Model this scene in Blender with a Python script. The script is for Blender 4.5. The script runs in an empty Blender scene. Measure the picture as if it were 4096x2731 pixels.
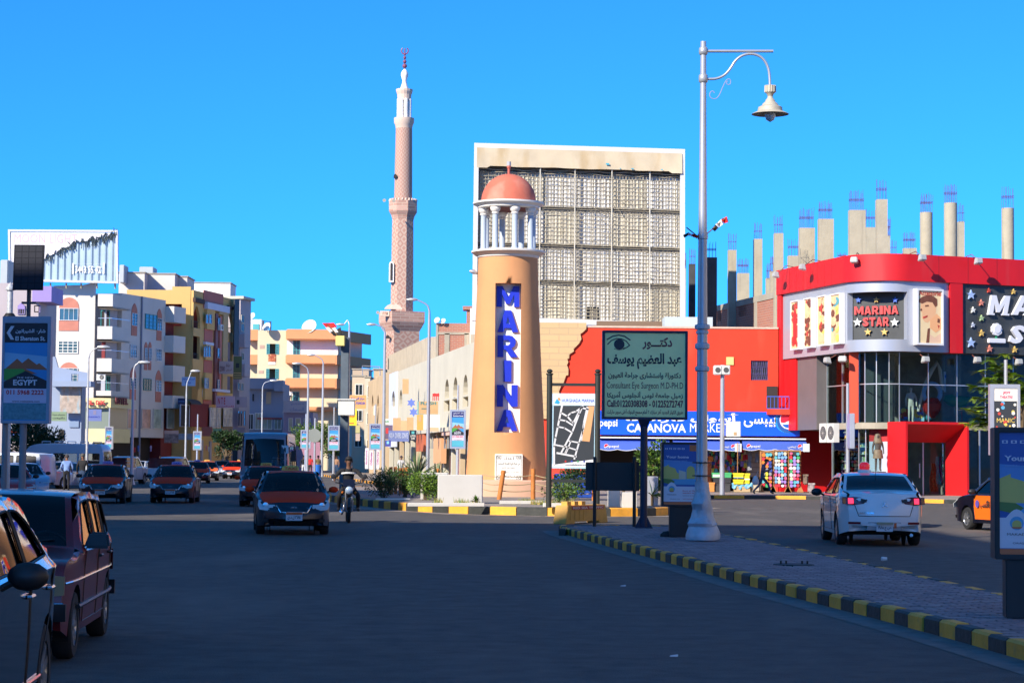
import bpy,bmesh,math,random
from mathutils import Vector,Matrix,geometry
from math import sin,cos,pi
Vr=Vector;ru=random.uniform
random.seed(7)
SC=bpy.context.scene
COL=SC.collection
R=math.radians
# ---------------------------------------------------------------- camera
EYE,FOC=1.7,8533.0
PITCH,ROLL=math.atan(473/FOC),R(0.5)
_F=Vr((0,cos(PITCH),sin(PITCH)))
_R0=Vr((1,0,0));_U0=Vr((0,-sin(PITCH),cos(PITCH)))
_R=_R0*cos(ROLL)+_U0*sin(ROLL)
_U=_U0*cos(ROLL)-_R0*sin(ROLL)
cam=bpy.data.cameras.new('camera');cam.lens=75.0;cam.sensor_width=36.0
cam.clip_start=0.5;cam.clip_end=6000
camo=bpy.data.objects.new('camera',cam);COL.objects.link(camo)
m=Matrix((_R,_U,-_F)).transposed().to_4x4();m.translation=Vr((0,0,EYE))
camo.matrix_world=m;SC.camera=camo
# ---------------------------------------------------------------- light
SUN_EL,SUN_AZ=R(31),R(41)
w=bpy.data.worlds.new('World');SC.world=w;w.use_nodes=True
nt=w.node_tree;bg=nt.nodes['Background']
sky=nt.nodes.new('ShaderNodeTexSky');sky.sky_type='NISHITA';sky.sun_disc=False
sky.sun_elevation=SUN_EL;sky.sun_rotation=pi+SUN_AZ
sky.air_density=1.0;sky.dust_density=0.3;sky.ozone_density=3.0
bw=nt.nodes.new('ShaderNodeRGBToBW');cm=nt.nodes.new('ShaderNodeVectorMath');cm.operation='SCALE'
cm.inputs[0].default_value=(0.11,1.09,3.45)
mx=nt.nodes.new('ShaderNodeMix');mx.data_type='RGBA';mx.inputs[0].default_value=0.985
nt.links.new(sky.outputs[0],bw.inputs[0]);nt.links.new(bw.outputs[0],cm.inputs['Scale'])
nt.links.new(sky.outputs[0],mx.inputs[6]);nt.links.new(cm.outputs[0],mx.inputs[7])
nt.links.new(mx.outputs[2],bg.inputs['Color']);bg.inputs['Strength'].default_value=0.064
sl=bpy.data.lights.new('sun','SUN');sl.energy=5.0;sl.angle=R(0.5);sl.color=(1.0,0.90,0.75)
so=bpy.data.objects.new('sun',sl);COL.objects.link(so)
_sd=Vr((sin(SUN_AZ)*cos(SUN_EL),cos(SUN_AZ)*cos(SUN_EL),-sin(SUN_EL)))
so.rotation_euler=_sd.to_track_quat('-Z','Y').to_euler();so.location=(-30,-40,60)
vs=SC.view_settings;vs.view_transform='Standard';vs.look='None';vs.exposure=0.62;vs.gamma=1.0
vs.use_curve_mapping=False
SC.cycles.max_bounces=6;SC.cycles.transparent_max_bounces=12
SC.cycles.caustics_reflective=False;SC.cycles.caustics_refractive=False
# ---------------------------------------------------------------- measuring off the photograph (4096 px wide)
def ray(nx,ny):return _F*FOC+_R*(nx-2048)-_U*(ny-1365.5)
def P(nx,ny,Y):r=ray(nx,ny);return Vr((0,0,EYE))+r*(Y/r.y)
def G(nx,ny,z=0.0):r=ray(nx,ny);return Vr((0,0,EYE))+r*((z-EYE)/r.z)
def XG(nx,Y,z=0.0):
 "world point at depth Y and height z that projects to column nx"
 x=(nx-2048)/FOC*Y
 for _ in range(4):
  d=Vr((x,Y,z-EYE));px=2048+FOC*d.dot(_R)/d.dot(_F);x+=(nx-px)/FOC*Y
 return Vr((x,Y,z))
 # ---------------------------------------------------------------- materials
MATS={}
def mat(name,col=(.5,.5,.5),rough=.6,metal=0.,var=.0,scale=2.,bump=0.,bscale=30.,coat=0.,emit=None,es=0.,trans=None,spec=None,stain=None):
 if name in MATS:return MATS[name]
 m=bpy.data.materials.new(name);m.use_nodes=True;MATS[name]=m
 n=m.node_tree;b=n.nodes['Principled BSDF'];L=n.links.new
 b.inputs['Base Color'].default_value=(*col,1);b.inputs['Roughness'].default_value=rough
 b.inputs['Metallic'].default_value=metal
 if coat:b.inputs['Coat Weight'].default_value=coat;b.inputs['Coat Roughness'].default_value=.04
 if spec is not None:b.inputs['Specular IOR Level'].default_value=spec
 if emit:b.inputs['Emission Color'].default_value=(*emit,1);b.inputs['Emission Strength'].default_value=es
 if var or bump or stain:
  geo=n.nodes.new('ShaderNodeNewGeometry')
 if var:
  t=n.nodes.new('ShaderNodeTexNoise');t.inputs['Scale'].default_value=scale;t.inputs['Detail'].default_value=7
  t.inputs['Roughness'].default_value=.65
  L(geo.outputs['Position'],t.inputs['Vector'])
  r=n.nodes.new('ShaderNodeMapRange');r.inputs[1].default_value=.3;r.inputs[2].default_value=.7
  r.inputs[3].default_value=1-var;r.inputs[4].default_value=1+var
  L(t.outputs[0],r.inputs[0])
  v=n.nodes.new('ShaderNodeVectorMath');v.operation='SCALE';v.inputs[0].default_value=col
  L(r.outputs[0],v.inputs['Scale']);src=v.outputs[0]
  if stain:
   mp=n.nodes.new('ShaderNodeMapping');mp.inputs['Scale'].default_value=stain[1]
   L(geo.outputs['Position'],mp.inputs['Vector'])
   s2=n.nodes.new('ShaderNodeTexNoise');s2.inputs['Scale'].default_value=1;s2.inputs['Detail'].default_value=6
   L(mp.outputs[0],s2.inputs['Vector'])
   cr=n.nodes.new('ShaderNodeMapRange');cr.inputs[1].default_value=stain[2];cr.inputs[2].default_value=stain[2]+.18
   L(s2.outputs[0],cr.inputs[0])
   mm=n.nodes.new('ShaderNodeMix');mm.data_type='RGBA';mm.inputs[7].default_value=(*stain[0],1)
   sc=n.nodes.new('ShaderNodeMath');sc.operation='MULTIPLY';sc.inputs[1].default_value=stain[3]
   L(cr.outputs[0],sc.inputs[0]);L(sc.outputs[0],mm.inputs[0]);L(src,mm.inputs[6]);src=mm.outputs[2]
  L(src,b.inputs['Base Color'])
 if bump:
  t=n.nodes.new('ShaderNodeTexNoise');t.inputs['Scale'].default_value=bscale;t.inputs['Detail'].default_value=5
  L(geo.outputs['Position'],t.inputs['Vector'])
  bp=n.nodes.new('ShaderNodeBump');bp.inputs['Strength'].default_value=bump;bp.inputs['Distance'].default_value=.03
  L(t.outputs[0],bp.inputs['Height']);L(bp.outputs[0],b.inputs['Normal'])
 if trans:
  tr=n.nodes.new('ShaderNodeBsdfTransparent');tr.inputs[0].default_value=(*trans,1)
  gl=n.nodes.new('ShaderNodeBsdfGlossy');gl.inputs['Roughness'].default_value=.02
  fr=n.nodes.new('ShaderNodeFresnel');fr.inputs[0].default_value=1.5 if not metal else metal
  mi=n.nodes.new('ShaderNodeMixShader');out=n.nodes['Material Output']
  L(fr.outputs[0],mi.inputs[0]);L(tr.outputs[0],mi.inputs[1]);L(gl.outputs[0],mi.inputs[2]);L(mi.outputs[0],out.inputs[0])
 return m
def paint(name,col,rough=.65,var=.06,scale=.9,**k):return mat(name,col,rough,0,var,scale,**k)
# ---------------------------------------------------------------- mesh building
def pmat(o):
 m=Matrix.Identity(4)
 while o is not None:
  m=o.matrix_basis@m;o=o.parent
 return m
class MB:
 def __init__(s):s.v=[];s.f=[];s.m=[]
 def add(s,vs,fs,mi=0):
  b=len(s.v);s.v+=[Vr(v)for v in vs];s.f+=[tuple(b+i for i in f)for f in fs];s.m+=[mi]*len(fs);return s
 def box(s,a,b,mi=0):
  x0,y0,z0=a;x1,y1,z1=b
  return s.hexa([(x0,y0,z0),(x1,y0,z0),(x1,y1,z0),(x0,y1,z0)],[(x0,y0,z1),(x1,y0,z1),(x1,y1,z1),(x0,y1,z1)],mi)
 def hexa(s,lo,hi,mi=0):
  return s.add(list(lo)+list(hi),[(3,2,1,0),(4,5,6,7),(0,1,5,4),(1,2,6,5),(2,3,7,6),(3,0,4,7)],mi)
 def obox(s,c,t,n,hu,hd,z0,z1,mi=0):
  "box centred at c (xy), half length hu along t, half depth hd along n"
  c=Vr(c);t=Vr(t);n=Vr(n)
  q=[c-t*hu-n*hd,c+t*hu-n*hd,c+t*hu+n*hd,c-t*hu+n*hd]
  return s.hexa([(p.x,p.y,z0)for p in q],[(p.x,p.y,z1)for p in q],mi)
 def quad(s,a,b,c,d,mi=0):return s.add([a,b,c,d],[(0,1,2,3)],mi)
 def tube(s,pts,r,n=8,mi=0,caps=True):
  pts=[Vr(p)for p in pts];k=len(pts)
  rs=r if isinstance(r,(list,tuple))else[r]*k
  base=len(s.v);ref=None
  for i,p in enumerate(pts):
   d=(pts[min(i+1,k-1)]-pts[max(i-1,0)]).normalized()
   if ref is None:ref=Vr((1,0,0))if abs(d.x)<.8 else Vr((0,1,0))
   u=(ref-d*ref.dot(d)).normalized();ref=u;v=d.cross(u)
   for j in range(n):
    a=2*pi*j/n;s.v.append(p+(u*cos(a)+v*sin(a))*rs[i])
  for i in range(k-1):
   for j in range(n):
    a=base+i*n+j;b=base+i*n+(j+1)%n;s.f.append((a,b,b+n,a+n));s.m.append(mi)
  if caps:
   s.f.append(tuple(base+j for j in reversed(range(n))));s.m.append(mi)
   s.f.append(tuple(base+(k-1)*n+j for j in range(n)));s.m.append(mi)
  return s
 def lathe(s,c,prof,n=24,mi=0,axis='z',a0=0.,a1=2*pi,caps=True):
  "prof = [(r, h)]"
  c=Vr(c);base=len(s.v);full=abs(a1-a0-2*pi)<1e-6;nn=n if full else n+1
  for r,h in prof:
   for j in range(nn):
    a=a0+(a1-a0)*j/n
    if axis=='z':p=Vr((r*cos(a),r*sin(a),h))
    elif axis=='y':p=Vr((r*cos(a),h,r*sin(a)))
    else:p=Vr((h,r*cos(a),r*sin(a)))
    s.v.append(c+p)
  for i in range(len(prof)-1):
   for j in range(n):
    a=base+i*nn+j;b=base+i*nn+(j+1)%nn;s.f.append((a,b,b+nn,a+nn));s.m.append(mi)
  if full and caps:
   for i,rev in((0,True),(len(prof)-1,False)):
    if prof[i][0]>1e-4:
     q=[base+i*nn+j for j in range(nn)];s.f.append(tuple(reversed(q))if rev else tuple(q));s.m.append(mi)
  return s
 def prism(s,poly,z0,z1,mi=0,holes=()):
  "poly = [(x,y)] extruded in z"
  return s.plate([poly]+list(holes),lambda x,y,k:Vr((x,y,(z0,z1)[k])),mi)
 def plate(s,loops,fn,mi=0,back=True):
  "loops[0] outline, the rest holes; fn(u,v,k) gives the point on the back (k=0) or front (k=1) face"
  L3=[[Vr((p[0],p[1],0))for p in l]for l in loops]
  tri=geometry.tessellate_polygon(L3);flat=[p for l in loops for p in l];N=len(flat);base=len(s.v)
  for k in(0,1):s.v+=[Vr(fn(p[0],p[1],k))for p in flat]
  area=sum(l[i][0]*l[(i+1)%len(l)][1]-l[(i+1)%len(l)][0]*l[i][1]for l in loops[:1]for i in range(len(l)))
  for t in tri:
   a=[flat[i]for i in t];ar=(a[1][0]-a[0][0])*(a[2][1]-a[0][1])-(a[2][0]-a[0][0])*(a[1][1]-a[0][1])
   if abs(ar)<1e-9:continue
   if ar<0:t=tuple(reversed(t))
   s.f.append(tuple(base+N+i for i in t));s.m.append(mi)
   if back:s.f.append(tuple(base+i for i in reversed(t)));s.m.append(mi)
  o=0
  for l in loops:
   n=len(l)
   for i in range(n):
    a=base+o+i;b=base+o+(i+1)%n;s.f.append((a,b,b+N,a+N));s.m.append(mi)
   o+=n
  return s
 def build(s,name,mats,parent=None,smooth=0,label=None,fixn=True,kind=None,bevel=0):
  if not s.v:return None
  inv=pmat(parent).inverted()if parent else Matrix.Identity(4)
  me=bpy.data.meshes.new(name);me.from_pydata([inv@v for v in s.v],[],s.f)
  ms=mats if isinstance(mats,(list,tuple))else[mats]
  for x in ms:me.materials.append(x)
  if len(ms)>1:me.polygons.foreach_set('material_index',s.m)
  if fixn or bevel:
   bm=bmesh.new();bm.from_mesh(me)
   bmesh.ops.remove_doubles(bm,verts=bm.verts,dist=1e-5)
   bmesh.ops.recalc_face_normals(bm,faces=bm.faces)
   if bevel:bmesh.ops.bevel(bm,geom=[e for e in bm.edges if e.is_manifold and e.calc_face_angle(0)>.5],offset=bevel,segments=2,affect='EDGES',clamp_overlap=True)
   bm.to_mesh(me);bm.free()
  if smooth:
   me.polygons.foreach_set('use_smooth',[True]*len(me.polygons));me.set_sharp_from_angle(angle=R(smooth))
  me.update()
  o=bpy.data.objects.new(name,me);COL.objects.link(o);o.parent=parent
  if label:o['label']=label
  if kind:o['kind']=kind
  return o
def tag(o,label,cat,group=None,kind=None):
 if label:o['label']=label
 if cat:o['category']=cat
 if group:o['group']=group
 if kind:o['kind']=kind
 return o
def thing(name,label,cat,loc=(0,0,0),rz=0.,group=None):
 o=bpy.data.objects.new(name,None);COL.objects.link(o);o.empty_display_size=.2
 o.location=loc;o.rotation_euler=(0,0,rz)
 o.matrix_basis=Matrix.Translation(Vr(loc))@Matrix.Rotation(rz,4,'Z')
 return tag(o,label,cat,group)
KIDS=lambda o:[c for c in bpy.data.objects if c.parent==o]
def copy_tree(o,parent=None):
 c=o.copy();COL.objects.link(c);c.parent=parent
 for ch in KIDS(o):copy_tree(ch,c)
 return c
def place(o,loc,rz=0.):
 o.matrix_basis=Matrix.Translation(Vr(loc))@Matrix.Rotation(rz,4,'Z');return o
def relabel(o,label,group=None):
 o['label']=label
 if group:o['group']=group
 return o
 # a vertical plane that a facade or a board is laid out on: u along it, z up, d out of it
class Fr:
 def __init__(s,O,t):
  s.O=Vr((O[0],O[1],0));s.t=Vr((t[0],t[1],0)).normalized()
  s.n=Vr((s.t.y,-s.t.x,0))
 def pt(s,u,z,d=0.):return s.O+s.t*u+s.n*d+Vr((0,0,z))
 def uv(s,nx,ny,d=0.):
  r=ray(nx,ny);c=Vr((0,0,EYE));o=s.O+s.n*d
  k=(o-c).dot(s.n)/r.dot(s.n);p=c+r*k;return((p-s.O).dot(s.t),p.z)
 def box(s,mb,u0,u1,z0,z1,d0,d1,mi=0):
  return mb.hexa([s.pt(u0,z0,d1),s.pt(u1,z0,d1),s.pt(u1,z0,d0),s.pt(u0,z0,d0)],[s.pt(u0,z1,d1),s.pt(u1,z1,d1),s.pt(u1,z1,d0),s.pt(u0,z1,d0)],mi)
 def plate(s,mb,loops,d0,d1,mi=0):return mb.plate(loops,lambda u,z,k:s.pt(u,z,(d0,d1)[k]),mi)
def _b(k):
 def f(a,*r,**q):mb=MB();getattr(mb,k)(*a);return mb.build(*r,**q)
 return f
BX,TB,LT=_b('box'),_b('tube'),_b('lathe')
def _fb(k):
 def f(s,a,*r,**q):mb=MB();getattr(s,k)(mb,*a);return mb.build(*r,**q)
 return f
Fr.B,Fr.P=_fb('box'),_fb('plate')
def rect(u0,u1,z0,z1):return[(u0,z0),(u1,z0),(u1,z1),(u0,z1)]
def arch(u0,u1,z0,z1,n=10,pointed=False):
 "opening with a round (or pointed) head; z1 is the crown"
 r=(u1-u0)/2;c=(u0+u1)/2;h=min(r*(1.25 if pointed else 1),(z1-z0)*.9);pts=[(u0,z0),(u1,z0)]
 for i in range(n+1):
  a=pi*i/n
  x=cos(a);y=sin(a)
  if pointed:y=(1-abs(x)**1.5)**.75
  pts.append((c+r*x,z1-h+h*y))
 return pts
def circ(cx,cy,r,n=20,ry=None):return[(cx+r*cos(2*pi*i/n),cy+(ry or r)*sin(2*pi*i/n))for i in range(n)]
# ---------------------------------------------------------------- lettering
_AR={}
for ch,cp,n in(('ا',0xFE8D,2),('أ',0xFE83,2),('إ',0xFE87,2),('آ',0xFE81,2),('ب',0xFE8F,4),('ة',0xFE93,2),('ت',0xFE95,4),('ث',0xFE99,4),('ج',0xFE9D,4),('ح',0xFEA1,4),('خ',0xFEA5,4),('د',0xFEA9,2),('ذ',0xFEAB,2),('ر',0xFEAD,2),('ز',0xFEAF,2),('س',0xFEB1,4),('ش',0xFEB5,4),('ص',0xFEB9,4),('ض',0xFEBD,4),('ط',0xFEC1,4),('ظ',0xFEC5,4),('ع',0xFEC9,4),('غ',0xFECD,4),('ف',0xFED1,4),('ق',0xFED5,4),('ك',0xFED9,4),('ل',0xFEDD,4),('م',0xFEE1,4),('ن',0xFEE5,4),('ه',0xFEE9,4),('و',0xFEED,2),('ى',0xFEEF,2),('ي',0xFEF1,4),('ء',0xFE80,1)):_AR[ch]=(cp,n)
def arabic(s):
 s=s.replace('لا','\uE000').replace('لأ','\uE001')
 T=dict(_AR);T['\uE000']=(0xFEFB,2);T['\uE001']=(0xFEF7,2);T['ـ']=(0x640,5)
 out=[]
 for i,c in enumerate(s):
  if c not in T:out.append(c);continue
  cp,n=T[c];pv=T.get(s[i-1])if i else None;nx=T.get(s[i+1])if i+1<len(s)else None
  jp=pv is not None and pv[1]>=4 and n>1;jn=n>=4 and nx is not None and nx[1]>1
  if n==5:out.append(c)
  elif n==1:out.append(chr(cp))
  elif n==2:out.append(chr(cp+(1 if jp else 0)))
  else:out.append(chr(cp+(3 if jp and jn else 1 if jp else 2 if jn else 0)))
 r=''.join(reversed(out));res='';run=''
 for c in r:
  if c.isascii()and(c.isalnum())or '\u0660'<=c<='\u0669':run=c+run
  else:res+=run+c;run=''
 return res+run
_TC={}
HEAVY={'M':[[(0,0),(.2,0),(.2,.42),(.36,.1),(.5,.1),(.66,.42),(.66,0),(.86,0),(.86,.7),(.64,.7),(.43,.32),(.22,.7),(0,.7)]],'N':[[(0,0),(.24,0),(.24,.40),(.56,0),(.8,0),(.8,.7),(.56,.7),(.56,.3),(.24,.7),(0,.7)]],'I':[[(0,0),(.26,0),(.26,.7),(0,.7)]],'A':[[(0,0),(.24,0),(.28,.13),(.56,.13),(.60,0),(.84,0),(.55,.7),(.29,.7)],[(.345,.27),(.495,.27),(.42,.5)]],'R':[[(0,0),(.23,0),(.23,.24),(.32,.24),(.52,0),(.8,0),(.55,.28),(.68,.36),(.72,.48),(.68,.6),(.58,.68),(.45,.7),(0,.7)],[(.23,.38),(.42,.38),(.49,.43),(.49,.51),(.42,.55),(.23,.55)]],'T':[[(.28,0),(.52,0),(.52,.52),(.8,.52),(.8,.7),(0,.7),(0,.52),(.28,.52)]]}
def text_mesh(s,bold=0.,shear=0.):
 if s in HEAVY and bold>.025:
  L=HEAVY[s];q=[p for l in L for p in l];t=geometry.tessellate_polygon([[Vr((a,b,0))for a,b in l]for l in L]);fs=[]
  for f in t:
   a,b,c=[q[i]for i in f];fs.append(tuple(f)if(b[0]-a[0])*(c[1]-a[1])-(c[0]-a[0])*(b[1]-a[1])>0 else tuple(reversed(f)))
  return[(x+shear*y,y)for x,y in q],fs
 bold=0. if 'M'in s or 'W'in s else min(bold,.022)if any(c in s for c in 'NAVK')else bold
 k=(s,bold,shear)
 if k in _TC:return _TC[k]
 cu=bpy.data.curves.new('lettering','FONT');cu.body=s;cu.resolution_u=2;cu.offset=bold;cu.shear=shear
 o=bpy.data.objects.new('lettering',cu);COL.objects.link(o)
 dg=bpy.context.evaluated_depsgraph_get();me=bpy.data.meshes.new_from_object(o.evaluated_get(dg),depsgraph=dg)
 vs=[(v.co.x,v.co.y)for v in me.vertices];fs=[tuple(p.vertices)for p in me.polygons]
 bpy.data.objects.remove(o);bpy.data.curves.remove(cu);bpy.data.meshes.remove(me)
 _TC[k]=(vs,fs);return vs,fs
def letters(mb,s,fn,u0,u1,z0,z1,mi=0,bold=0.01,shear=0.,depth=None,fit=True,align='c'):
 "flat lettering filling u0..u1 x z0..z1; fn(u,z,k) as in plate; with depth it is solid"
 vs,fs=text_mesh(s,bold,shear)
 if not vs:return mb
 x0=min(v[0]for v in vs);x1=max(v[0]for v in vs);y0=min(v[1]for v in vs);y1=max(v[1]for v in vs)
 sx=(u1-u0)/(x1-x0);sy=(z1-z0)/(y1-y0)
 q=[(u0+(x-x0)*sx,z0+(y-y0)*sy)for x,y in vs];N=len(q)
 if depth:
  V=[fn(a,b,1)for a,b in q]+[fn(a,b,0)for a,b in q]
  F=list(fs);ed={}
  for f in fs:
   for i in range(len(f)):
    a,b=f[i],f[(i+1)%len(f)];ed[(a,b)]=1
  for(a,b)in ed:
   if(b,a)not in ed:F.append((b,a,a+N,b+N))
  return mb.add(V,F,mi)
 return mb.add([fn(a,b,1)for a,b in q],fs,mi)
def LTR(m,par,*a,**k):mb=MB();letters(mb,*a,**k);return mb.build('lettering',m,par,fixn=False)
def frfn(fr,d0,d1=None):return lambda u,z,k:fr.pt(u,z,d1 if(k and d1 is not None)else d0)
def star(cx,cy,r,n=5,k=.42):return[(cx+(r if i%2==0 else r*k)*sin(pi*i/n),cy+(r if i%2==0 else r*k)*cos(pi*i/n))for i in range(2*n)]
# ================================================================ SETTING
M_sand=paint('sandy_ground',(.30,.24,.17),.95,.12,.3,bump=.2,bscale=3)
M_road=mat('asphalt',(.084,.076,.070),.82,0,.35,2.5,bump=.6,bscale=60,stain=((.19,.165,.145),(.35,.10,.9),.53,.6))
M_dust=mat('road_dust',(.26,.22,.19),.95,0,.2,2.2,bump=.3,bscale=20)
M_pave=paint('pavement_slab',(.27,.23,.20),.9,.12,.8,bump=.2,bscale=12)
M_curb=paint('kerb_concrete',(.40,.37,.33),.85,.12,2,bump=.3,bscale=14)
M_ky=mat('kerb_yellow_paint',(.84,.38,.04),.7,0,.16,3,bump=.35,bscale=12,stain=((.30,.24,.14),(4,4,7),.60,.6))
M_kb=mat('kerb_black_paint',(.035,.038,.036),.65,0,.35,3,bump=.35,bscale=12,stain=((.14,.13,.11),(4,4,7),.62,.5))
M_white=paint('white_render',(.80,.77,.70),.8,.06,.7,bump=.1,bscale=6,stain=((.55,.48,.38),(2,2,.5),.62,.5))
g=MB();g.quad((-2500,-300,-.012),(2500,-300,-.012),(2500,4000,-.012),(-2500,4000,-.012))
tag(g.build('ground',M_sand,fixn=False),'flat sandy desert ground spreading out under the whole town','ground',kind='structure')
g=MB();g.quad((-70,-40,0),(90,-40,0),(90,330,0),(-70,330,0))
tag(g.build('road',M_road,fixn=False),'wide dark asphalt street junction crossed by long building shadows','road',kind='structure')
def poly_area(p):return sum(p[i][0]*p[(i+1)%len(p)][1]-p[(i+1)%len(p)][0]*p[i][1]for i in range(len(p)))/2
def resample(pts,step):
 out=[Vr(pts[0])];acc=0
 for a,b in zip(pts,pts[1:]):
  a=Vr(a);b=Vr(b);L=(b-a).length;pos=step-acc
  while pos<=L:out.append(a+(b-a)*(pos/L));pos+=step
  acc=L-(pos-step)
 out.append(Vr(pts[-1]));return out
def smooth_line(pts,it=2):
 pts=[Vr(p)for p in pts]
 for _ in range(it):
  q=[pts[0]]
  for a,b in zip(pts,pts[1:]):q+=[a*.75+b*.25,a*.25+b*.75]
  q.append(pts[-1]);pts=q
 return pts
def kerb_run(parent,pts,h,wd,step,inside,mats=None,alt=True,start=0,gap=.012):
 "painted kerb stones laid end to end along pts; inside = +1 when the pavement lies to the left of the run"
 rs=resample([Vr((p[0],p[1],0))for p in pts],step)
 for i,(a,b)in enumerate(zip(rs,rs[1:])):
  if(b-a).length<step*.3:continue
  d=(b-a).normalized();n=Vr((-d.y,d.x,0))*inside;hh=h+ru(-.008,.008)
  a2=a+d*gap;b2=b-d*gap;e=.02;o=n*ru(-.008,.008);a2+=o;b2+=o
  mb=MB();c=.025
  lo=[a2,b2,b2+n*wd,a2+n*wd]
  mid=[p+Vr((0,0,hh-c))for p in lo]
  hi=[a2+n*c+d*c*.4,b2+n*c-d*c*.4,b2+n*(wd-c*.5)-d*c*.4,a2+n*(wd-c*.5)+d*c*.4]
  hi=[p+Vr((0,0,hh))for p in hi]
  mb.add(lo+mid+hi,[(0,1,5,4),(1,2,6,5),(2,3,7,6),(3,0,4,7),(4,5,9,8),(5,6,10,9),(6,7,11,10),(7,4,8,11),(8,9,10,11)])
  mm=(mats or(M_ky,M_kb))[(i+start)%2]if alt else(mats or(M_curb,))[0]
  mb.build('kerb_stone',mm,parent)
def slab(name,poly,z,m,label,cat):
 if poly_area(poly)<0:poly=list(reversed(poly))
 mb=MB();mb.prism([(p[0],p[1])for p in poly],-.01,z)
 return tag(mb.build(name,m),label,cat,kind='structure')
def off(pts,d):
 "offset an open line sideways (left of travel positive)"
 out=[]
 for i,p in enumerate(pts):
  a=pts[max(i-1,0)];b=pts[min(i+1,len(pts)-1)];t=(Vr(b)-Vr(a)).normalized();out.append(Vr(p)+Vr((-t.y,t.x,0))*d)
 return out
 # ---- the paved median in front
KH=.16
mL=smooth_line([G(x,y)for x,y in((2236,2122),(2262,2138),(2420,2181),(2700,2257),(3000,2344),(3300,2422),(3600,2500),(3900,2583),(4400,2730),(4900,2890))],1)
mR=smooth_line([G(x,y,KH)for x,y in((2236,2113),(2252,2103),(2420,2098),(2640,2100),(2810,2116),(2960,2143),(3130,2178),(3300,2212),(3600,2278),(3850,2333),(4010,2368),(4500,2478),(5200,2640))],1)
for p in mR:p.z=0
inner=off(mL,.14)[1:]+list(reversed(off(mR,-.14)[2:]))
med=slab('median',[(p.x,p.y)for p in inner],KH-.045,paint('median_bedding',(.10,.09,.085),.95,.1),'paved traffic median between the two carriageways in front','median')
kerb_run(med,mL,KH,.15,.52,1,start=1)
kerb_run(med,mR,KH,.15,.62,-1,start=1)
M_brick=[mat('paver_%s'%k,c,.85,0,.14,5,bump=.3,bscale=25)for k,c in(('grey',(.25,.20,.21)),('warm',(.29,.22,.23)),('pale',(.33,.27,.27)))]
ip=[(p.x,p.y)for p in inner]
def inside(x,y,poly):
 c=False;j=len(poly)-1
 for i in range(len(poly)):
  xi,yi=poly[i];xj,yj=poly[j]
  if(yi>y)!=(yj>y)and x<(xj-xi)*(y-yi)/(yj-yi)+xi:c=not c
  j=i
 return c
cells=[]
bw,bd=.24,.16
ys=min(p[1]for p in ip);ye=max(p[1]for p in ip);xs=min(p[0]for p in ip);xe=max(p[0]for p in ip)
ys=max(ys,17.5)
r_=0;y=ys
md=(Vr(mL[-3])-Vr(mL[3])).normalized()
while y<ye:
 x=xs+(bw/2 if r_%2 else 0)
 while x<xe:
  if inside(x+bw/2,y+bd/2,ip)and abs(x+bw/2)<.255*(y+1)+.3:cells.append((x,y))
  x+=bw
 y+=bd;r_+=1
cells.sort(key=lambda c:c[1])
pm={}
def paver_mesh(k):
 mb=MB();g_=.007;c=.008
 lo=[(g_,g_,0),(bw-g_,g_,0),(bw-g_,bd-g_,0),(g_,bd-g_,0)];hi=[(g_+c,g_+c,.045),(bw-g_-c,g_+c,.045),(bw-g_-c,bd-g_-c,.045),(g_+c,bd-g_-c,.045)]
 mb.add(lo+hi,[(4,5,6,7),(0,1,5,4),(1,2,6,5),(2,3,7,6),(3,0,4,7)]);return mb
for k in range(3):
 o=paver_mesh(k).build('paver',M_brick[k],med,fixn=False);pm[k]=o
used=set()
for i,(x,y)in enumerate(cells[:297]):
 k=random.choice((0,0,1,1,2))
 if k not in used:o=pm[k];used.add(k)
 else:o=pm[k].copy();COL.objects.link(o)
 o.location=(x,y,KH-.045-.004+ru(-.004,.003));o.rotation_euler=(R(ru(-.8,.8)),R(ru(-.8,.8)),0)
for k in range(3):
 if k not in used:bpy.data.objects.remove(pm[k])
mb=MB()
for i,(x,y)in enumerate(cells[297:]):
 g_=.007;c=.008;z=KH-.045-.004+ru(-.004,.003)
 mb.add([(x+g_,y+g_,z),(x+bw-g_,y+g_,z),(x+bw-g_,y+bd-g_,z),(x+g_,y+bd-g_,z),(x+g_+c,y+g_+c,z+.045),(x+bw-g_-c,y+g_+c,z+.045),(x+bw-g_-c,y+bd-g_-c,z+.045),(x+g_+c,y+bd-g_-c,z+.045)],[(4,5,6,7),(0,1,5,4),(1,2,6,5),(2,3,7,6),(3,0,4,7)],random.choice((0,0,1,1,2)))
mb.build('far_pavers',M_brick,med,fixn=False,kind='stuff')
# dusty strip against the kerb, manhole with bolts
dl=[p for p in mL];mb=MB();do=off(dl,-.42)
for i in range(len(dl)-1):
 mb.quad((*dl[i][:2],.004),(*do[i][:2],.004),(*do[i+1][:2],.004),(*dl[i+1][:2],.004))
tag(mb.build('road_dust',mat('gutter_dust',(.17,.15,.14),.95,0,.3,3),fixn=False),'pale dust gathered in the gutter along the striped median kerb','dust',kind='stuff')
c=G(3175,2257,KH);mh=thing('manhole_cover','flat dark manhole plate with upright bolts in the median paving','manhole cover',(c.x,c.y,KH))
M_iron=mat('dark_iron',(.03,.028,.028),.6,.5,.2,8)
LT(((c.x,c.y,KH),[(.31,-.03),(.31,.006),(.27,.014),(0,.014)],20),'lid',M_iron,mh)
for dx in(-.2,-.12,.12,.2):
 TB(([(c.x+dx,c.y-.04,KH),(c.x+dx,c.y-.04,KH+.06)],.014,6),'bolt',M_iron,mh)
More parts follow.
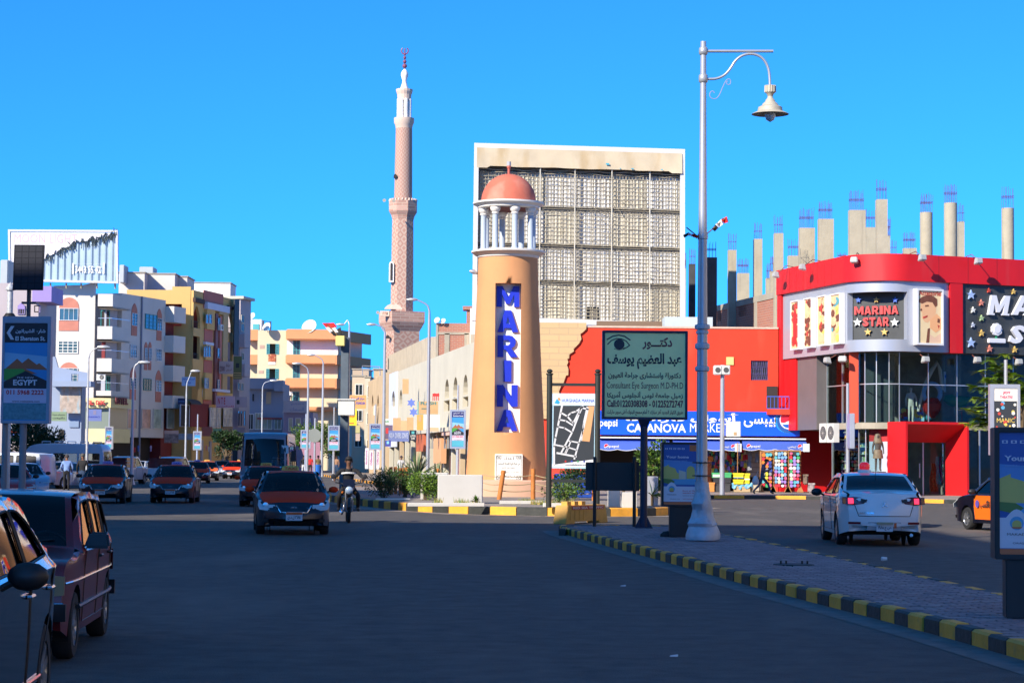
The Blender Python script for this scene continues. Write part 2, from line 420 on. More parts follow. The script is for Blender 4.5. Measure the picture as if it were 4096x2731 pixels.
 # ---- the island round the tower
IH=.26
iF=smooth_line([G(x,y)for x,y in((1306,1992),(1300,2000),(1330,2009),(1440,2022),(1590,2041),(1740,2050),(1965,2059),(2110,2062),(2421,2066),(2640,2064),(2735,2054),(2775,2030))],1)
iB=[G(x,y)for x,y in((2775,2030),(2770,2000),(2640,1982),(2300,1968),(1900,1958),(1560,1958),(1400,1965),(1306,1992))]
isl=slab('traffic_island',[(p.x,p.y)for p in off(iF,.15)]+[(p.x,p.y)for p in iB[1:-1]],IH-.01,M_pave,'raised paved island that carries the lighthouse tower','traffic island')
kerb_run(isl,iF,IH,.2,.98,1,start=1)
kerb_run(isl,iB,IH,.2,2.0,1,start=0)
# ---- the pavement in front of the shops
fk=[G(x,y)for x,y in((1180,1889),(1290,1904),(1400,1921),(1500,1937),(1620,1950),(1800,1968),(2100,1985),(2500,1992),(2830,1993),(3250,1996),(3420,2002),(3650,2009),(3900,2016),(4200,2026),(4700,2045))]
fkl=smooth_line(fk,1)
back=[(60,86),(60,120),(20,130),(0,150),(-10,215),(-16,270)]
fp=slab('shop_pavement',[(p.x,p.y)for p in off(fkl,.15)]+back,.15,M_pave,'sunlit pavement running along the shops on the far side of the junction','pavement')
kerb_run(fp,fkl,.16,.2,1.45,1,start=0)
lk=[(-21.5,330),(-22,260),(-25.5,215),(-29,190),(-31.5,160),(-33,120)]
lp=slab('left_pavement',lk+[(-70,120),(-70,330)],.15,M_pave,'shaded pavement along the foot of the apartment blocks','pavement')
# dust along the island kerb in the sun
mb=MB();do=off(iF,-.9)
for i in range(3,len(iF)-1):
 w0=.45+.35*sin(i*1.7)
 a,b=iF[i],iF[i+1];n=(do[i]-iF[i]).normalized()
 mb.quad((a.x,a.y,.005),(*(a+n*(w0+.25))[:2],.005),(*(b+n*(.45+.35*sin((i+1)*1.7)+.25))[:2],.005),(b.x,b.y,.005))
tag(mb.build('kerb_dust',M_dust,fixn=False),'drift of sandy dust at the foot of the yellow and black island kerb','dust',kind='stuff')
# small litter on the asphalt
ml=paint('litter_paper',(.7,.7,.7),.8,.05)
for i,(x,y,lab)in enumerate(((2492,2344,'scrap of white paper lying on asphalt in front of the median tip'),(2695,2625,'pale flattened scrap on the asphalt near the striped kerb'),(3525,2243,'small white cup lying on the median edge by the parked sedan lane'))):
 p=G(x,y,0 if i<2 else KH);mb=MB();a=random.random()*3
 if i==2:
  mb.lathe((p.x,p.y,p.z+.035),[(.03,0),(.036,.02),(.03,.09),(.0,.09)],10,axis='x')
 else:
  mb.hexa([(p.x-.04,p.y-.03,.004),(p.x+.03,p.y-.04,.004),(p.x+.04,p.y+.03,.004),(p.x-.03,p.y+.03,.004)],[(p.x-.03,p.y-.02,.015),(p.x+.03,p.y-.03,.006),(p.x+.04,p.y+.03,.02),(p.x-.02,p.y+.03,.008)])
 tag(mb.build('litter',ml),lab,'litter')
 # ---- unseen blocks: left ones throw the long shadows, right ones added for warm bounce
M_shade=paint('beige_render',(.62,.50,.36),.85,.08,.4)
M_shw=mat('dark_window',(.03,.035,.04),.15)
def side_block(x0,x1,y0,y1,h,label,name='apartment_block'):
 t=thing(name,label,'building',((x0+x1)/2,(y0+y1)/2,0))
 BX(((x0,y0,0),(x1,y1,h)),'wall',M_shade,t)
 BX(((x0-.05,y0-.05,h),(x1+.05,y1+.05,h+.3)),'parapet',M_white,t)
 z=1.2
 while z<h-1.6:
  yy=y0+1.2
  while yy<y1-1.6:
   mb=MB();xf=x1 if abs(x1)<abs(x0)else x0;s=.02
   mb.box((xf-s,yy,z),(xf+s,yy+1.3,z+1.5));mb.build('window',M_shw,t);yy+=3.4
  z+=3.1
 return t
side_block(-60,-22.5,-30,19.5,30,'tall beige apartment block standing left of the viewer and shading the road')
side_block(-60,-22.2,49,77,17,'mid height beige block just outside the picture on the left, over the parked cars')
side_block(-70,-34.5,98,124,18,'beige block further up the left side of the street, beyond the picture edge')
side_block(25,42,-40,28,15,'long cream block on the right outside the picture, facing the low sun')
side_block(27,44,34,90,12,'second cream block on the right outside the picture beyond the median')
# ================================================================ LIGHTHOUSE TOWER
M_peach=paint('peach_render',(.62,.29,.125),.85,.07,.5,bump=.12,bscale=5,stain=((.50,.24,.12),(1.6,1.6,.12),.58,.5))
M_pink=paint('pink_plinth',(.66,.40,.27),.85,.08,.8,bump=.1)
M_dome=paint('terracotta_dome',(.55,.14,.085),.85,.12,1.2,bump=.1,stain=((.62,.30,.22),(1,1,.8),.52,.6))
M_cap=paint('pale_moulding',(.74,.70,.64),.7,.08,1.0,stain=((.42,.38,.33),(3,3,.6),.6,.6))
M_col=paint('blue_grey_column',(.40,.47,.56),.6,.06,1.5)
M_blue=mat('blue_letter',(.010,.03,.55),.45,0,.08,3)
M_panelw=paint('white_recess',(.82,.80,.76),.7,.04)
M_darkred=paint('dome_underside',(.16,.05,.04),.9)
TY=86.5
tb=XG(2024,TY,IH);TX=tb.x
def zt(ny,Y=TY,nx=2030):return P(nx,ny,Y).z
t=thing('lighthouse_tower','round peach lighthouse tower with blue MARINA lettering and open colonnade under a terracotta dome','tower',(TX,TY,IH))
zb,ztop=IH,zt(1030);r0,r1=1.68,1.21
def rad(z):k=(z-zb)/(ztop-zb);return r0+(r1-r0)*(1-(1-k)**1.25)
w0,w1=zt(1731),zt(1142);hw=.52
# shaft with the tall recess cut out of it
mb=MB();N=72;rows=24
zs=sorted(set([zb+(ztop-zb)*i/rows for i in range(rows+1)]+[w0,w1]))
yaw=-pi/2+.02
angs=[yaw+2*pi*j/N for j in range(N)]
def ha(z):return math.asin(hw/rad(z))
base=0;idx={}
for i,z in enumerate(zs):
 inn=w0-1e-6<=z<=w1+1e-6
 for j in range(N):
  a=2*pi*j/N
  if a>pi:a-=2*pi
  hz=ha(min(max(z,w0),w1));st=2*pi/N*3
  # stretch the angles so that columns 3 and N-3 sit on the recess edges
  if abs(a)<=st+1e-9:a=a/st*hz
  else:a=math.copysign(hz+(abs(a)-st)*(pi-hz)/(pi-st),a)
  mb.v.append(Vr((TX+rad(z)*cos(yaw+a),TY+rad(z)*sin(yaw+a),z)))
for i in range(len(zs)-1):
 inn=zs[i]>=w0-1e-6 and zs[i+1]<=w1+1e-6
 for j in range(N):
  if inn and(j<3 or j>=N-3):continue
  mb.f.append((i*N+j,i*N+(j+1)%N,(i+1)*N+(j+1)%N,(i+1)*N+j));mb.m.append(0)
  # reveals and back of the recess
dpt=.42
c_,s_=cos(yaw),sin(yaw)
def rp(u,d,z):return Vr((TX+c_*d-s_*u,TY+s_*d+c_*u,z))
dback=cos(ha(w1))*rad(w1)-dpt-.0
for sgn in(-1,1):
 for i in range(len(zs)-1):
  if zs[i]>=w0-1e-6 and zs[i+1]<=w1+1e-6:
   q=[rp(sgn*hw,math.sqrt(rad(z)**2-hw*hw),z)for z in(zs[i],zs[i+1])]
   mb.quad(q[0],rp(sgn*hw,dback,zs[i]),rp(sgn*hw,dback,zs[i+1]),q[1])
for z in(w0,w1):
 n=6;arc=[rp(-hw+2*hw*k/n,math.sqrt(rad(z)**2-(hw-2*hw*k/n)**2),z)for k in range(n+1)]
 mb.add(arc+[rp(hw,dback,z),rp(-hw,dback,z)],[tuple(range(n+3))])
mb.lathe((TX,TY,0),[(r1-.02,ztop),(0.01,ztop)],48)
mb.build('shaft',M_peach,t,smooth=50,fixn=True)
mb=MB();mb.hexa([rp(-hw-.02,dback-.1,w0-.02),rp(hw+.02,dback-.1,w0-.02),rp(hw+.02,dback+.01,w0-.02),rp(-hw-.02,dback+.01,w0-.02)],[rp(-hw-.02,dback-.1,w1+.02),rp(hw+.02,dback-.1,w1+.02),rp(hw+.02,dback+.01,w1+.02),rp(-hw-.02,dback+.01,w1+.02)])
mb.build('recess_panel',M_panelw,t)
zl=[1147,1237,1246,1337,1347,1437,1447,1546,1543,1630,1644,1731]
lets=[('M',1147,1238,.49),('A',1243,1338,.45),('R',1342,1437,.44),('I',1441,1534,.17),('N',1538,1633,.45),('A',1637,1729,.45)]
for ch,a,b,wd in lets:
 mb=MB();letters(mb,ch,lambda u,z,k:rp(u,dback+(.02,.12)[k],z),-wd*.93,wd*.93,zt(b-5),zt(a+4),bold=.05,depth=1)
 mb.build('letter',M_blue,t,fixn=True)
 # plinth
LT(((TX,TY,0),[(2.72,IH-.02),(2.72,.86),(2.66,.90),(1.6,.905)],64),'plinth',M_pink,t,smooth=40)
def ring(name,z,pr,m=M_cap):mb=MB();mb.lathe((TX,TY,z),pr,64);return mb.build(name,m,t,smooth=35)
R1=1.50
ring('lower_cornice',ztop,[(r1,-.06),(r1+.05,-.02),(r1+.05,.04),(r1+.13,.06),(r1+.25,.16),(r1+.29,.17),(r1+.29,.24),(r1+.2,.26),(.1,.27)])
zc0,zc1=ztop+.27,zt(838)
ring('upper_cornice',zc1,[(.2,.0),(r1-.05,0),(r1+.05,.03),(r1+.06,.1),(r1+.2,.17),(r1+.24,.19),(r1+.24,.26),(r1+.1,.28),(.9,.3)])
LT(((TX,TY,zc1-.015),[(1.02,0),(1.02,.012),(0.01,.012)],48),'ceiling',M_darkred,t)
RC=1.04
for k in range(8):
 a=R(22.5-8+45*k);cx,cy=TX+RC*cos(a),TY+RC*sin(a);mb=MB()
 mb.lathe((cx,cy,0),[(.145,zc0-.01),(.145,zc0+.05),(.115,zc0+.09),(.115,zc1-.3)],16)
 c=mb.build('column',M_col,t,smooth=40)
 LT(((cx,cy,zc1),[(.115,-.3),(.15,-.27),(.15,-.24),(.125,-.22),(.19,-.14),(.19,-.11),(.21,-.1),(.21,0)],16),'capital',M_cap,c,smooth=35)
dz=zc1+.3;dh=zt(697)-dz;rd=1.12;mb=MB()
mb.lathe((TX,TY,dz),[(rd*cos(R(a)),dh*sin(R(a)))for a in range(0,90,5)]+[(.06,dh)],64);mb.build('dome',M_dome,t,smooth=60)
mb=MB();h=dz+dh-.02;mb.lathe((TX,TY,h),[(.055,0),(.055,.26),(.085,.27),(.085,.34),(.085,.36)],12);mb.build('finial',paint('finial_red',(.5,.12,.08)),t,smooth=30)
LT(((TX,TY,h+.36),[(.085,0),(.085,.17),(.0,.175)],12),'finial_cap',paint('finial_grey',(.4,.4,.42)),t)
# plaque on the shaft
pf=Fr((TX-.05,TY-math.sqrt(r0**2-.3)-.02),(1,0));u0,z1=pf.uv(1980,1815);u1,z0=pf.uv(2090,1923)
t2=thing('dedication_plaque','square white stone plaque with dark Arabic inscription fixed low on the peach tower','plaque',pf.pt((u0+u1)/2,z0,0))
M_plq=paint('plaque_white',(.80,.79,.74),.5,.04);M_ink=mat('dark_ink',(.025,.028,.03),.6)
pf.B((u0,u1,z0,z1,-.22,.04),'slab',M_plq,t2,bevel=.008)
mb=MB();f=frfn(pf,.044);W=u1-u0;H=z1-z0
def fline(mb,fr,pts,wd,d,mi=0,closed=False):
 "flat printed line on a frame"
 pts=list(pts)+([pts[0]]if closed else[])
 for(a,b),(c,e)in zip(pts,pts[1:]):
  L=math.hypot(c-a,e-b)or 1;nx,nz=-(e-b)/L*wd/2,(c-a)/L*wd/2;ex,ez=(c-a)/L*wd*.3,(e-b)/L*wd*.3
  mb.quad(fr.pt(a-nx-ex,b-nz-ez,d),fr.pt(c-nx+ex,e-nz+ez,d),fr.pt(c+nx+ex,e+nz+ez,d),fr.pt(a+nx-ex,b+nz-ez,d),mi)
fline(mb,pf,[(u0+.06,z0+.06),(u1-.06,z0+.06),(u1-.06,z1-.06),(u0+.06,z1-.06)],.02,.044,closed=True)
for a,b in((.15,.13),(.85,.13),(.15,.87),(.85,.87)):
 fline(mb,pf,circ(u0+W*a,z0+H*b,.085,12),.016,.045,closed=True);fline(mb,pf,circ(u0+W*a,z0+H*b,.035,8),.02,.045,closed=True)
for s,a,b,c,d in(('اهداء',.30,.68,.78,.90),('من شركة قرية الغردقة السياحية',.10,.90,.58,.70),('محافظة البحر الأحمر',.24,.74,.45,.53),('تحريرا ٩ ربيع الأول',.16,.86,.28,.38),('الموافق يناير',.28,.72,.12,.20)):
 letters(mb,arabic(s),f,u0+W*a,u0+W*b,z0+H*c,z0+H*d,bold=.02)
mb.build('inscription',M_ink,t2,fixn=False)
# small street-lamp like head fixed to the left of the shaft
a=P(1905,1092,TY);t3=thing('tower_spotlight','small silver street lamp head reaching out left from the tower top','lamp',a)
M_gal=mat('galvanised_steel',(.55,.56,.57),.4,.6,.08,3)
TB(([a+Vr((.28,.1,-.05)),a],.045,8),'bracket',mat('grey_metal',(.16,.16,.16),.5,.4),t3)
TB(([a+Vr((.02,0,0)),a+Vr((-.12,0,.05)),a+Vr((-.27,0,.08))],[.05,.1,.05],10),'lamp_head',M_gal,t3,smooth=50)
# ================================================================ PLANTING, POSTS AND ROPES ON THE ISLAND
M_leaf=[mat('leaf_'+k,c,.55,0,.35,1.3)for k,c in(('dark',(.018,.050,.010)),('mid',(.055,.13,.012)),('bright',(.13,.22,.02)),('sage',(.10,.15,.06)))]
M_dry=mat('dry_grass',(.36,.27,.09),.9,0,.3,5)
M_wood=mat('orange_wood',(.50,.17,.035),.7,0,.22,4,bump=.3,bscale=20)
M_rope=paint('rope_tan',(.42,.32,.18),.95,.15,8)
M_twig=paint('twig_brown',(.13,.09,.05),.9,.2)
def leaf_blob(mb,c,rad,n,ls,mats=(0,),squash=(1,1,1),hollow=.35,narrow=.45):
 c=Vr(c)
 for _ in range(n):
  while True:
   v=Vr((ru(-1,1),ru(-1,1),ru(-1,1)))
   if hollow<v.length<1:break
  p=c+Vr((v.x*squash[0],v.y*squash[1],v.z*squash[2]))*rad*ru(.85,1.08)
  d=(v+Vr((ru(-.8,.8),ru(-.8,.8),ru(-.3,.9)))).normalized()
  s=d.orthogonal().normalized();s.rotate(Matrix.Rotation(ru(0,6.28),3,d));L=ls*ru(.6,1.3)
  q=s*L*narrow*.5
  mb.add([p,p+d*L*.45+q,p+d*L,p+d*L*.45-q],[(0,1,2,3)],random.choice(mats))
def shrub(name,nx,ny,z,wd,ht,label,mats,n=900,ls=.10,dep=None,parent=None,group=None):
 b=G(nx,ny,z);t=thing(name,label,'shrub',b,group=group)
 mb=MB();k=7
 for i in range(k):
  ox=ru(-.34,.34)*wd;oy=ru(-.3,.3)*(dep or wd*.7);oz=ht*ru(.3,.66)
  leaf_blob(mb,b+Vr((ox,oy,oz)),min(wd,ht)*.42*ru(.8,1.1),n//k,ls,range(len(mats)),(1.05,.9,.95),hollow=.2)
 mb.build('foliage',[M_leaf[i]for i in mats],t,fixn=False)
 mb=MB()
 for i in range(9):
  e=b+Vr((ru(-.4,.4)*wd,ru(-.25,.25)*wd,ht*ru(.5,.85)));mb.tube([b+Vr((ru(-.1,.1),0,0)),(b+e)/2+Vr((0,0,.1)),e],[.02,.013,.006],5)
 mb.build('stem',M_twig,t);return t
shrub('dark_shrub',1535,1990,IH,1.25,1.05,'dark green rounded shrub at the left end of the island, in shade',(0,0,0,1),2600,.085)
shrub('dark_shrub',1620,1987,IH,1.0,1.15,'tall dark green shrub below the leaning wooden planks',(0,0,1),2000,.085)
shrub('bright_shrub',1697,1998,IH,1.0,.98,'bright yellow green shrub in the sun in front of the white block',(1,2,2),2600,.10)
shrub('sprig_shrub',1775,1985,IH,.55,.75,'thin sprig with reddish leaf tips against the white block',(1,3),160,.09)
shrub('small_shrub',2262,2010,IH,.95,.78,'loose green shrub growing beside the dark map board post',(1,2,3),620,.11)
def spiky(nx,ny,z,ht,label,n=34,m=3,name='yucca_plant',wd=1.):
 b=G(nx,ny,z);t=thing(name,label,'plant',b);TB(([b,b+Vr((0,0,ht*.45))],.05,6),'stem',M_twig,t)
 mb=MB();o=b+Vr((0,0,ht*.42))
 for i in range(n):
  a=ru(0,6.28);el=ru(-.15,1.4);L=ht*ru(.5,.72)
  d=Vr((cos(a)*cos(el)*wd,sin(a)*cos(el)*wd,sin(el)));s=d.cross(Vr((0,0,1))).normalized()*.028
  mid=o+d*L*.55;tip=o+d*L+Vr((0,0,-.1*L*(1.4-el)))
  mb.add([o-s*.7,o+s*.7,mid+s,tip,mid-s],[(0,1,2,3,4)])
 mb.build('leaves',M_leaf[m],t,fixn=False);return t
spiky(1668,1975,IH,1.75,'large spiky yucca rising behind the bright shrub',60)
spiky(1610,1962,IH,1.35,'spiky yucca behind the wooden planks at the end of the island',40,1)
spiky(1748,1972,IH,1.35,'grey green spiky plant left of the white block top',46)
spiky(1722,1985,IH,.95,'low spiky agave pushed against the white block',26,3)
spiky(1905,2022,IH,.34,'small green tuft at the foot of the white block',26,1,'grass_tuft')
spiky(2235,2018,IH,.22,'tiny tuft beside the shrub behind the dark map board post',16,2,'grass_tuft')
for pts,lab,n in((((1740,2015),(1800,2008),(1915,2024)),'dry grass along the foot of the white block',260),(((2080,2010),(2150,2018),(2290,2014)),'dry and green weeds in the low white edged bed',300)):
 mb=MB()
 for i in range(n):
  k=random.random()*(len(pts)-1);j=int(k);f_=k-j;p=G(pts[j][0]*(1-f_)+pts[j+1][0]*f_,pts[j][1]*(1-f_)+pts[j+1][1]*f_,IH)+Vr((ru(-.1,.1),ru(-.2,.2),0))
  d=Vr((ru(-.5,.5),ru(-.4,.4),1)).normalized()*ru(.08,.24);s=Vr((.012,0,0))
  mb.add([p-s,p+s,p+d],[(0,1,2)],random.choice((0,0,1,2)))
 tag(mb.build('dry_grass',[M_dry,M_leaf[1],M_leaf[2]],fixn=False),lab,'grass',kind='stuff')
 # white blocks and bed edging
def fblock(name,x0,y1,x1,ytop,Yd,label,cat,m=M_white,bev=.02,dd=None):
 "box with its front-bottom edge on the ground at columns x0..x1, row y1"
 a=G(x0,y1,IH);b=G(x1,y1,IH);h=P((x0+x1)/2,ytop,a.y).z;d=Vr((0,Yd,0));mb=MB()
 mb.hexa([a,b,b+d,a+d],[Vr((p.x,p.y,h))for p in(a,b,b+d,a+d)])
 o=mb.build(name,m,None,bevel=bev);return tag(o,label,cat)
fblock('low_wall',1750,2012,1929,1899,1.2,'plain white rendered block on the island in front of the tower','wall')
fblock('low_wall',1682,1998,1790,1890,.7,'lower white rendered wall half hidden behind the bright shrub','wall')
fblock('bed_edging',1630,2025,1938,2012,.25,'white kerb of the shrub bed below the white block','kerb',bev=.01)
fblock('bed_edging',1502,1999,1640,1993,.25,'white kerb under the dark shrubs at the island end','kerb',bev=.01)
fblock('bed_edging',1998,2016,2170,2003,.25,'low white kerb of the bed between plaque and map board','kerb',bev=.01)
fblock('bed_edging',2172,2027,2310,2012,.25,'low white kerb of the bed behind the dark map board post','kerb',bev=.01)
fblock('white_planter',2434,2026,2480,1962,.6,'white planter between the legs of the plain dark board','planter',bev=.01)
fblock('white_planter',2488,2030,2548,1968,.6,'white planter box right of the plain dark board leg','planter',bev=.01)
fblock('white_planter',2588,2022,2632,1905,.8,'tall grey white planter left of the advertising panel','planter',m=paint('planter_grey',(.5,.5,.55)),bev=.01)
# posts and rope
posts=[(1996,1996,1880,.16),(2132,1996,1874,0),(2376,2000,1905,.0)]
tops=[]
for x,yb,yt,lean in posts:
 b=G(x,yb,IH);h=P(x,yt,b.y).z-IH;e=b+Vr((lean*1.0,0,h));mb=MB();mb.tube([b+Vr((0,0,-.02)),e],.085,10)
 tag(mb.build('rope_post',M_wood,None,smooth=50),'orange wooden rope post '+{1996:'leaning in front of the white plaque',2132:'standing upright right of the white plaque',2376:'standing behind the plain dark board'}[x],'post');tops.append((b,e))
bb=G(1928,1990,IH)
segs=[(bb+Vr((0,0,1.05)),tops[0]),(tops[0],tops[1]),(tops[1],tops[2])]
def ropepts(a,b,sag):return[a.lerp(b,k/8)+Vr((0,0,-sag*4*(k/8)*(1-k/8)))for k in range(9)]
def at(pe,f):return pe[0].lerp(pe[1],f)
labs=['from the white block to the leaning post','between the two wooden posts','from the upright post to the post behind the boards']
for i in range(3):
 for j,f_ in enumerate((.8,.52,.3)):
  A=(G(1930,1990,IH)+Vr((0,0,1.1*f_)))if i==0 else at(tops[i-1],f_);B=at(tops[i],f_);mb=MB();mb.tube(ropepts(A,B,.05+.05*(i==2)),.018,5)
  tag(mb.build('rope',M_rope),'%s tan rope strung %s'%(('top','middle','bottom')[j],labs[i]),'rope')
for i,(x0,x1,yt,yb)in enumerate(((1556,1572,1868,1915),(1576,1589,1867,1916),(1594,1604,1872,1915),(1606,1615,1872,1915),(1617,1634,1870,1912))):
 a=G(x0,1975,IH);a2=XG(x1,a.y,IH);zz0=P(x0,yb,a.y).z;zz1=P(x0,yt,a.y).z;mb=MB()
 mb.hexa([(a.x,a.y,IH),(a2.x,a.y,IH),(a2.x,a.y+.1,IH),(a.x,a.y+.1,IH)],[(a.x-.03,a.y,zz1),(a2.x-.03,a.y,zz1+.02),(a2.x-.03,a.y+.1,zz1+.02),(a.x-.03,a.y+.1,zz1)])
 tag(mb.build('wooden_plank',M_wood),('leftmost','second from left','middle','second from right','rightmost and widest')[i]+' of the upright orange planks behind the dark shrubs','plank','upright orange planks on the island')
a=G(1743,1972,IH);a2=XG(1757,a.y,IH);tag(BX(((a.x,a.y,IH),(a2.x,a.y+.12,P(1750,1873,a.y).z)),'wooden_plank',M_wood),'single orange post top showing between the yucca and the white block','plank')
# yellow traffic barrier at the median tip
b0=G(2262,2096,0);b1=G(2432,2088,0);tbz=P(2345,2022,b0.y).z
t=thing('traffic_barrier','yellow plastic traffic barrier with red name strip behind the median tip','barrier',(b0+b1)/2)
bf=Fr(b0,b1-b0);L=(b1-b0).length;M_yb=mat('barrier_yellow',(.62,.33,.06),.6,0,.15,3,bump=.2)
o=bf.P(([[(0,0),(L*.22,0),(L*.22,.06),(L*.78,.06),(L*.78,0),(L,0),(L-.16,tbz),(.14,tbz)]],-.38,0,),'body',M_yb,t,bevel=.015)
for k in range(3):
 mb=MB();u=.28+k*.42;bf.box(mb,u,u+.22,tbz,tbz+.1,-.28,-.1);mb.build('lug',M_yb,t)
for k in range(4):
 mb=MB();u=.26+k*.26;bf.box(mb,u,u+.025,.1,tbz-.13,0,.012);mb.build('rib',M_yb,t)
sp=bf.B((.36,L-.28,tbz-.12,tbz-.02,0,.012),'name_strip',mat('strip_red',(.45,.03,.03),.5),t)
LTR(M_white,sp,'RED SEA TRAFFIC',frfn(bf,.016),.4,L-.32,tbz-.1,tbz-.04,bold=.02)
# ================================================================ BUILDINGS: helpers
def zc(cx,cy,s):return lambda x,y:(cx+x/s,cy+y/s)
M_glass=mat('window_glass',(.02,.03,.035),.06,0,spec=.7)
M_glassb=mat('blue_window_glass',(.05,.12,.16),.08,0,spec=.8)
M_green=paint('green_shutter',(.03,.22,.20),.6,.1,3)
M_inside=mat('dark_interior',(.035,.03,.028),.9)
M_alu=mat('aluminium',(.62,.64,.68),.35,.7,.04,2)
M_conc=mat('bare_concrete',(.36,.32,.25),.92,0,.14,1.2,bump=.25,bscale=9)
M_blk=mat('black_paint',(.012,.012,.014),.45)
def brick_mat(name,c1,c2,mortar,sc=1.0,t=(1,0)):
 if name in MATS:return MATS[name]
 m=bpy.data.materials.new(name);m.use_nodes=True;MATS[name]=m;n=m.node_tree;L=n.links.new;b=n.nodes['Principled BSDF']
 geo=n.nodes.new('ShaderNodeNewGeometry');sp=n.nodes.new('ShaderNodeSeparateXYZ');L(geo.outputs['Position'],sp.inputs[0])
 d=n.nodes.new('ShaderNodeVectorMath');d.operation='DOT_PRODUCT';d.inputs[1].default_value=(t[0],t[1],0);L(geo.outputs['Position'],d.inputs[0])
 cb=n.nodes.new('ShaderNodeCombineXYZ');L(d.outputs['Value'],cb.inputs[0]);L(sp.outputs['Z'],cb.inputs[1])
 br=n.nodes.new('ShaderNodeTexBrick');br.inputs['Scale'].default_value=sc;br.inputs['Color1'].default_value=(*c1,1);br.inputs['Color2'].default_value=(*c2,1)
 br.inputs['Mortar'].default_value=(*mortar,1);br.inputs['Brick Width'].default_value=.42;br.inputs['Row Height'].default_value=.14;br.inputs['Mortar Size'].default_value=.012
 L(cb.outputs[0],br.inputs['Vector']);L(br.outputs['Color'],b.inputs['Base Color']);b.inputs['Roughness'].default_value=.9
 bp=n.nodes.new('ShaderNodeBump');bp.inputs['Strength'].default_value=.5;bp.inputs['Distance'].default_value=.02;bp.invert=True
 L(br.outputs['Fac'],bp.inputs['Height']);L(bp.outputs[0],b.inputs['Normal']);return m
M_brk=brick_mat('red_brick',(.42,.16,.10),(.36,.14,.10),(.40,.32,.26),1.0,(-.2,1))
M_brkf=brick_mat('red_brick_front',(.42,.16,.10),(.36,.14,.10),(.40,.32,.26),1.0,(1,0))
def window(fr,par,u0,u1,z0,z1,rec=.12,frame=M_white,glass=M_glass,nu=2,nz=1,arch_=False,fw=.07,name='window'):
 mb=MB();b=fw
 L_=[arch(u0,u1,z0,z1)if arch_ else rect(u0,u1,z0,z1),arch(u0+b,u1-b,z0+b,z1-b)if arch_ else rect(u0+b,u1-b,z0+b,z1-b)]
 fr.plate(mb,L_,-rec-.02,-rec+.05)
 for i in range(1,nu):c=u0+(u1-u0)*i/nu;fr.box(mb,c-b*.35,c+b*.35,z0+b,z1-b,-rec-.01,-rec+.04)
 for i in range(1,nz):c=z0+(z1-z0)*i/nz;fr.box(mb,u0+b,u1-b,c-b*.3,c+b*.3,-rec-.01,-rec+.038)
 w=mb.build(name,frame,par)
 fr.P(([L_[1]],-rec-.015,-rec,),'pane',glass,w);return w
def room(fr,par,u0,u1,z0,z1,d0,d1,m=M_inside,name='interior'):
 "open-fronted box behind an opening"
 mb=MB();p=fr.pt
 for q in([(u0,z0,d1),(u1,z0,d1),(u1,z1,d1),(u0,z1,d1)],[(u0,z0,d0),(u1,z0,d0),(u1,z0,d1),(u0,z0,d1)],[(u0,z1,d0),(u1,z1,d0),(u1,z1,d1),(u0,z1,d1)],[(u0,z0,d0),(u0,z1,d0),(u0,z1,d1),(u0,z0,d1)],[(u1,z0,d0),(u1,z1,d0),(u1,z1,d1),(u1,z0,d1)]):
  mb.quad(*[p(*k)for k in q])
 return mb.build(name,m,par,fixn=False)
def shell(fr,par,u0,u1,z1,depth,m,th=.25,name='side_wall',roof=True):
 "sides, back and roof slab behind a facade"
 mb=MB();fr.box(mb,u0,u0+th,0,z1-.3,-depth,-th-.002);fr.box(mb,u1-th,u1,0,z1-.3,-depth,-th-.002);fr.box(mb,u0+th+.001,u1-th-.001,0,z1-.3,-depth,-depth+th)
 mb.build(name,m,par)
 if roof:fr.B((u0+th+.002,u1-th-.002,z1-.75,z1-.55,-depth+th+.002,-th-.003),'roof',M_conc,par)
def rails(fr,par,u0,u1,z0,z1,d,m,step=.16,name='railing'):
 mb=MB();fr.box(mb,u0,u1,z1-.05,z1,d-.03,d+.03);fr.box(mb,u0,u1,z0,z0+.04,d-.02,d+.02)
 n=max(2,int((u1-u0)/step))
 for i in range(n+1):u=u0+(u1-u0)*i/n;fr.box(mb,u-.014,u+.014,z0+.041,z1-.051,d-.012,d+.012)
 return mb.build(name,m,par)
def ac_unit(fr,u,z,d,label,w=.85,h=.62,grp='air conditioner units on the walls'):
 t=thing('air_conditioner',label,'air conditioner',fr.pt(u,z,d),group=grp)
 fr.B((u-w/2,u+w/2,z,z+h,d,d+.32),'casing',M_alucase,t,bevel=.01)
 g_=fr.P(([circ(u+.08,z+h/2,h*.36,16)],d+.322,d+.335,),'fan_grille',M_fan,t)
 mb=MB()
 for k in range(6):
  a=pi*k/6;c,s=cos(a)*h*.34,sin(a)*h*.34;x=u+.08;y=z+h/2
  mb.quad(fr.pt(x-c+.01*s,y-s-.01*c,d+.338),fr.pt(x+c+.01*s,y+s-.01*c,d+.338),fr.pt(x+c-.01*s,y+s+.01*c,d+.338),fr.pt(x-c-.01*s,y-s+.01*c,d+.338))
 mb.build('spokes',M_white,g_,fixn=False);return t
M_alucase=paint('ac_casing',(.66,.66,.62),.5,.05,3);M_fan=mat('fan_dark',(.08,.08,.08),.6)
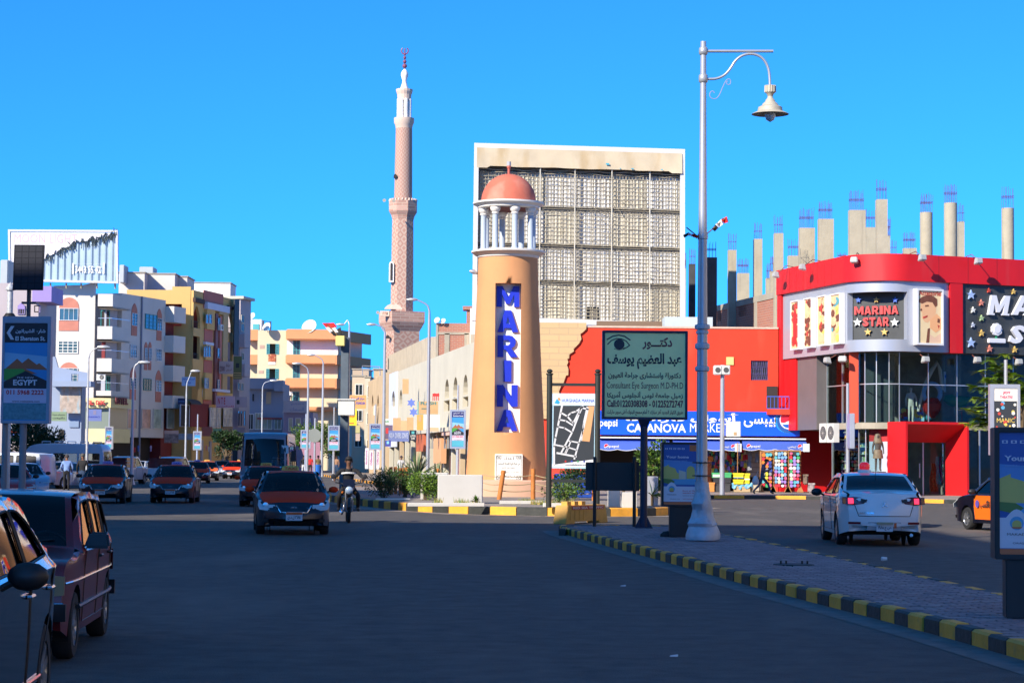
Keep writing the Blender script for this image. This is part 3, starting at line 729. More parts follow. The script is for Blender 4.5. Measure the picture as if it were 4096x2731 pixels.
# ================================================================ LARGE EMPTY BILLBOARD
BY=118.5
t=thing('billboard_frame','huge empty white framed billboard with wire lattice and torn cream banner along its top','billboard',P(2320,1290,BY)-Vr((0,0,0)))
bf=Fr((0,BY),(1,0));M_bfr=paint('billboard_white',(.60,.60,.60),.6,.05,.8)
c=[bf.uv(1897,572),bf.uv(2740,597),bf.uv(2740,1312),bf.uv(1888,1283)]
def bl(a,b):
 u=(c[3][0]*(1-a)+c[2][0]*a)*(1-b)+(c[0][0]*(1-a)+c[1][0]*a)*b;z=(c[3][1]*(1-a)+c[2][1]*a)*(1-b)+(c[0][1]*(1-a)+c[1][1]*a)*b;return(u,z)
mb=MB();fw=.022;fh=.028
bf.plate(mb,[[bl(0,0),bl(1,0),bl(1,1),bl(0,1)],[bl(fw,fh),bl(1-fw,fh),bl(1-fw,1-fh),bl(fw,1-fh)]],-.55,0);mb.build('frame',M_bfr,t)
M_sheet=mat('corrugated_sheet',(.66,.65,.62),.6,.0,.10,.8,stain=((.36,.27,.14),(2.2,1,.5),.58,.55));M_sheet2=mat('corrugated_sheet_tan',(.58,.54,.44),.6,.0,.12,.8,stain=((.30,.24,.12),(2,1,.5),.55,.5))
M_rust=mat('rusty_bar',(.42,.37,.27),.85,.2,.3,6);M_dark=mat('dark_gap',(.05,.045,.04),.9)
bf.P(([[bl(.002,.002),bl(.998,.002),bl(.998,.998),bl(.002,.998)]],-.85,-.80,),'backing',paint('backing_grey',(.16,.15,.14),.9),t)
rows_=[(.03,.215),(.245,.42),(.45,.632),(.662,.845)]
cols_=[fw+i*(1-2*fw)/6 for i in range(7)]
for ri,(ra,rb)in enumerate(rows_):
 for ci in range(6):
  x0,x1=cols_[ci]+.001,cols_[ci+1]-.001
  mb=MB();n=28;P0=[bl(x0+(x1-x0)*i/n,ra)for i in range(n+1)];P1=[bl(x0+(x1-x0)*i/n,rb)for i in range(n+1)]
  if ri==0 and ci==3:
   P0=[bl(x0+(x1-x0)*i/n,ra+(.075 if 6<i<18 else 0))for i in range(n+1)]
  dd=ru(-.02,.03)
  for i in range(n):
   da,db=[(-.60,-.565,-.565,-.60)[k%4]+dd for k in(i,i+1)]
   mb.quad(bf.pt(*P0[i],da),bf.pt(*P0[i+1],db),bf.pt(*P1[i+1],db),bf.pt(*P1[i],da))
  mb.build('metal_sheet',random.choice((M_sheet,M_sheet,M_sheet2)),t,fixn=False)
for ci,a in enumerate((.345-.03,.51-.03,.675-.02,.835)):
 p0,p1=bl(a,.0),bl(a,.90);TB(([bf.pt(*p0,-.12),bf.pt(*p1,-.12)],.035,8),'upright_pole',M_sheet2,t)
for b in(.225,.235,.435,.445,.645,.655):
 p0,p1=bl(fw,b),bl(1-fw,b);TB(([bf.pt(*p0,-.2),bf.pt(*p1,-.2)],.016,5),'cross_bar',M_rust,t)
mb=MB()
for ra,rb in rows_+[(.86,.90)]:
 n=max(2,int((rb-ra)/.0205))
 for j in range(n+1):
  b=ra+(rb-ra)*j/n;ph=ru(0,6);am=ru(.001,.0035);pts=[]
  for i in range(41):
   a=fw+(1-2*fw)*i/40;pts.append(bf.pt(*bl(a,b+am*sin(i*1.1+ph)+ru(-.0016,.0016)),-.34))
  mb.tube(pts,.025,4)
for i in range(62):
 a=fw+.004+(1-2*fw-.008)*(i+ru(-.2,.2))/61
 for ra,rb in rows_:mb.tube([bf.pt(*bl(a,ra-.004),-.40),bf.pt(*bl(a+ru(-.001,.001),rb+.006),-.40)],.019 if i%5 else .032,4)
for i in range(26):
 a=ru(.3,.93);b=ru(.05,.8);mb.tube([bf.pt(*bl(a,b),-.26),bf.pt(*bl(a+ru(.02,.06),b+ru(-.07,-.02)),-.26)],.013,4)
mb.build('wire_lattice',M_rust,t,fixn=False,kind='stuff')
# banner remnant
M_ban=mat('faded_banner',(.56,.46,.31),.8,0,.10,.7,stain=((.40,.26,.10),(.9,.6,.35),.52,.55))
mb=MB();nx_,nz_=60,6
for i in range(nx_+1):
 for j in range(nz_+1):
  a=fw*.6+(1-fw*1.2)*i/nx_;lo=.872+.0015*sin(i*.35)-(.0 if 3<i<57 else .012);b=lo+(1-fh*.9-lo)*j/nz_
  d=.03+.05*sin(i*.9+j*.7)*(1-j/nz_)+(.10*max(0,1-min(i,nx_-i)/3)*(1-j/nz_));mb.v.append(bf.pt(*bl(a,b),d))
for i in range(nx_):
 for j in range(nz_):k=i*(nz_+1)+j;mb.f.append((k,k+nz_+1,k+nz_+2,k+1));mb.m.append(0)
bn=mb.build('torn_banner',M_ban,t,smooth=60,fixn=False)
mb=MB()
for a,b,w_,h_ in((.625,.905,.016,.016),(.69,.885,.006,.006),(.745,.885,.012,.009),(.885,.885,.01,.009)):
 p0=bl(a,b);p1=bl(a+w_,b+h_);bf.box(mb,p0[0],p1[0],p0[1]-.08,p0[1]-.08+max(.04,(p1[1]-p0[1])*.6),.085,.095)
mb.build('blue_print_remnant',mat('faded_blue',(.05,.35,.45),.7),bn)
mb=MB()
for a in(.08,.3,.5,.7,.92):p0=bl(a,0);bf.box(mb,p0[0]-.12,p0[0]+.12,7.4,p0[1],-.5,-.25)
mb.build('leg',M_rust,t)
# ================================================================ ORANGE RED BUILDING WITH THE MARKET
MY=113.;mf=Fr((0,MY),(1,0))
M_or=paint('orange_red_render',(.70,.046,.017),.85,.09,.5,bump=.15,bscale=5,stain=((.64,.10,.05),(.7,.7,.25),.55,.5))
M_red2=paint('coral_red_render',(.74,.06,.035),.85,.05,.6,bump=.1,bscale=5)
M_tan=brick_mat('tan_blockwork',(.62,.43,.22),(.58,.40,.21),(.52,.37,.21),.42,(1,0))
mk=thing('market_building','orange red flat roofed building with jagged tan blockwork patch and a small grocery below','building',(mf.uv(2600,1900)[0],MY,.15))
uL=mf.uv(1900,1500)[0];uR=mf.uv(3113,1500)[0];zR=mf.uv(2600,1312)[1];zS=mf.uv(2800,1648)[1];zA=mf.uv(2800,1745)[1]
w0_,w1_=mf.uv(3003,1520),mf.uv(3072,1442);s0,s1=mf.uv(2395,1975),mf.uv(3190,1745)
mf.P(([rect(uL,uR,zA,zR),rect(w0_[0],w1_[0],w0_[1],w1_[1])],-.25,0,),'wall',M_or,mk)
mf.B((uL,s0[0]-.3,0,zA-.002,-.25,0),'ground_wall',M_red2,mk);mf.B((uR-.25,uR,0,zA-.002,-.25,0),'ground_wall',M_red2,mk)
shell(mf,mk,uL,uR,zR,9,M_or)
mf.B((uL,uR,zR+.002,zR+.1,-.28,.04),'coping',paint('coping_pale',(.6,.45,.35),.9,.15,3),mk)
window(mf,mk,w0_[0],w1_[0],w0_[1],w1_[1],.14,mat('window_blue',(.05,.06,.16),.5),M_glass,3,3)
mb=MB()
for k in range(8):
 for s in(-1,1):
  cu_=w0_[0]+(w1_[0]-w0_[0])*(k+.5)/8;hz_=.2;mb.tube([mf.pt(cu_-s*.05,w0_[1]+.02,-.06),mf.pt(cu_+s*.06,w1_[1]-.02,-.06)],.01,4)
mb.build('window_grille',mat('grille_violet',(.12,.10,.22),.5),mk)
zz=zc(2150,1240,3.267)
jag=[(640,168),(635,250),(600,285),(560,315),(573,380),(540,440),(470,510),(475,540),(415,580),(412,632),(388,640),(402,680),(384,720),(405,770),(400,850),(372,856),(340,950),(305,1000),(280,1060),(284,1090),(240,1180),(225,1300),(180,1420)]
jp=[mf.uv(*zz(*p))for p in jag];uj=mf.uv(1900,1600)[0]
mf.P(([[(uj,jp[-1][1]),(uj,jp[0][1])]+jp],.002,.12,),'blockwork_patch',M_tan,mk)
mb=MB();zt_=zR;mf.box(mb,mf.uv(2395,1320)[0],mf.uv(2700,1320)[0],zR+.1,zR+.55,-3.2,-3.0);mb.build('roof_upstand',paint('brown_upstand',(.20,.13,.08)),mk)
mb=MB();a=mf.uv(2662,1312);b=mf.uv(2855,1275);mf.box(mb,a[0],b[0],zR+.1,zR+.65,-2.5,-.6);mb.build('roof_box',paint('pale_blue_box',(.50,.58,.62)),mk)
# roof edge of blue sign
bs=thing('market_sign','long bright blue shop sign lettered CASANOVA MARKET with a round drink logo','sign',mf.pt((s0[0]+s1[0])/2,zA,.5))
a=mf.uv(2385,1738,.7);b=mf.uv(3200,1648,.7);M_sign=mat('sign_blue',(.008,.10,.80),.35,0,.06,.6);M_sw=mat('sign_white',(.80,.80,.82),.5)
mf.B((a[0],b[0],a[1],b[1],.3,.7),'board',M_sign,bs,bevel=.02)
f=frfn(mf,.706);q=lambda x,y:mf.uv(x,y,.7)
def sgn(mb,s,x0,y0,x1,y1,**k):
 p0,p1=q(x0,y1),q(x1,y0);letters(mb,s,f,p0[0],p1[0],p0[1],p1[1],**k)
mb=MB();sgn(mb,'CASANOVA',2507,1695,2744,1728,bold=.035);sgn(mb,'MARKET',2760,1694,2905,1727,bold=.035)
sgn(mb,arabic('كازانوفا'),2500,1658,2745,1690,bold=.03);sgn(mb,arabic('أسواق'),2762,1652,2955,1691,bold=.035)
sgn(mb,arabic('بيبسى'),2975,1668,3105,1708,bold=.02);sgn(mb,'pepsi',2398,1676,2470,1714,bold=.02)
mb.build('lettering',M_sw,bs,fixn=False)
def roundlogo(fr,par,cu,cz,r,d):
 lg=fr.P(([circ(cu,cz,r,24,r*1.05)],d,d+.012,),'round_logo',M_sw,par)
 mb=MB();pts=[(cu+r*.9*cos(x),cz+r*.95*sin(x))for x in[R(30+i*14)for i in range(13)]]+[(cu-r*.5,cz-r*.35),(cu,cz-.12*r),(cu+r*.35,cz+.1*r)]
 fr.plate(mb,[pts],d+.013,d+.016);mb.build('red_field',mat('logo_red',(.72,.02,.05),.4),lg)
 mb=MB();pts=[(cu+r*.88*cos(x),cz+r*.93*sin(x))for x in[R(215+i*13)for i in range(12)]]+[(cu+r*.45,cz-r*.22),(cu,cz-.5*r)]
 fr.plate(mb,[pts],d+.013,d+.016);mb.build('blue_field',mat('logo_blue',(.01,.12,.5),.4),lg)
p_=q(3150,1682);mb=MB();n_=21;crn=[]
for i in range(n_*2):a_=R(150+i*120/n_/1.2);crn.append((p_[0]+.03+(.62 if i%2 else .56)*cos(a_),p_[1]-.03+(.66 if i%2 else .60)*sin(a_)))
crn+=[(p_[0]+.2,p_[1]-.1),(p_[0],p_[1]+.2)]
mf.plate(mb,[circ(p_[0],p_[1],.66,24)],.701,.706);mb.build('glow_disc',mat('sign_cyan',(.02,.30,.75),.4),bs)
mf.P(([crn],.707,.711,),'bottle_cap_edge',mat('cap_blue',(.02,.10,.35),.4),bs)
roundlogo(mf,bs,p_[0]+.04,p_[1]+.04,.46,.712)
# balcony with blue railing right of the window
a=mf.uv(3060,1636);b=mf.uv(3148,1586)
mf.B((a[0],b[0]+.1,a[1]-.3,a[1],.002,.9),'balcony_slab',M_or,mk)
rails(mf,mk,a[0],b[0],a[1],b[1],.85,mat('railing_blue',(.05,.12,.5),.5),.18)
mb=MB();a2=mf.uv(3066,1640);b2=mf.uv(3110,1545);mf.box(mb,a2[0],b2[0],a[1]+.01,b2[1],.002,.05);mb.build('balcony_door',M_inside,mk)
# long awning rail and awnings
M_awn=mat('awning_blue',(.06,.13,.55),.75,0,.08,1);M_awt=paint('awning_trim',(.7,.72,.75),.7)
mb=MB();a=mf.uv(2395,1753,1.2);b=mf.uv(3222,1740,1.2);mf.box(mb,a[0],b[0],a[1]+.02,a[1]+.09,.002,1.35);mb.build('canopy_edge',M_awt,mk)
for k,(x0,x1,lab)in enumerate(((2400,2680,'left'),(2694,2962,'middle'),(2972,3228,'right'))):
 aw=thing('awning','%s of the three scalloped blue awnings under the market sign'%lab.replace('left','leftmost').replace('right','rightmost'),'awning',mf.pt(mf.uv(x0,1750)[0],2.9,.1),group='blue awnings of the market')
 D=1.6;a=mf.uv(x0,1797,D);b=mf.uv(x1,1752,D);n=30;mb=MB();zb_=a[1];zt2=b[1];u0,u1=a[0],b[0]
 for i in range(n):
  ua,ub=u0+(u1-u0)*i/n,u0+(u1-u0)*(i+1)/n
  sa,sb=[zb_+.02-.07*abs(sin(pi*k2*4/n))for k2 in(i,i+1)]
  mb.quad(mf.pt(ua,zt2-.02,D*.45),mf.pt(ub,zt2-.02,D*.45),mf.pt(ub,zb_+.32,D),mf.pt(ua,zb_+.32,D))
  mb.quad(mf.pt(ua,zb_+.32,D),mf.pt(ub,zb_+.32,D),mf.pt(ub,sb,D+.02),mf.pt(ua,sa,D+.02))
 for u in(u0,u1):mb.add([mf.pt(u,zt2-.02,D*.45),mf.pt(u,zb_+.32,D),mf.pt(u,zb_,D),mf.pt(u,zb_+.25,D*.5)],[(0,1,2,3)])
 cl=mb.build('cloth',M_awn,aw,fixn=False)
 TB(([mf.pt(u0+(u1-u0)*i/48,zb_+.015-.07*abs(sin(pi*i*4/48)),D+.025)for i in range(49)],.018,4),'scallop_trim',M_awt,cl)
 fa=frfn(mf,D+.03);L_=u1-u0
 mb=MB();letters(mb,'pepsi',fa,u0+L_*.13,u0+L_*.27,zb_+.07,zb_+.24,bold=.02);letters(mb,arabic('بيبسى'),fa,u0+L_*.70,u0+L_*.83,zb_+.07,zb_+.22,bold=.01);mb.build('lettering',M_awt,cl,fixn=False)
 roundlogo(mf,cl,u0+L_*.09,zb_+.17,.12,D+.02);roundlogo(mf,cl,u0+L_*.89,zb_+.17,.12,D+.02)
for x,y0_,y1_ in((2953,1776,1806),(3225,1776,1806)):
 a=mf.uv(x,y1_,1.7);tag(mf.B((a[0]-.17,a[0]+.17,a[1],a[1]+.42,1.66,1.70),'white_flap',M_awt),'white cloth flap hanging under the %s end of the blue awnings'%('middle'if x<3000 else 'right hand'),'cloth')
 # shop interior
room(mf,mk,s0[0]-.3,uR-.26,.15,zA-.01,-.26,-5.5,mat('shop_wall',(.16,.14,.12),.9))
# slatted white back board at the right bay
mb=MB();a=mf.uv(2985,1970,-.9);b=mf.uv(3178,1790,-.9);M_slat=paint('slatwall',(.55,.52,.48),.7)
k=0;z=.9
while z<b[1]:
 mf.B((a[0],b[0],z,z+.24,-.95,-.90),'slat',M_slat,mk);z+=.262
 # ================================================================ RED CORNER SHOP
M_red=mat('red_cladding',(.60,.008,.012),.5,0,.10,.45,stain=((.50,.05,.05),(1.2,1.2,.2),.58,.45))
M_silver=mat('silver_cladding',(.42,.45,.52),.38,.35,.03,.6)
M_board=mat('dark_sign_board',(.045,.05,.052),.45,0,.25,1.2)
M_shopglass=mat('shop_glass',(.1,.1,.1),.1,1.22,trans=(.80,.90,.90))
M_greyp=mat('grey_panel',(.17,.15,.15),.5,.2,.08,1)
S_C=XG(3392,105.2,0);S_A=XG(3128,113.4,0);S_D=XG(3622,103.9,0)
tR=Vr((.925,.379,0));S_E=S_D+tR*15
arcp=[]
tL=(S_C-S_A).normalized();
for i in range(13):
 s=i/12;h00=2*s**3-3*s**2+1;h10=s**3-2*s**2+s;h01=-2*s**3+3*s**2;h11=s**3-s**2;L_=(S_D-S_C).length
 arcp.append(S_C*h00+tL*L_*1.05*h10+S_D*h01+tR*L_*1.05*h11)
FL=Fr(S_A,S_C-S_A);LA=(S_C-S_A).length;FR_=Fr(S_D,tR)
star_b=thing('red_corner_shop','bright red two storey corner shop with curved silver fascia and glass front','building',(S_C.x,S_C.y+4,.15))
zTop=P(3500,1018,104).z;zBand=P(3500,1125,104).z;zSil=P(3500,1405,104).z;zFl=P(3600,1690,104).z
def strip(name,pts,z0,z1,m,th=.3,smooth=30,par=None,outd=0.):
 "wall strip of thickness th following plan points"
 n=len(pts);mb=MB();nr=[]
 for i in range(n):
  d=(pts[min(i+1,n-1)]-pts[max(i-1,0)]).normalized();nr.append(Vr((d.y,-d.x,0)))
 for z in(z0,z1):
  for i in range(n):mb.v.append(Vr((*(pts[i]+nr[i]*outd)[:2],z)))
  for i in range(n):mb.v.append(Vr((*(pts[i]+nr[i]*(outd-th))[:2],z)))
 for i in range(n-1):
  a,b=i,i+1
  mb.f+=[(a,b,b+2*n,a+2*n),(b+n,a+n,a+3*n,b+3*n),(a+2*n,b+2*n,b+3*n,a+3*n),(a,a+n,b+n,b)];mb.m+=[0]*4
 mb.f+=[(0,2*n,3*n,n),(n-1,2*n-1,4*n-1,3*n-1)];mb.m+=[0,0]
 return mb.build(name,m,par or star_b,smooth=smooth)
plan=[S_A]+arcp+[S_E]
strip('roof_band',plan,zBand,zTop,M_red,.35,outd=.35)
for i in range(1,9):q=S_A+(S_C-S_A)*(i/9.3);fr=Fr(q,tL);fr.B((-.012,.012,zBand,zTop,.345,.356),'panel_joint',mat('joint_dark_red',(.30,.01,.015),.6),star_b)
for i in range(1,8):FR_.B((1.7*i-.012,1.7*i+.012,zBand,zTop,.345,.356),'panel_joint',MATS['joint_dark_red'],star_b)
silL=S_A+tL*.55;rX=FR_.uv(3800,1250)[0]
strip('silver_fascia_top',[silL]+arcp+[S_D+tR*rX],FR_.uv(3612,1168)[1],zBand-.002,M_silver,.3,outd=.18)
strip('silver_fascia_bottom',[silL]+arcp+[S_D+tR*rX],zSil,FR_.uv(3612,1358)[1],M_silver,.3,outd=.18)
zm0,zm1=FR_.uv(3612,1358)[1]+.002,FR_.uv(3612,1168)[1]-.002
strip('silver_fascia_left',[silL]+arcp[:2],zm0,zm1,M_silver,.3,outd=.18)
strip('silver_fascia_right',[arcp[-1],S_D+tR*rX],zm0,zm1,M_silver,.3,outd=.18)
strip('red_pillar_left',[S_A,S_A+tL*.53],.15,zBand-.004,M_red,.5,outd=.3)
# red side return below the fascia on the left
FL.B((.54,2.1,zFl-.3,zSil-.01,-1.2,.1),'side_panel',M_red,star_b)
FL.B((2.11,4.6,zFl-.3,zSil-.01,-1.0,.0),'grey_panel',M_greyp,star_b)
# corner sign on a flat chord inside the opening
ch=(arcp[-1]-arcp[1]);CF=Fr(arcp[1]+Vr((-ch.y,ch.x,0)).normalized()*.12,ch)
CL=ch.length
mb=MB();CF.box(mb,-.05,CL+.05,zm0-.05,zm1+.05,-.15,-.02)
sg=thing('corner_sign','dark panel lettered MARINA STAR in red with gold, white and blue stars','sign',CF.pt(CL/2,zm0,0))
mb.build('board',M_board,sg)
M_rl=mat('letter_red',(.60,.05,.05),.5);M_gold=mat('star_gold',(.62,.42,.12),.45);M_sb=mat('star_blue',(.06,.15,.62),.45);M_sgreen=mat('star_green',(.35,.48,.25),.5);M_spink=mat('star_pink',(.62,.22,.16),.5);M_swh=mat('star_white',(.72,.72,.68),.5)
cq=lambda x,y:CF.uv(x,y,.1);cf=frfn(CF,.0,.1)
for s,x0,y0,x1,y1 in(('MARINA',3417,1222,3593,1259),('STAR',3450,1268,3556,1305)):
 n=len(s);W_=[1.35 if c_=='M'else .45 if c_=='I'else 1. for c_ in s];tot=sum(W_)+.12*(n-1);p0,p1=cq(x0,y1),cq(x1,y0);u=p0[0]
 for c_,ww in zip(s,W_):
  du=(p1[0]-p0[0])/tot;mb=MB();letters(mb,c_,cf,u,u+du*ww,p0[1],p1[1],bold=.045,depth=1);mb.build('letter',M_rl,sg);u+=du*(ww+.12)
z9=zc(3350,1050,3.135)
for x,y,r,m_ in((262,470,40,M_sb),(485,470,40,M_gold),(722,470,40,M_sb),(250,750,60,M_swh),(716,750,60,M_swh),(380,870,50,M_gold),(588,870,50,M_gold)):
 p0=cq(*z9(x,y));CF.P(([star(p0[0],p0[1],r/3.135/8533*104)],.0,.12,),'star',m_,sg)
 # framed picture boxes on the left wing
M_pframe=paint('picture_frame_white',(.74,.74,.76),.5)
M_skin=mat('print_skin',(.78,.52,.28),.7,0,.18,2.5);M_pr=mat('print_red',(.50,.06,.04),.7,0,.3,3);M_py=mat('print_yellow',(.75,.55,.12),.7);M_pb=mat('print_brown',(.18,.06,.035),.7,0,.3,4);M_pt=mat('print_teal',(.10,.35,.40),.7)
z6=zc(2650,700,1.6266)
for i,(x0,x1,yt,yb,lab)in enumerate(((832,885,812,1140,'leftmost tall framed picture with a figure in red on the red shop'),(918,970,795,1128,'second framed picture from the left on the curved shop fascia'),(1005,1060,780,1115,'third framed picture from the left on the curved shop fascia'),(1090,1155,765,1105,'fourth framed picture beside the dark corner sign'))):
 a=FL.uv(*z6(x0,yb),.45);b=FL.uv(*z6(x1,yt),.45);pic=thing('framed_picture',lab,'picture',FL.pt((a[0]+b[0])/2,a[1],.2),group='tall framed pictures on the left wing')
 FL.P(([rect(a[0],b[0],a[1],b[1]),rect(a[0]+.06,b[0]-.06,a[1]+.06,b[1]-.06)],.19,.47,),'frame',M_pframe,pic)
 pr=FL.B((a[0]+.06,b[0]-.06,a[1]+.06,b[1]-.06,.3,.42),'print',M_skin,pic)
 w_,h_=b[0]-a[0]-.14,b[1]-a[1]-.14;mb=MB();rr=random.Random(i+3)
 for k in range(34):
  cu,cz=a[0]+.07+w_*rr.random(),a[1]+.1+h_*rr.random();s_=w_*rr.uniform(.12,.3);cu=min(max(cu,a[0]+.07+s_),b[0]-.07-s_);cz=min(max(cz,a[1]+.08+s_),b[1]-.08-s_)
  FL.plate(mb,[circ(cu,cz,s_,7,s_*rr.uniform(.5,1.0))],.421,.4215+.0006*k,rr.choice(((0,0,0,1,3),(1,1,0,3,3),(0,2,3,1,3),(2,3,1,3,4))[i]))
 mb.build('printed_figures',[M_pr,M_pb,M_py,M_skin,M_pt],pr,fixn=False)
 if i==0:FL.P(([[(a[0]+w_*.35,a[1]+.3),(a[0]+w_*.8,a[1]+.3),(a[0]+w_*.85,a[1]+h_*.75),(a[0]+w_*.6,a[1]+h_*.92),(a[0]+w_*.35,a[1]+h_*.75)]],.44,.445,),'red_dress',mat('dress_red',(.7,.03,.03),.6),pr)
 # large face poster on the right wing
a=FR_.uv(3668,1378,.55);b=FR_.uv(3774,1158,.55)
pic=thing('face_poster','framed poster lettered Accessories with a dark haired woman touching her jewellery','poster',FR_.pt((a[0]+b[0])/2,a[1],.2))
FR_.P(([rect(a[0],b[0],a[1],b[1]),rect(a[0]+.09,b[0]-.09,a[1]+.09,b[1]-.09)],.19,.57,),'frame',M_pframe,pic)
pr=FR_.B((a[0]+.09,b[0]-.09,a[1]+.09,b[1]-.09,.3,.50),'print',mat('print_cream',(.80,.62,.36),.6,0,.05,1),pic)
def pq(x,y):return FR_.uv(*z9(x,y),.5)
def shape(pts,m_,d,name,par=pr):mb=MB();FR_.plate(mb,[[pq(*p)for p in reversed(pts)]],d,d+.002);return mb.build(name,m_,par)
shape([(1100,430),(1190,425),(1245,480),(1240,560),(1230,640),(1190,700),(1130,755),(1095,745),(1060,700),(1062,640),(1040,590),(1050,500)],mat('print_face',(.80,.45,.24),.6),.502,'printed_face')
shape([(1010,470),(1060,430),(1130,405),(1200,420),(1250,460),(1252,540),(1225,560),(1190,500),(1120,490),(1060,515),(1020,500)],M_pb,.506,'printed_hair')
shape([(1160,720),(1240,640),(1300,700),(1305,830),(1230,880),(1160,820)],mat('print_hand',(.82,.42,.2),.6),.505,'printed_hand')
shape([(1130,830),(1160,820),(1150,1005),(1110,1005)],M_pb,.505,'printed_scarf');shape([(1160,900),(1220,940),(1300,880),(1310,1005),(1160,1005)],mat('print_neck',(.76,.50,.34),.6),.503,'printed_neck')
shape([(1255,700),(1285,710),(1280,760),(1250,750)],M_pb,.510,'printed_earring');shape([(1252,780),(1280,790),(1268,835)],M_pr,.510,'printed_jewel');shape([(1070,680),(1130,660),(1125,685),(1075,705)],M_pr,.508,'printed_lips')
shape([(1095,535),(1140,530),(1145,548),(1100,555)],M_pb,.508,'printed_eye');shape([(1035,585),(1055,575),(1062,600),(1042,608)],M_pb,.508,'printed_eye')
mb=MB();p0,p1=pq(1022,410),pq(1308,360);letters(mb,'Accessories',frfn(FR_,.512),p0[0],p1[0],p0[1],p1[1],bold=.03);mb.build('lettering',M_pr,pr,fixn=False)
# red pillar and the big dark name board on the right
uP0=FR_.uv(3800,1300,.3)[0];uP1=FR_.uv(3850,1300,.3)[0]
FR_.B((uP0,uP1,zSil-.02,zBand-.003,-.3,.33),'red_pillar',M_red,star_b)
ns=thing('name_board','black name board with large white letters, coloured stars and a rose beside the corner shop','sign',FR_.pt(uP1+3,zSil,.1))
zB1=FR_.uv(3850,1133,.2)[1];FR_.B((uP1+.01,14.8,zSil,zB1,-.2,.2),'board',M_board,ns)
nq=lambda x,y:FR_.uv(*z9(x,y),.3);nf=frfn(FR_,.19,.36);M_wl=mat('letter_white',(.74,.75,.80),.4)
for s,x0,y0,x1,y1 in(('M',1885,420,2160,655),('A',2185,420,2420,655),('S',2150,790,2345,1012),('T',2370,790,2560,1012)):
 p0,p1=nq(x0,y1),nq(x1,y0);mb=MB();letters(mb,s,nf,p0[0],p1[0],p0[1],p1[1],bold=.05,shear=.22,depth=1)
 if s in 'MA':
  for k in((0,.28),(.62,.95)):FR_.box(mb,p0[0]+(p1[0]-p0[0])*k[0],p0[0]+(p1[0]-p0[0])*k[1],p0[1],p0[1]+.09,.2,.355)
 mb.build('letter',M_wl,ns)
for x,y,r,m_ in((1680,405,65,M_sb if 0 else mat('star_pale_blue',(.35,.48,.75),.4)),(1903,350,32,M_pr),(2213,365,38,M_gold),(1808,505,45,M_spink),(1705,595,42,M_swh),(1812,697,42,M_sgreen),(1703,783,36,mat('star_grey',(.45,.5,.6),.4)),(1812,885,46,M_gold),(1680,1005,68,MATS.get('star_pale_blue')),(1913,1080,48,M_spink),(2228,1092,46,M_gold)):
 p0=nq(x,y);FR_.P(([star(p0[0],p0[1],r/3.135/8533*105)],.2,.3,),'star',m_ or M_sb,ns)
p0=nq(1998,850);mb=MB()
for k in range(9):a_=2*pi*k/9;FR_.plate(mb,[circ(p0[0]+.2*cos(a_),p0[1]+.05+.2*sin(a_),.12,10)],.2,.30+.005*k)
FR_.plate(mb,[circ(p0[0],p0[1]+.05,.2,14)],.2,.37);mb.build('rose',M_wl,ns)
FR_.B((p0[0]-.04,p0[0]+.04,p0[1]-.55,p0[1]-.16,.2,.28),'rose_stem',mat('stem_green',(.03,.3,.15),.5),ns)
pa,pb=nq(1888,1008),nq(2105,955);FR_.B((pa[0],pb[0],pa[1],pb[1],.2,.36),'small_plate',M_wl,ns,bevel=.03)
# roof edge lamps on rods
M_lampb=paint('floodlight_grey',(.42,.43,.42),.5,.06)
def flood(fr,x,y,d,lab,roof=True,w_=.36,sc=1.):
 a=fr.uv(x,y,d);t=thing('floodlight',lab,'floodlight',fr.pt(a[0],a[1],d),group='floodlights of the red corner shop')
 mb=MB();u,z=a;h=.17*sc;w_=w_*sc
 mb.hexa([fr.pt(u-w_/2,z-h,d-.1),fr.pt(u+w_/2,z-h,d-.1),fr.pt(u+w_/2,z-h*.6,d+.22),fr.pt(u-w_/2,z-h*.6,d+.22)],[fr.pt(u-w_/2*.9,z+h,d-.02),fr.pt(u+w_/2*.9,z+h,d-.02),fr.pt(u+w_/2*.9,z+h*.9,d+.2),fr.pt(u-w_/2*.9,z+h*.9,d+.2)])
 mb.build('housing',M_lampb,t,bevel=.03)
 TB(([fr.pt(u,z,d),fr.pt(u,z+.12,d-.1)]+([fr.pt(u-.0,zTop+.12,d-.5),fr.pt(u,zTop+.05,.0)]if roof else[fr.pt(u,z+.3,.05)]),.022,6),'arm',mat('arm_rust',(.20,.07,.05),.6),t)
flood(FL,*z6(745,650),1.0,'floodlight on a rod at the far left of the red roof edge');flood(FL,*z6(918,600),1.0,'floodlight on a rod, second from the left of the red roof edge')
flood(CF,*z6(1250,555),1.0,'floodlight on the curved corner above the dark star sign');flood(FR_,*z6(1685,540),1.0,'floodlight over the face poster on the red roof edge');flood(FR_,*z6(2050,562),1.0,'floodlight over the red pillar near the picture edge')
zq=zc(3100,1400,2.6137)
flood(FL,*zq(560,108),.5,'left one of the pair of floodlights under the curved fascia',False,.42);flood(CF,*zq(712,95),.5,'right one of the pair of floodlights under the curved fascia',False,.42)
flood(FR_,*zq(1565,100),.5,'floodlight hanging under the face poster',False,.36);flood(FR_,3906,1440,.5,'floodlight hanging under the left end of the black name board',False,.34);flood(FR_,4072,1448,.5,'floodlight hanging under the black name board at the picture edge',False,.34)
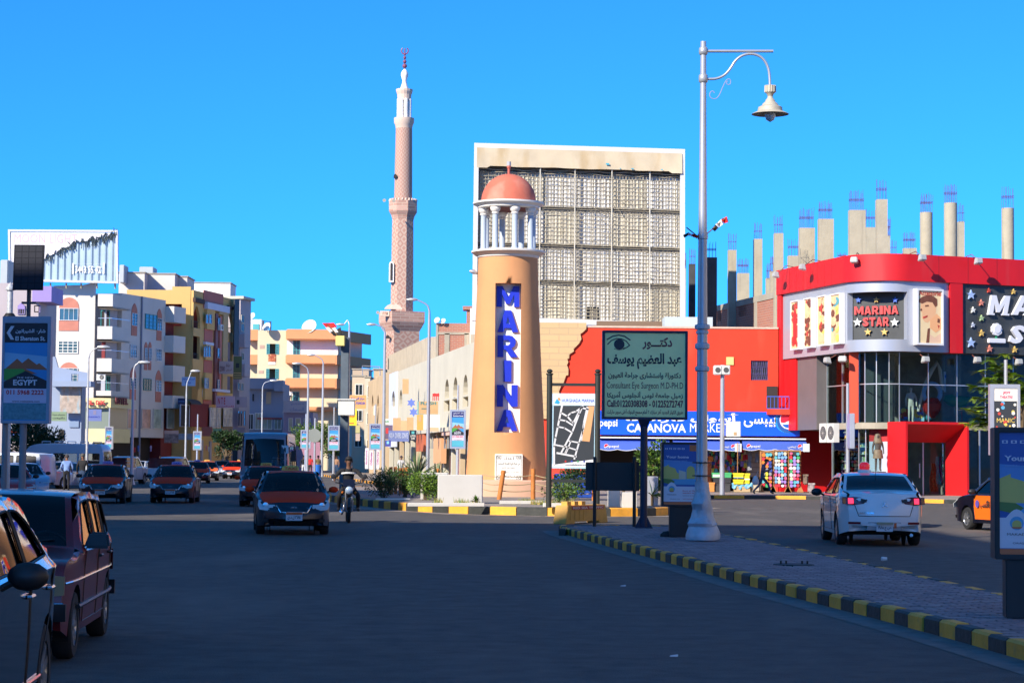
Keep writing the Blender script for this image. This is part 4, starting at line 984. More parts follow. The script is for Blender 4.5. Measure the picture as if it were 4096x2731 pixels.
# glazed upper floor
gp=[S_A+tL*4.65]+arcp+[S_E];gi=off(gp,.5)
def glass_run(pts,z0,z1,nm='glass_pane',step=1.6):
 rs=[]
 for a,b in zip(pts,pts[1:]):
  n=max(1,round((b-a).length/step));rs+=[a+(b-a)*i/n for i in range(n)]
 rs.append(pts[-1])
 for a,b in zip(rs,rs[1:]):
  if(b-a).length<.05:continue
  d=(b-a).normalized();fr=Fr(a,b-a);L_=(b-a).length
  fr.B((.02,L_-.02,z0,z1,-.02,.0),nm,M_shopglass,star_b)
  fr.B((-.02,.02,z0,z1,-.05,.02),'mullion',M_alu,star_b)
arcs=[arcp[i]for i in(0,3,6,9,12)]
rec=off([S_A+tL*4.65]+arcs+[S_E],.55)
glass_run(rec,zFl+.02,zSil-.02);
for zz_ in(zFl+1.9,):
 for a,b in zip(rec,rec[1:]):
  fr=Fr(a,b-a);fr.B((0,(b-a).length,zz_-.025,zz_+.025,.001,.025),'transom',M_alu,star_b)
fl=[(S_A+tL*.6)]+arcs+[S_E];bk=off(fl,6.0)
mb=MB();mb.prism([(p.x,p.y)for p in off(fl,.3)]+[(p.x,p.y)for p in reversed(bk)],zFl-.3,zFl);mb.build('floor_slab',M_conc,star_b)
mb=MB();mb.prism([(p.x,p.y)for p in off(fl,.25)]+[(p.x,p.y)for p in reversed(bk)],zSil,zSil+.12);mb.build('fascia_soffit',M_greyp,star_b)
mb=MB();mb.prism([(p.x,p.y)for p in off(fl,.0)]+[(p.x,p.y)for p in reversed(bk)],zTop-.5,zTop-.3);mb.build('roof',M_conc,star_b)
M_shopin=mat('shop_back_wall',(.22,.19,.17),.9,0,.3,1.2)
for a,b in zip(bk,bk[1:]):
 fr=Fr(a,b-a);fr.B((0,(b-a).length,.15,zTop-.5,-.2,0),'back_wall',M_shopin,star_b)
FL.B((0,.25,.15,zTop-.5,-6,-.3),'left_wall',M_red,star_b)
# V shaped dark fins between fascia and floor behind the curved glass
for i,(x,w_)in enumerate(((3462,1.5),(3530,1.2))):
 p0=XG(x,105.6+.2*i);mb=MB();mb.obox(p0,(1,0,0),(0,1,0),w_/2,.05,zFl+.05,zSil-.05);mb.build('dark_panel',mat('fin_dark',(.06,.065,.065),.4),star_b)
mb=MB();p0=XG(3415,105.2);mb.obox(p0,(1,0,0),(0,1,0),.22,.1,zFl,zSil);mb.build('orange_post',mat('post_orange',(.7,.09,.04),.6),star_b)
# display in the upper window: ring, legs, dotted screens, mannequin, inflatables
def disp(name,lab,cat,fn):
 t=None;mb=MB();m_=fn(mb);return tag(mb.build(name,m_),lab,cat)
Yd=107.0
def ptd(x,y,Y=Yd):return P(*zq(x,y),Y)
M_bone=paint('display_bone',(.55,.50,.44),.6)
disp('display_arch','tall pale wishbone shaped display frame in the upper shop window','display',lambda mb:(mb.tube([ptd(1495,640),ptd(1560,380),ptd(1640,210),ptd(1695,135),ptd(1725,210),ptd(1750,420)],[.07,.09,.11,.14,.1,.08],8),M_bone)[1])
disp('swim_ring','blue and white inflatable ring hanging in the upper shop window','swim ring',lambda mb:(mb.tube([ptd(1640,450)+Vr((.42*cos(a_),0,.48*sin(a_)))for a_ in[2*pi*k/20 for k in range(21)]],.12,8),mat('ring_blue',(.25,.40,.62),.4))[1])
disp('red_float','red mesh patterned inflatable below the ring in the shop window','float',lambda mb:(mb.tube([ptd(1640,500),ptd(1640,560),ptd(1640,640),ptd(1640,710)],[.3,.48,.42,.15],14),mat('float_red',(.50,.03,.03),.4,0,.4,9))[1])
disp('inflatable_crocodile','dark green inflatable crocodile in the upper shop window','float',lambda mb:(mb.tube([ptd(1770,500),ptd(1830,520),ptd(1900,540),ptd(1985,530),ptd(2040,500)],[.15,.3,.34,.25,.08],10),mat('croc_green',(.02,.14,.05),.5))[1])
disp('beach_ball','small turquoise ball at the foot of the red float','ball',lambda mb:(mb.lathe(ptd(1605,705),[(.16*sin(R(a_)),-.16*cos(R(a_)))for a_ in range(0,181,20)],14),mat('ball_turq',(.1,.45,.5),.4))[1])
for i,(x0,x1,y0,y1,bm,dots,lab)in enumerate(((1430,1560,600,740,(.30,.55,.70),'y','pale blue panel with yellow and blue squares in the shop window'),(1765,1895,225,440,(.45,.55,.68),'c','pale panel with coloured circles beside the display arch'),(1285,1425,600,740,(.08,.18,.28),'b','dark blue patterned panel in the shop window'),(1770,1890,60,215,(.20,.30,.12),'g','green and yellow poster high in the shop window'),(1830,1960,640,745,(.45,.05,.04),'o','red panel with yellow figures in the shop window'))):
 dfr=Fr((0,Yd+.3+.05*i),(1,0));a=dfr.uv(*zq(x0,y1));b=dfr.uv(*zq(x1,y0));o=dfr.B((a[0],b[0],a[1],b[1],-.05,0),'window_display',mat('panel_%d'%i,bm,.6));tag(o,lab,'panel');rr=random.Random(i);mb=MB()
 for k in range(14):
  cu,cz=rr.uniform(a[0]+.15,b[0]-.15),rr.uniform(a[1]+.15,b[1]-.15);dfr.plate(mb,[circ(cu,cz,rr.uniform(.06,.14),4 if dots=='y'else 12)],.001,.002+.001*k,rr.randrange(3))
 mb.build('printed_dots',[M_py,M_sb,M_pr],o,fixn=False)
 # ground floor
gl=[S_A+tL*5.2]+arcs[:3]
grd=off(gl,.6);glass_run(grd,.15,zFl-.32,'shop_window')
uE0=FR_.uv(3595,1800,.3)[0]
# shelves with goods behind the corner glass
M_shelf=mat('shelf_mint',(.45,.62,.55),.6)
sh=thing('display_shelves','pale green glass shelves with small goods behind the corner window','shelves',XG(3420,106.6,.15))
sfr=Fr((0,106.6),(1,0))
for k in range(9):
 a=sfr.uv(3378,1960-k*29);b=sfr.uv(3470,1960-k*29)
 if a[1]>zFl-.4:continue
 s_=sfr.B((a[0],b[0],a[1]-.02,a[1],-.4,0),'shelf',M_shelf,sh);mb=MB();u=a[0]+.05
 while u<b[0]-.12:w_=ru(.06,.14);sfr.box(mb,u,u+w_,a[1]+.001,a[1]+ru(.1,.24),-.25,-.1,random.randrange(3));u+=w_+.03
 mb.build('goods',[M_py,M_swh,M_sgreen],s_,kind='stuff')
 # statue wall and entrance portal
zP=.15;mb=MB();a=FR_.uv(3477,1900,.0)[0]
a0=CF.uv(3477,1700,-.3)[0];b0=CF.uv(3586,1700,-.3)[0]
CF.B((a0,b0,CF.uv(3530,1765,-.3)[1],zFl-.02,-.7,-.3),'red_upper_panel',M_red,star_b)
CF.B((a0,b0,.15,CF.uv(3530,1765,-.3)[1]-.003,-.7,-.3),'pale_wall',paint('pale_violet_wall',(.50,.50,.62),.7),star_b)
# portal: splayed red frame
D=1.5;o0=FR_.uv(3622,1685,D);o1=FR_.uv(3876,1973,D);i0=FR_.uv(3622,1768,0.2);i1=FR_.uv(3782,1973,0.2)
ou0,ou1,oz=o0[0],o1[0],o0[1];iu0,iu1,iz=i0[0],i1[0],i0[1]
pt_=FR_.pt;mb=MB()
F_=lambda u,z,d:pt_(u,z,d)
b_=.12
ring_o=[(ou0,.15),(ou0,oz),(ou1,oz),(ou1,.15)];ring_m=[(ou0+b_,.15),(ou0+b_,oz-b_),(ou1-.55,oz-b_),(ou1-.55,.15)];ring_i=[(iu0,.15),(iu0,iz),(iu1,iz),(iu1,.15)]
ring_m=[(ou0+b_,.15),(ou0+b_,oz-b_),(ou1-b_,oz-b_),(ou1-b_,.15)]
for k in range(3):
 mb.quad(F_(*ring_o[k],D),F_(*ring_m[k],D),F_(*ring_m[k+1],D),F_(*ring_o[k+1],D))
 mb.quad(F_(*ring_m[k],D),F_(*ring_i[k],.2),F_(*ring_i[k+1],.2),F_(*ring_m[k+1],D))
 mb.quad(F_(*ring_o[k],D),F_(*ring_o[k],-.1),F_(*ring_o[k+1],-.1),F_(*ring_o[k+1],D))
portal=mb.build('entrance_portal',M_red,star_b,fixn=False)
FR_.B((iu0-.05,iu1+.05,.15,iz+.05,-.12,-.06),'door_glass',M_shopglass,star_b)
mb=MB();cu=(iu0+iu1)/2;FR_.box(mb,cu-.03,cu+.03,.15,iz,-.05,-.0);mb.build('door_frame',M_alu,star_b)
FR_.B((cu-.25,cu-.21,1.0,1.7,.0,.05),'door_handle',M_alu,star_b)
# glass right of the portal
FR_.B((ou1+.05,14.8,.15,zFl-.32,-.1,-.05),'shop_window',M_shopglass,star_b)
for k in range(5):mb=MB();u=ou1+.05+k*1.6;FR_.box(mb,u-.03,u+.03,.15,zFl-.32,-.04,.02);mb.build('mullion',M_alu,star_b)
mb=MB();a=FR_.uv(4050,1000);FR_.box(mb,FR_.uv(4048,1100,.3)[0],14.8,zB1+.01,zTop-.3,-.35,-.1);mb.build('dark_upper_wall',M_inside,star_b)
# hanging scarves by the door
M_scA=mat('scarf_orange',(.62,.10,.02),.8,0,.5,7,stain=((.75,.5,.2),(9,9,9),.55,.8));M_scB=mat('scarf_pink',(.75,.08,.25),.8);M_scC=mat('scarf_teal',(.2,.5,.5),.8,0,.3,5)
for i,(x,yt,yb,w_,m_,lab)in enumerate(((1655,1180,1475,.42,M_scA,'orange patterned cloth hanging right of the shop door'),(1705,1110,1400,.34,M_scC,'pale teal scarf hanging above the orange cloth'),(1740,1120,1380,.26,M_scB,'bright pink scarf at the right jamb of the shop door'))):
 a=P(*zq(x,yt),105.2);b=P(*zq(x,yb),105.2);mb=MB();n=8;dz_=(b.z-a.z)
 for k in range(n+1):
  for j in range(7):wj=w_*(.45+.55*k/n)*(j/6-.5);mb.v.append(Vr((a.x+(b.x-a.x)*k/n+wj+.03*sin(k+i),a.y+.08*sin(j*2.1+i)+.2*i,a.z+dz_*k/n)))
 for k in range(n):
  for j in range(6):q_=k*7+j;mb.f.append((q_,q_+1,q_+8,q_+7));mb.m.append(0)
 tag(mb.build('hanging_cloth',m_,smooth=60,fixn=False),lab,'scarf')
 # ================================================================ UNFINISHED CONCRETE BUILDING BEHIND THE SHOPS
U_A=XG(2853,131.5);U_B=XG(3128,118.5);UF=Fr(U_A,U_B-U_A);UL=(U_B-U_A).length
zU=UF.uv(3126,1161)[1];zU0=7.9
un=thing('unfinished_building','unfinished concrete and brick storey with tall bare columns and rebar above the shops','building',((U_A+U_B)/2).to_tuple())
o1_,o2_=UF.uv(2955,1268),UF.uv(2986,1216);o3_,o4_=UF.uv(2856,1290),UF.uv(2885,1240)
UF.P(([rect(.0,UL,6.5,zU-.35),rect(o1_[0],o2_[0],o1_[1],o2_[1]),rect(o3_[0]+.15,o4_[0],o3_[1],o4_[1])],-.2,0,),'brick_wall',M_brk,un)
UF.B((-.1,UL+.1,zU-.349,zU,-.3,.04),'ring_beam',M_conc,un)
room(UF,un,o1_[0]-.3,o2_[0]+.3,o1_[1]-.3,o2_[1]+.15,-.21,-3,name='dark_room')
for x in(2918,3024,3108):a=UF.uv(x,1250)[0];UF.B((a-.25,a+.25,6.5,zU-.351,-.22,.03),'concrete_pier',M_conc,un)
BX(((U_A.x+.5,119,zU-2.6),(60,150,zU-2.3)),'roof_slab',M_conc,un)
M_rebar=mat('rebar_rust',(.16,.055,.045),.7,.1)
M_cond=mat('concrete_weathered',(.42,.37,.27),.92,0,.12,1.0,bump=.35,bscale=7,stain=((.22,.19,.15),(5,5,.35),.57,.5))
cols=[(140,153,605,505,136,0),(175,215,578,475,128,0),(280,355,535,430,124,0),(430,482,487,372,127,0),(490,565,638,537,139,0),(597,650,415,308,123.5,0),(677,705,670,572,136,0),(703,728,625,520,133,0),(730,787,378,260,119.5,0),(820,890,524,410,132,0),(893,992,343,208,122,0),(1018,1115,285,165,121,0),(1218,1322,227,92,119.5,0),(1326,1395,340,215,128,0),(1396,1465,158,25,116.5,0),(1466,1482,395,275,136,0),(1572,1655,475,365,130,0),(1683,1765,240,115,118,1),(1840,1925,178,55,115.5,1),(1927,1965,302,185,131,0),(2215,2295,212,70,116.5,1),(1480,1526,520,415,140,0),(1145,1198,545,500,142,0)]
for i,(x0,x1,yt,yr,Y,rd_)in enumerate(cols):
 a=P(*z6(x0,yt),Y);b=P(*z6(x1,yt),Y);zr=P(*z6((x0+x1)/2,yr),Y).z;z0=zU-2.3 if a.x>U_A.x+1 and i>3 else 2.5
 dk=i in(1,2);w_=b.x-a.x;cx=(a.x+b.x)/2;cy=Y+w_/2;mb=MB()
 if rd_:mb.lathe((cx,cy,0),[(w_/2,z0),(w_/2,a.z)],20)
 else:hw_=w_/2;mb.hexa([(cx-hw_,Y,z0),(cx+hw_,Y,z0),(cx+hw_,Y+.6,z0),(cx-hw_,Y+.6,z0)],[(cx-hw_,Y,a.z),(cx+hw_,Y,a.z),(cx+hw_,Y+.6,a.z),(cx-hw_,Y+.6,a.z)])
 m_=mat('concrete_shaded',(.06,.065,.07),.9,0,.2,2)if dk else M_cond  # shade on these columns is painted in as darker concrete
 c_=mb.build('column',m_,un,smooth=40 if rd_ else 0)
 mb=MB();n=7 if w_>.7 else 4;rr=random.Random(i);hh=zr-a.z
 for k in range(n):
  for q_ in(0,1):
   x=cx-w_*.42+w_*.84*k/(n-1);y=cy-.2+q_*.4;mb.tube([(x,y,a.z-.05),(x+rr.uniform(-.05,.05),y,a.z+hh*rr.uniform(.86,1.02))],.009,4)
 for f_ in(.48,.55)[:1 if w_<.5 else 2]:
  z=a.z+hh*f_;q=[(cx-w_*.45,cy-.22,z),(cx+w_*.45,cy-.22,z),(cx+w_*.45,cy+.22,z),(cx-w_*.45,cy+.22,z),(cx-w_*.45,cy-.22,z)];mb.tube(q,.012,4)
 mb.build('rebar',M_rebar,c_,fixn=False)
 # ================================================================ MINARET
NY=300.;mc=XG(1600,NY);MX=mc.x
def mz(y2):return P(1597,y2*1.7415,NY).z
def mr(a,b):return(b-a)/2*1.7415/FOC*NY
def diamond(name,c1,c2,kx,kz,thr=.34,rough=.85):
 if name in MATS:return MATS[name]
 m=bpy.data.materials.new(name);m.use_nodes=True;MATS[name]=m;n=m.node_tree;L=n.links.new;b=n.nodes['Principled BSDF'];b.inputs['Roughness'].default_value=rough
 geo=n.nodes.new('ShaderNodeNewGeometry');sp=n.nodes.new('ShaderNodeSeparateXYZ');L(geo.outputs['Position'],sp.inputs[0])
 def M(op,a,b_=None):
  k=n.nodes.new('ShaderNodeMath');k.operation=op
  for i,v in enumerate((a,b_)):
   if v is None:continue
   if isinstance(v,(int,float)):k.inputs[i].default_value=v
   else:L(v,k.inputs[i])
  return k.outputs[0]
 ang=M('ARCTAN2',M('SUBTRACT',sp.outputs['Y'],NY),M('SUBTRACT',sp.outputs['X'],MX))
 u=M('ABSOLUTE',M('SUBTRACT',M('FRACT',M('MULTIPLY',ang,kx)),.5));v=M('ABSOLUTE',M('SUBTRACT',M('FRACT',M('MULTIPLY',sp.outputs['Z'],kz)),.5))
 s=M('FRACT',M('MULTIPLY',M('ADD',u,v),2.0));t_=M('GREATER_THAN',s,thr)
 mx_=n.nodes.new('ShaderNodeMix');mx_.data_type='RGBA';mx_.inputs[6].default_value=(*c1,1);mx_.inputs[7].default_value=(*c2,1);L(t_,mx_.inputs[0]);L(mx_.outputs[2],b.inputs['Base Color']);return m
PK,CRM,CRM2=(.42,.23,.17),(.56,.42,.31),(.50,.35,.26)
M_mp=diamond('minaret_diamond',CRM2,PK,14/6.2832,.9,.42);M_mp2=diamond('minaret_chevron',CRM2,PK,9/6.2832,.8,.5);M_mst=brick_mat('minaret_brick',PK,(.56,.33,.25),CRM,.35,(1,0))
M_mc=paint('minaret_cream',(.66,.50,.38),.85,.08,.5);M_mw=paint('minaret_white',(.78,.74,.68),.7,.05)
mn=thing('minaret','tall pale pink patterned minaret with balconies and a white bulb against the sky','minaret',(MX,NY,0))
def mlathe(name,prof,m_,n=8,a0=R(22.5),par=mn,sm=0):
 mb=MB();mb.lathe((MX,NY,0),prof,n,a0=a0,a1=a0+2*pi);return mb.build(name,m_,par,smooth=sm)
S4=math.sqrt(2)
mlathe('square_base',[(mr(876,953)*1.15,0),(mr(876,953)*1.15,mz(762))],M_mp2,4,R(45+25))
g1=mlathe('lower_gallery',[(mr(876,953)*1.15,mz(762)),(mr(872,957)*1.2,mz(752)),(mr(866,960)*1.22,mz(741)),(mr(866,960)*1.22,mz(717)),(mr(870,956)*1.1,mz(717))],M_mst,4,R(70))
mlathe('octagonal_shaft',[(mr(888,942)*1.02,mz(717)),(mr(889,940)*1.02,mz(503))],M_mp2,8)
mlathe('middle_gallery',[(mr(889,940)*1.02,mz(505)),(mr(886,943),mz(496)),(mr(881,947)*1.04,mz(487)),(mr(881,947)*1.04,mz(463)),(mr(886,942),mz(462))],M_mst,8)
for k in range(24):
 a=2*pi*k/24;mb=MB();r_=mr(883,945)*.99;mb.lathe((MX+r_*cos(a),NY+r_*sin(a),0),[(.16,mz(462)-.05),(.16,mz(459)),(.0,mz(457))],5);mb.build('cresting',M_mc,mn)
mlathe('round_shaft',[(mr(895,937),mz(462)),(mr(897,935),mz(292))],M_mp,32,0,sm=40)
mlathe('upper_gallery',[(mr(897,935),mz(296)),(mr(896,937),mz(288)),(mr(893,939),mz(283)),(mr(893,940),mz(272)),(mr(900,933),mz(271))],M_mc,24,0,sm=30)
for k in range(8):
 a=R(22+45*k);r_=mr(902,931)*.9;LT(((MX+r_*cos(a),NY+r_*sin(a),0),[(.28,mz(272)),(.28,mz(228))],8),'pillar',M_mw,mn,smooth=40)
mlathe('pavilion_top',[(mr(901,932),mz(232)),(mr(900,933),mz(218)),(mr(898,936),mz(211)),(mr(898,937),mz(206)),(mr(905,929),mz(205))],M_mc,16,0)
mlathe('bulb',[(mr(906,926),mz(205)),(mr(910,923),mz(195)),(mr(912,921),mz(186)),(mr(909,925),mz(176)),(mr(908,925),mz(170)),(mr(911,922),mz(163)),(.1,mz(159))],M_mw,20,0,sm=50)
M_fin=mat('finial_maroon',(.22,.06,.10),.5)
mb=MB();mb.tube([(MX,NY,mz(161)),(MX,NY,mz(112))],.09,6)
for y,r_ in((152,.34),(142,.26),(133,.22),(125,.17)):mb.lathe((MX,NY,mz(y)),[(r_*sin(R(a_)),-r_*cos(R(a_)))for a_ in range(0,181,30)],8)
mb.tube([(MX+.5*cos(R(a_)),NY,mz(117)+.5*sin(R(a_)))for a_ in range(-230,51,28)],.09,5);mb.build('finial',M_fin,mn,smooth=50)
for x,y,h in((913,560,.5),(938,575,.4),(905,720,.5)):pass
def mwin(x2,y0,y1,w_,r_,nm='slit_window',m_=M_inside):
 ff=Fr((MX,NY-r_),(1,0));u=(P(x2*1.7415,1000,NY).x-MX);mb=MB();ff.plate(mb,[arch(u-w_/2,u+w_/2,mz(y1),mz(y0),8,True)],-.5,.08);return mb.build(nm,m_,mn)
mwin(901,602,650,.7,mr(888,942)*.86,m_=M_mw);mwin(901,606,646,.3,mr(888,942)*.90)
mwin(900,700,712,1.7,mr(888,942)*.84,m_=M_mc);mwin(913,700,712,1.7,mr(888,942)*.90,m_=M_mc);mwin(907,402,411,.5,mr(896,935)*.93)
fb=Fr((MX,NY-mr(876,953)*.80),(1,0))
for x,y in((889,723),(910,723)):
 u=P(x*1.7415,1000,NY).x-MX;fb.P(([rect(u-.7,u+.7,mz(y+6),mz(y-6)),rect(u-.35,u+.35,mz(y+3),mz(y-3))],.0,.7,),'carved_panel',M_mc,mn)
mwin(895,771,779,.7,mr(876,953)*.86)
for x,y in((868,718),(905,462),(883,461)):
 p=P(x*1.7415,y*1.7415,NY-5);mb=MB();mb.lathe(p,[(.08,.3),(.24,-.3)],10,axis='y');tag(mb.build('loudspeaker',M_conc),'grey horn loudspeaker at the minaret %s'%{868:'lower gallery corner',905:'middle gallery front',883:'middle gallery left edge'}[x],'loudspeaker')
 # ================================================================ ROW OF CREAM ARCADED SHOPS
RW_far=XG(1558,203);RW_near=XG(1950,139);RF=Fr(RW_far,RW_near-RW_far);RL=(RW_near-RW_far).length
z7=zc(1250,1200,2.24);rq=lambda x,y,d=0.:RF.uv(*z7(x,y),d)
M_cream=paint('cream_render',(.56,.52,.41),.85,.07,.35,bump=.1,stain=((.5,.42,.3),(.6,.6,.15),.62,.4));M_wht=paint('white_blue_render',(.58,.62,.72),.8,.04)
M_beige=paint('beige_sandstone',(.56,.42,.26),.85,.12,.35)
row=thing('arcaded_shop_row','long cream two storey shop row with arched openings behind the tower','building',RW_near.to_tuple())
zt_=(rq(1430,432)[1]+rq(700,630)[1])/2;zg=4.1
ops=[]
for x0,x1,y0,y1 in((1185,1225,885,702),(1260,1303,872,683),(1350,1393,852,660),(778,806,962,798),(720,752,960,810)):
 a=rq(x0,y0);b=rq(x1,y1);ops.append((a[0],b[0],a[1],b[1]))
for x0,x1,y0,y1 in((1175,1228,1000,893),(1248,1300,985,880),(1345,1395,960,860)):
 a=rq(x0,y0);b=rq(x1,y1);ops.append((a[0],b[0],a[1],b[1],1))
mb=MB();loops=[rect(0,RL,zg,zt_)]+[(rect(*o[:4])if len(o)>4 else arch(*o))for o in ops]
RF.plate(mb,loops,-.35,0);mb.build('wall',M_cream,row)
for o in ops:room(RF,row,o[0]-.1,o[1]+.1,o[2]-.05,o[3]+.05,-.36,-2.4,paint('arcade_back',(.50,.42,.28),.9),name='arcade_recess')
shell(RF,row,0,RL,zt_,12,M_cream);RF.B((0,RL,.15,zg-.01,-5,-4.8),'shop_back',M_inside,row)
a=rq(696,900)[0];b=rq(764,900)[0];RF.P(([rect(a,b,2.8,zt_+.02),arch(*ops[4])],.002,.12,),'white_wall_panel',M_wht,row)
for i,u in enumerate([RL*k/14 for k in range(15)]):
 RF.B((u-.35,u+.35,.15,zg-.012,-.34,-.0),'pier',[M_cream,M_cream,M_beige][i%3],row)
 if i<14:window(RF,row,u+.4,u+RL/14-.4,.2,zg-.9,.5,M_alu,M_shopglass,3,1,name='shop_front')
RF.B((0,RL,zg-.35,zg-.05,.002,.5),'canopy',M_cream,row)
# recessed orange and red bays on the right part
for x0,x1,y0,y1,m_,nm in((1085,1155,1235,1460,paint('orange_pier',(.70,.36,.18)),'orange_pier'),(930,1000,1165,1355,M_rust if 0 else paint('brick_red_box',(.50,.13,.06)),'red_corner_box'),(1156,1235,1140,1215,paint('pink_pattern',(.65,.42,.33),.8,.3,6),'pink_band')):
 a=rq(x0,y1,.4);b=rq(x1,y0,.4);RF.B((a[0],b[0],max(.15,a[1]),b[1],.01,.42),nm,m_,row)
a=rq(1030,1460,.3);
for x in(1180,1207,1250,1040,1068):
 p0=rq(x,1330,.3);p1=rq(x+18,1225,.3);RF.P(([arch(p0[0],p1[0],p0[1],p1[1],8,True)],.30,.34,),'niche',paint('niche_grey',(.30,.28,.24)),row)
 # upper concrete frame and brick building above the row
tp=thing('rooftop_structure','bare beige concrete rooftop frame with an open bay above the arcaded row','building',RF.pt(6,zt_,-3))
r2=Fr(RF.pt(0,0,-3.0),RF.t);q2=lambda x,y:r2.uv(*z7(x,y))
a=q2(670,690);b=q2(1350,395);z_b=q2(900,395)[1];oa=q2(748,640);ob=q2(1005,548)
r2.P(([[(a[0],zt_-.6),(RL*.75,zt_-.6),(RL*.75,q2(1300,430)[1]),(q2(1030,395)[0],z_b),(a[0],z_b)],rect(oa[0],ob[0],zt_-.3,ob[1])],-.4,0,),'frame_wall',M_conc if 0 else paint('rooftop_beige',(.50,.42,.30),.9,.14,.8),tp)
r2.B((oa[0]-.5,ob[0]+1,zt_-.6,zt_-.35,-5,-.41),'roof_slab',M_conc,tp)
a=q2(680,620);r2.P(([arch(a[0]-.2,a[0]+.5,a[1],q2(680,520)[1],8)],.001,.03,),'blind_arch',M_inside,tp)
bb_=thing('brick_building','raw red brick building with grey concrete frame behind the arcaded row','building',XG(1810,172,0))
B2=Fr((0,172),(1,0));bq=lambda x,y:B2.uv(*z7(x,y));a=bq(1105,392);b=bq(1500,210)
B2.B((a[0],b[0],0,b[1],-8,0),'wall',M_brkf,bb_)
for x0,x1,y0,y1 in((1105,1128,210,400),(1183,1228,300,400),(1360,1400,300,400),(1128,1420,288,308)):
 p0=bq(x0,y1);p1=bq(x1,y0);mb=MB();B2.box(mb,p0[0],p1[0],p0[1]-(3 if y1==400 else 0),p1[1],.002,.06);mb.build('concrete_beam',M_conc,bb_)
p0=bq(1378,212);p1=bq(1425,85);mb=MB();B2.box(mb,p0[0],p1[0],p0[1],p1[1],-2,-.5);B2.box(mb,p0[0]-.3,p1[0]+.1,p1[1]+.01,p1[1]+.3,-2.2,-.3);mb.build('chimney_stack',M_brkf,bb_)
p0=bq(1413,480);p1=bq(1500,90);tag(B2.B((p0[0],p1[0],0,p1[1],.1,2.),'white_parapet_tower',M_white),'white rendered stair tower just left of the peach lighthouse','building')
def dish(x,y,Y,r_,lab,dirx=-.5):
 p=P(x,y,Y);t=thing('satellite_dish',lab,'satellite dish',p,group='satellite dishes on the roofs');d=Vr((dirx,-.8,.45)).normalized();mb=MB()
 u=d.orthogonal().normalized();v=d.cross(u);prof=[(0,0),(.35,.02),(.7,.09),(1,.2)];n=16
 for rr_,h in prof:
  for k in range(n):a_=2*pi*k/n;mb.v.append(p+(u*cos(a_)+v*sin(a_))*rr_*r_+d*h*r_)
 for i in range(3):
  for k in range(n):mb.f.append((i*n+k,i*n+(k+1)%n,(i+1)*n+(k+1)%n,(i+1)*n+k));mb.m.append(0)
 mb.build('reflector',paint('dish_cream',(.70,.66,.56)),t,smooth=60,fixn=False)
 mb=MB();mb.tube([p,p+Vr((.1,.2,-r_*1.1))],.04,5);mb.tube([p+u*r_*.9+d*.2*r_,p+d*r_*.9],.02,4);mb.build('stand',M_gal,t);return t
dish(*z7(1117,182),171.8,.26,'left one of two small dishes on the red brick roof');dish(*z7(1171,190),171.8,.24,'right one of two small dishes on the red brick roof')
# beige arcaded building and others further up the street
R3=Fr(XG(1470,232),XG(1535,208)-XG(1470,232));q3=lambda x,y,d=0.:R3.uv(*z7(x,y),d)
bg_=thing('beige_arcade_building','sandstone coloured building with pointed arches in front of the minaret foot','building',XG(1535,208,0).to_tuple())
L3=(XG(1535,208)-XG(1470,232)).length;z3=q3(600,680)[1];ops3=[]
for x0,x1 in((530,548),(578,597),(634,652)):
 a=q3(x0,960);b=q3(x1,840);ops3.append(arch(a[0],b[0],a[1],b[1],8,True))
U3=q3(660,800)[0]
R3.P(([rect(-.5,U3,.1,z3)]+ops3,-.5,0,),'wall',M_beige,bg_);R3.B((-.5,U3,.1,z3-.2,-6,-.9),'inner_wall',M_inside,bg_)
for k,(x0,x1,yt,Y,m_,lab)in enumerate(((1455,1476,1510,238,M_cream,'narrow cream building left of the sandstone arches'),(1404,1456,1505,248,paint('tan_render',(.58,.46,.32)),'small tan building beyond the dark street pole'),(1405,1470,1478,262,paint('tan_render2',(.50,.38,.26)),'flat roofed tan building with pale roof hut far up the street'),(1490,1532,1478,250,M_beige,'sandstone roof hut left of the minaret base'))):
 a=XG(x0,Y);b=XG(x1,Y);h=P(x0,yt,Y).z;t=thing('town_building',lab,'building',(a+b)/2);BX(((a.x,Y,0),(b.x,Y+6,h)),'wall',m_,t)
 f_=Fr((a.x,Y),(1,0));
 for j in range(3):window(f_,t,.2+(b.x-a.x)*.1,.2+(b.x-a.x)*.1+.9,h-2.2-3*j,h-.9-3*j,-.03,M_white,M_glass)
 BX(((a.x-.1,Y-.1,h),(b.x+.1,Y+6.1,h+.15)),'roof',M_conc,t)
a=P(1450,1463,250);mb=MB();mb.tube([P(1450,1510,250),a,P(1520,1467,250)],.06,4);mb.tube([P(1450,1480,250),P(1520,1482,250)],.05,4);mb.tube([P(1520,1510,250),P(1520,1467,250)],.06,4);tag(mb.build('roof_railing',M_gal),'thin pipe frame on the far tan roof against the sky','railing')
# signs on the right row -------------------------------------------------
def sboard(fr,q,x0,y0,x1,y1,m_,lab,d0=.0,d1=.5,txt=None,tm=None,name='shop_sign',prints=None,thick=.12):
 a=q(x0,y1,d1);b=q(x1,y0,d1);t=thing(name,lab,'sign',fr.pt((a[0]+b[0])/2,a[1],d1))
 bd_=fr.B((a[0],b[0],a[1],b[1],d1-thick,d1),'board',m_,t)
 W,H=b[0]-a[0],b[1]-a[1]
 for k,(u0,u1,v0,v1,mm)in enumerate(prints or()):
  fr.B((a[0]+W*u0,a[0]+W*u1,a[1]+H*v0,a[1]+H*v1,d1-.01,d1+.008+.002*k),'printed_field',mm,bd_)
 if txt:
  mb=MB()
  for s,u0,u1,v0,v1 in txt:letters(mb,s,frfn(fr,d1+.02),a[0]+W*u0,a[0]+W*u1,a[1]+H*v0,a[1]+H*v1,bold=.02)
  mb.build('lettering',tm or M_ink,bd_,fixn=False)
 return t
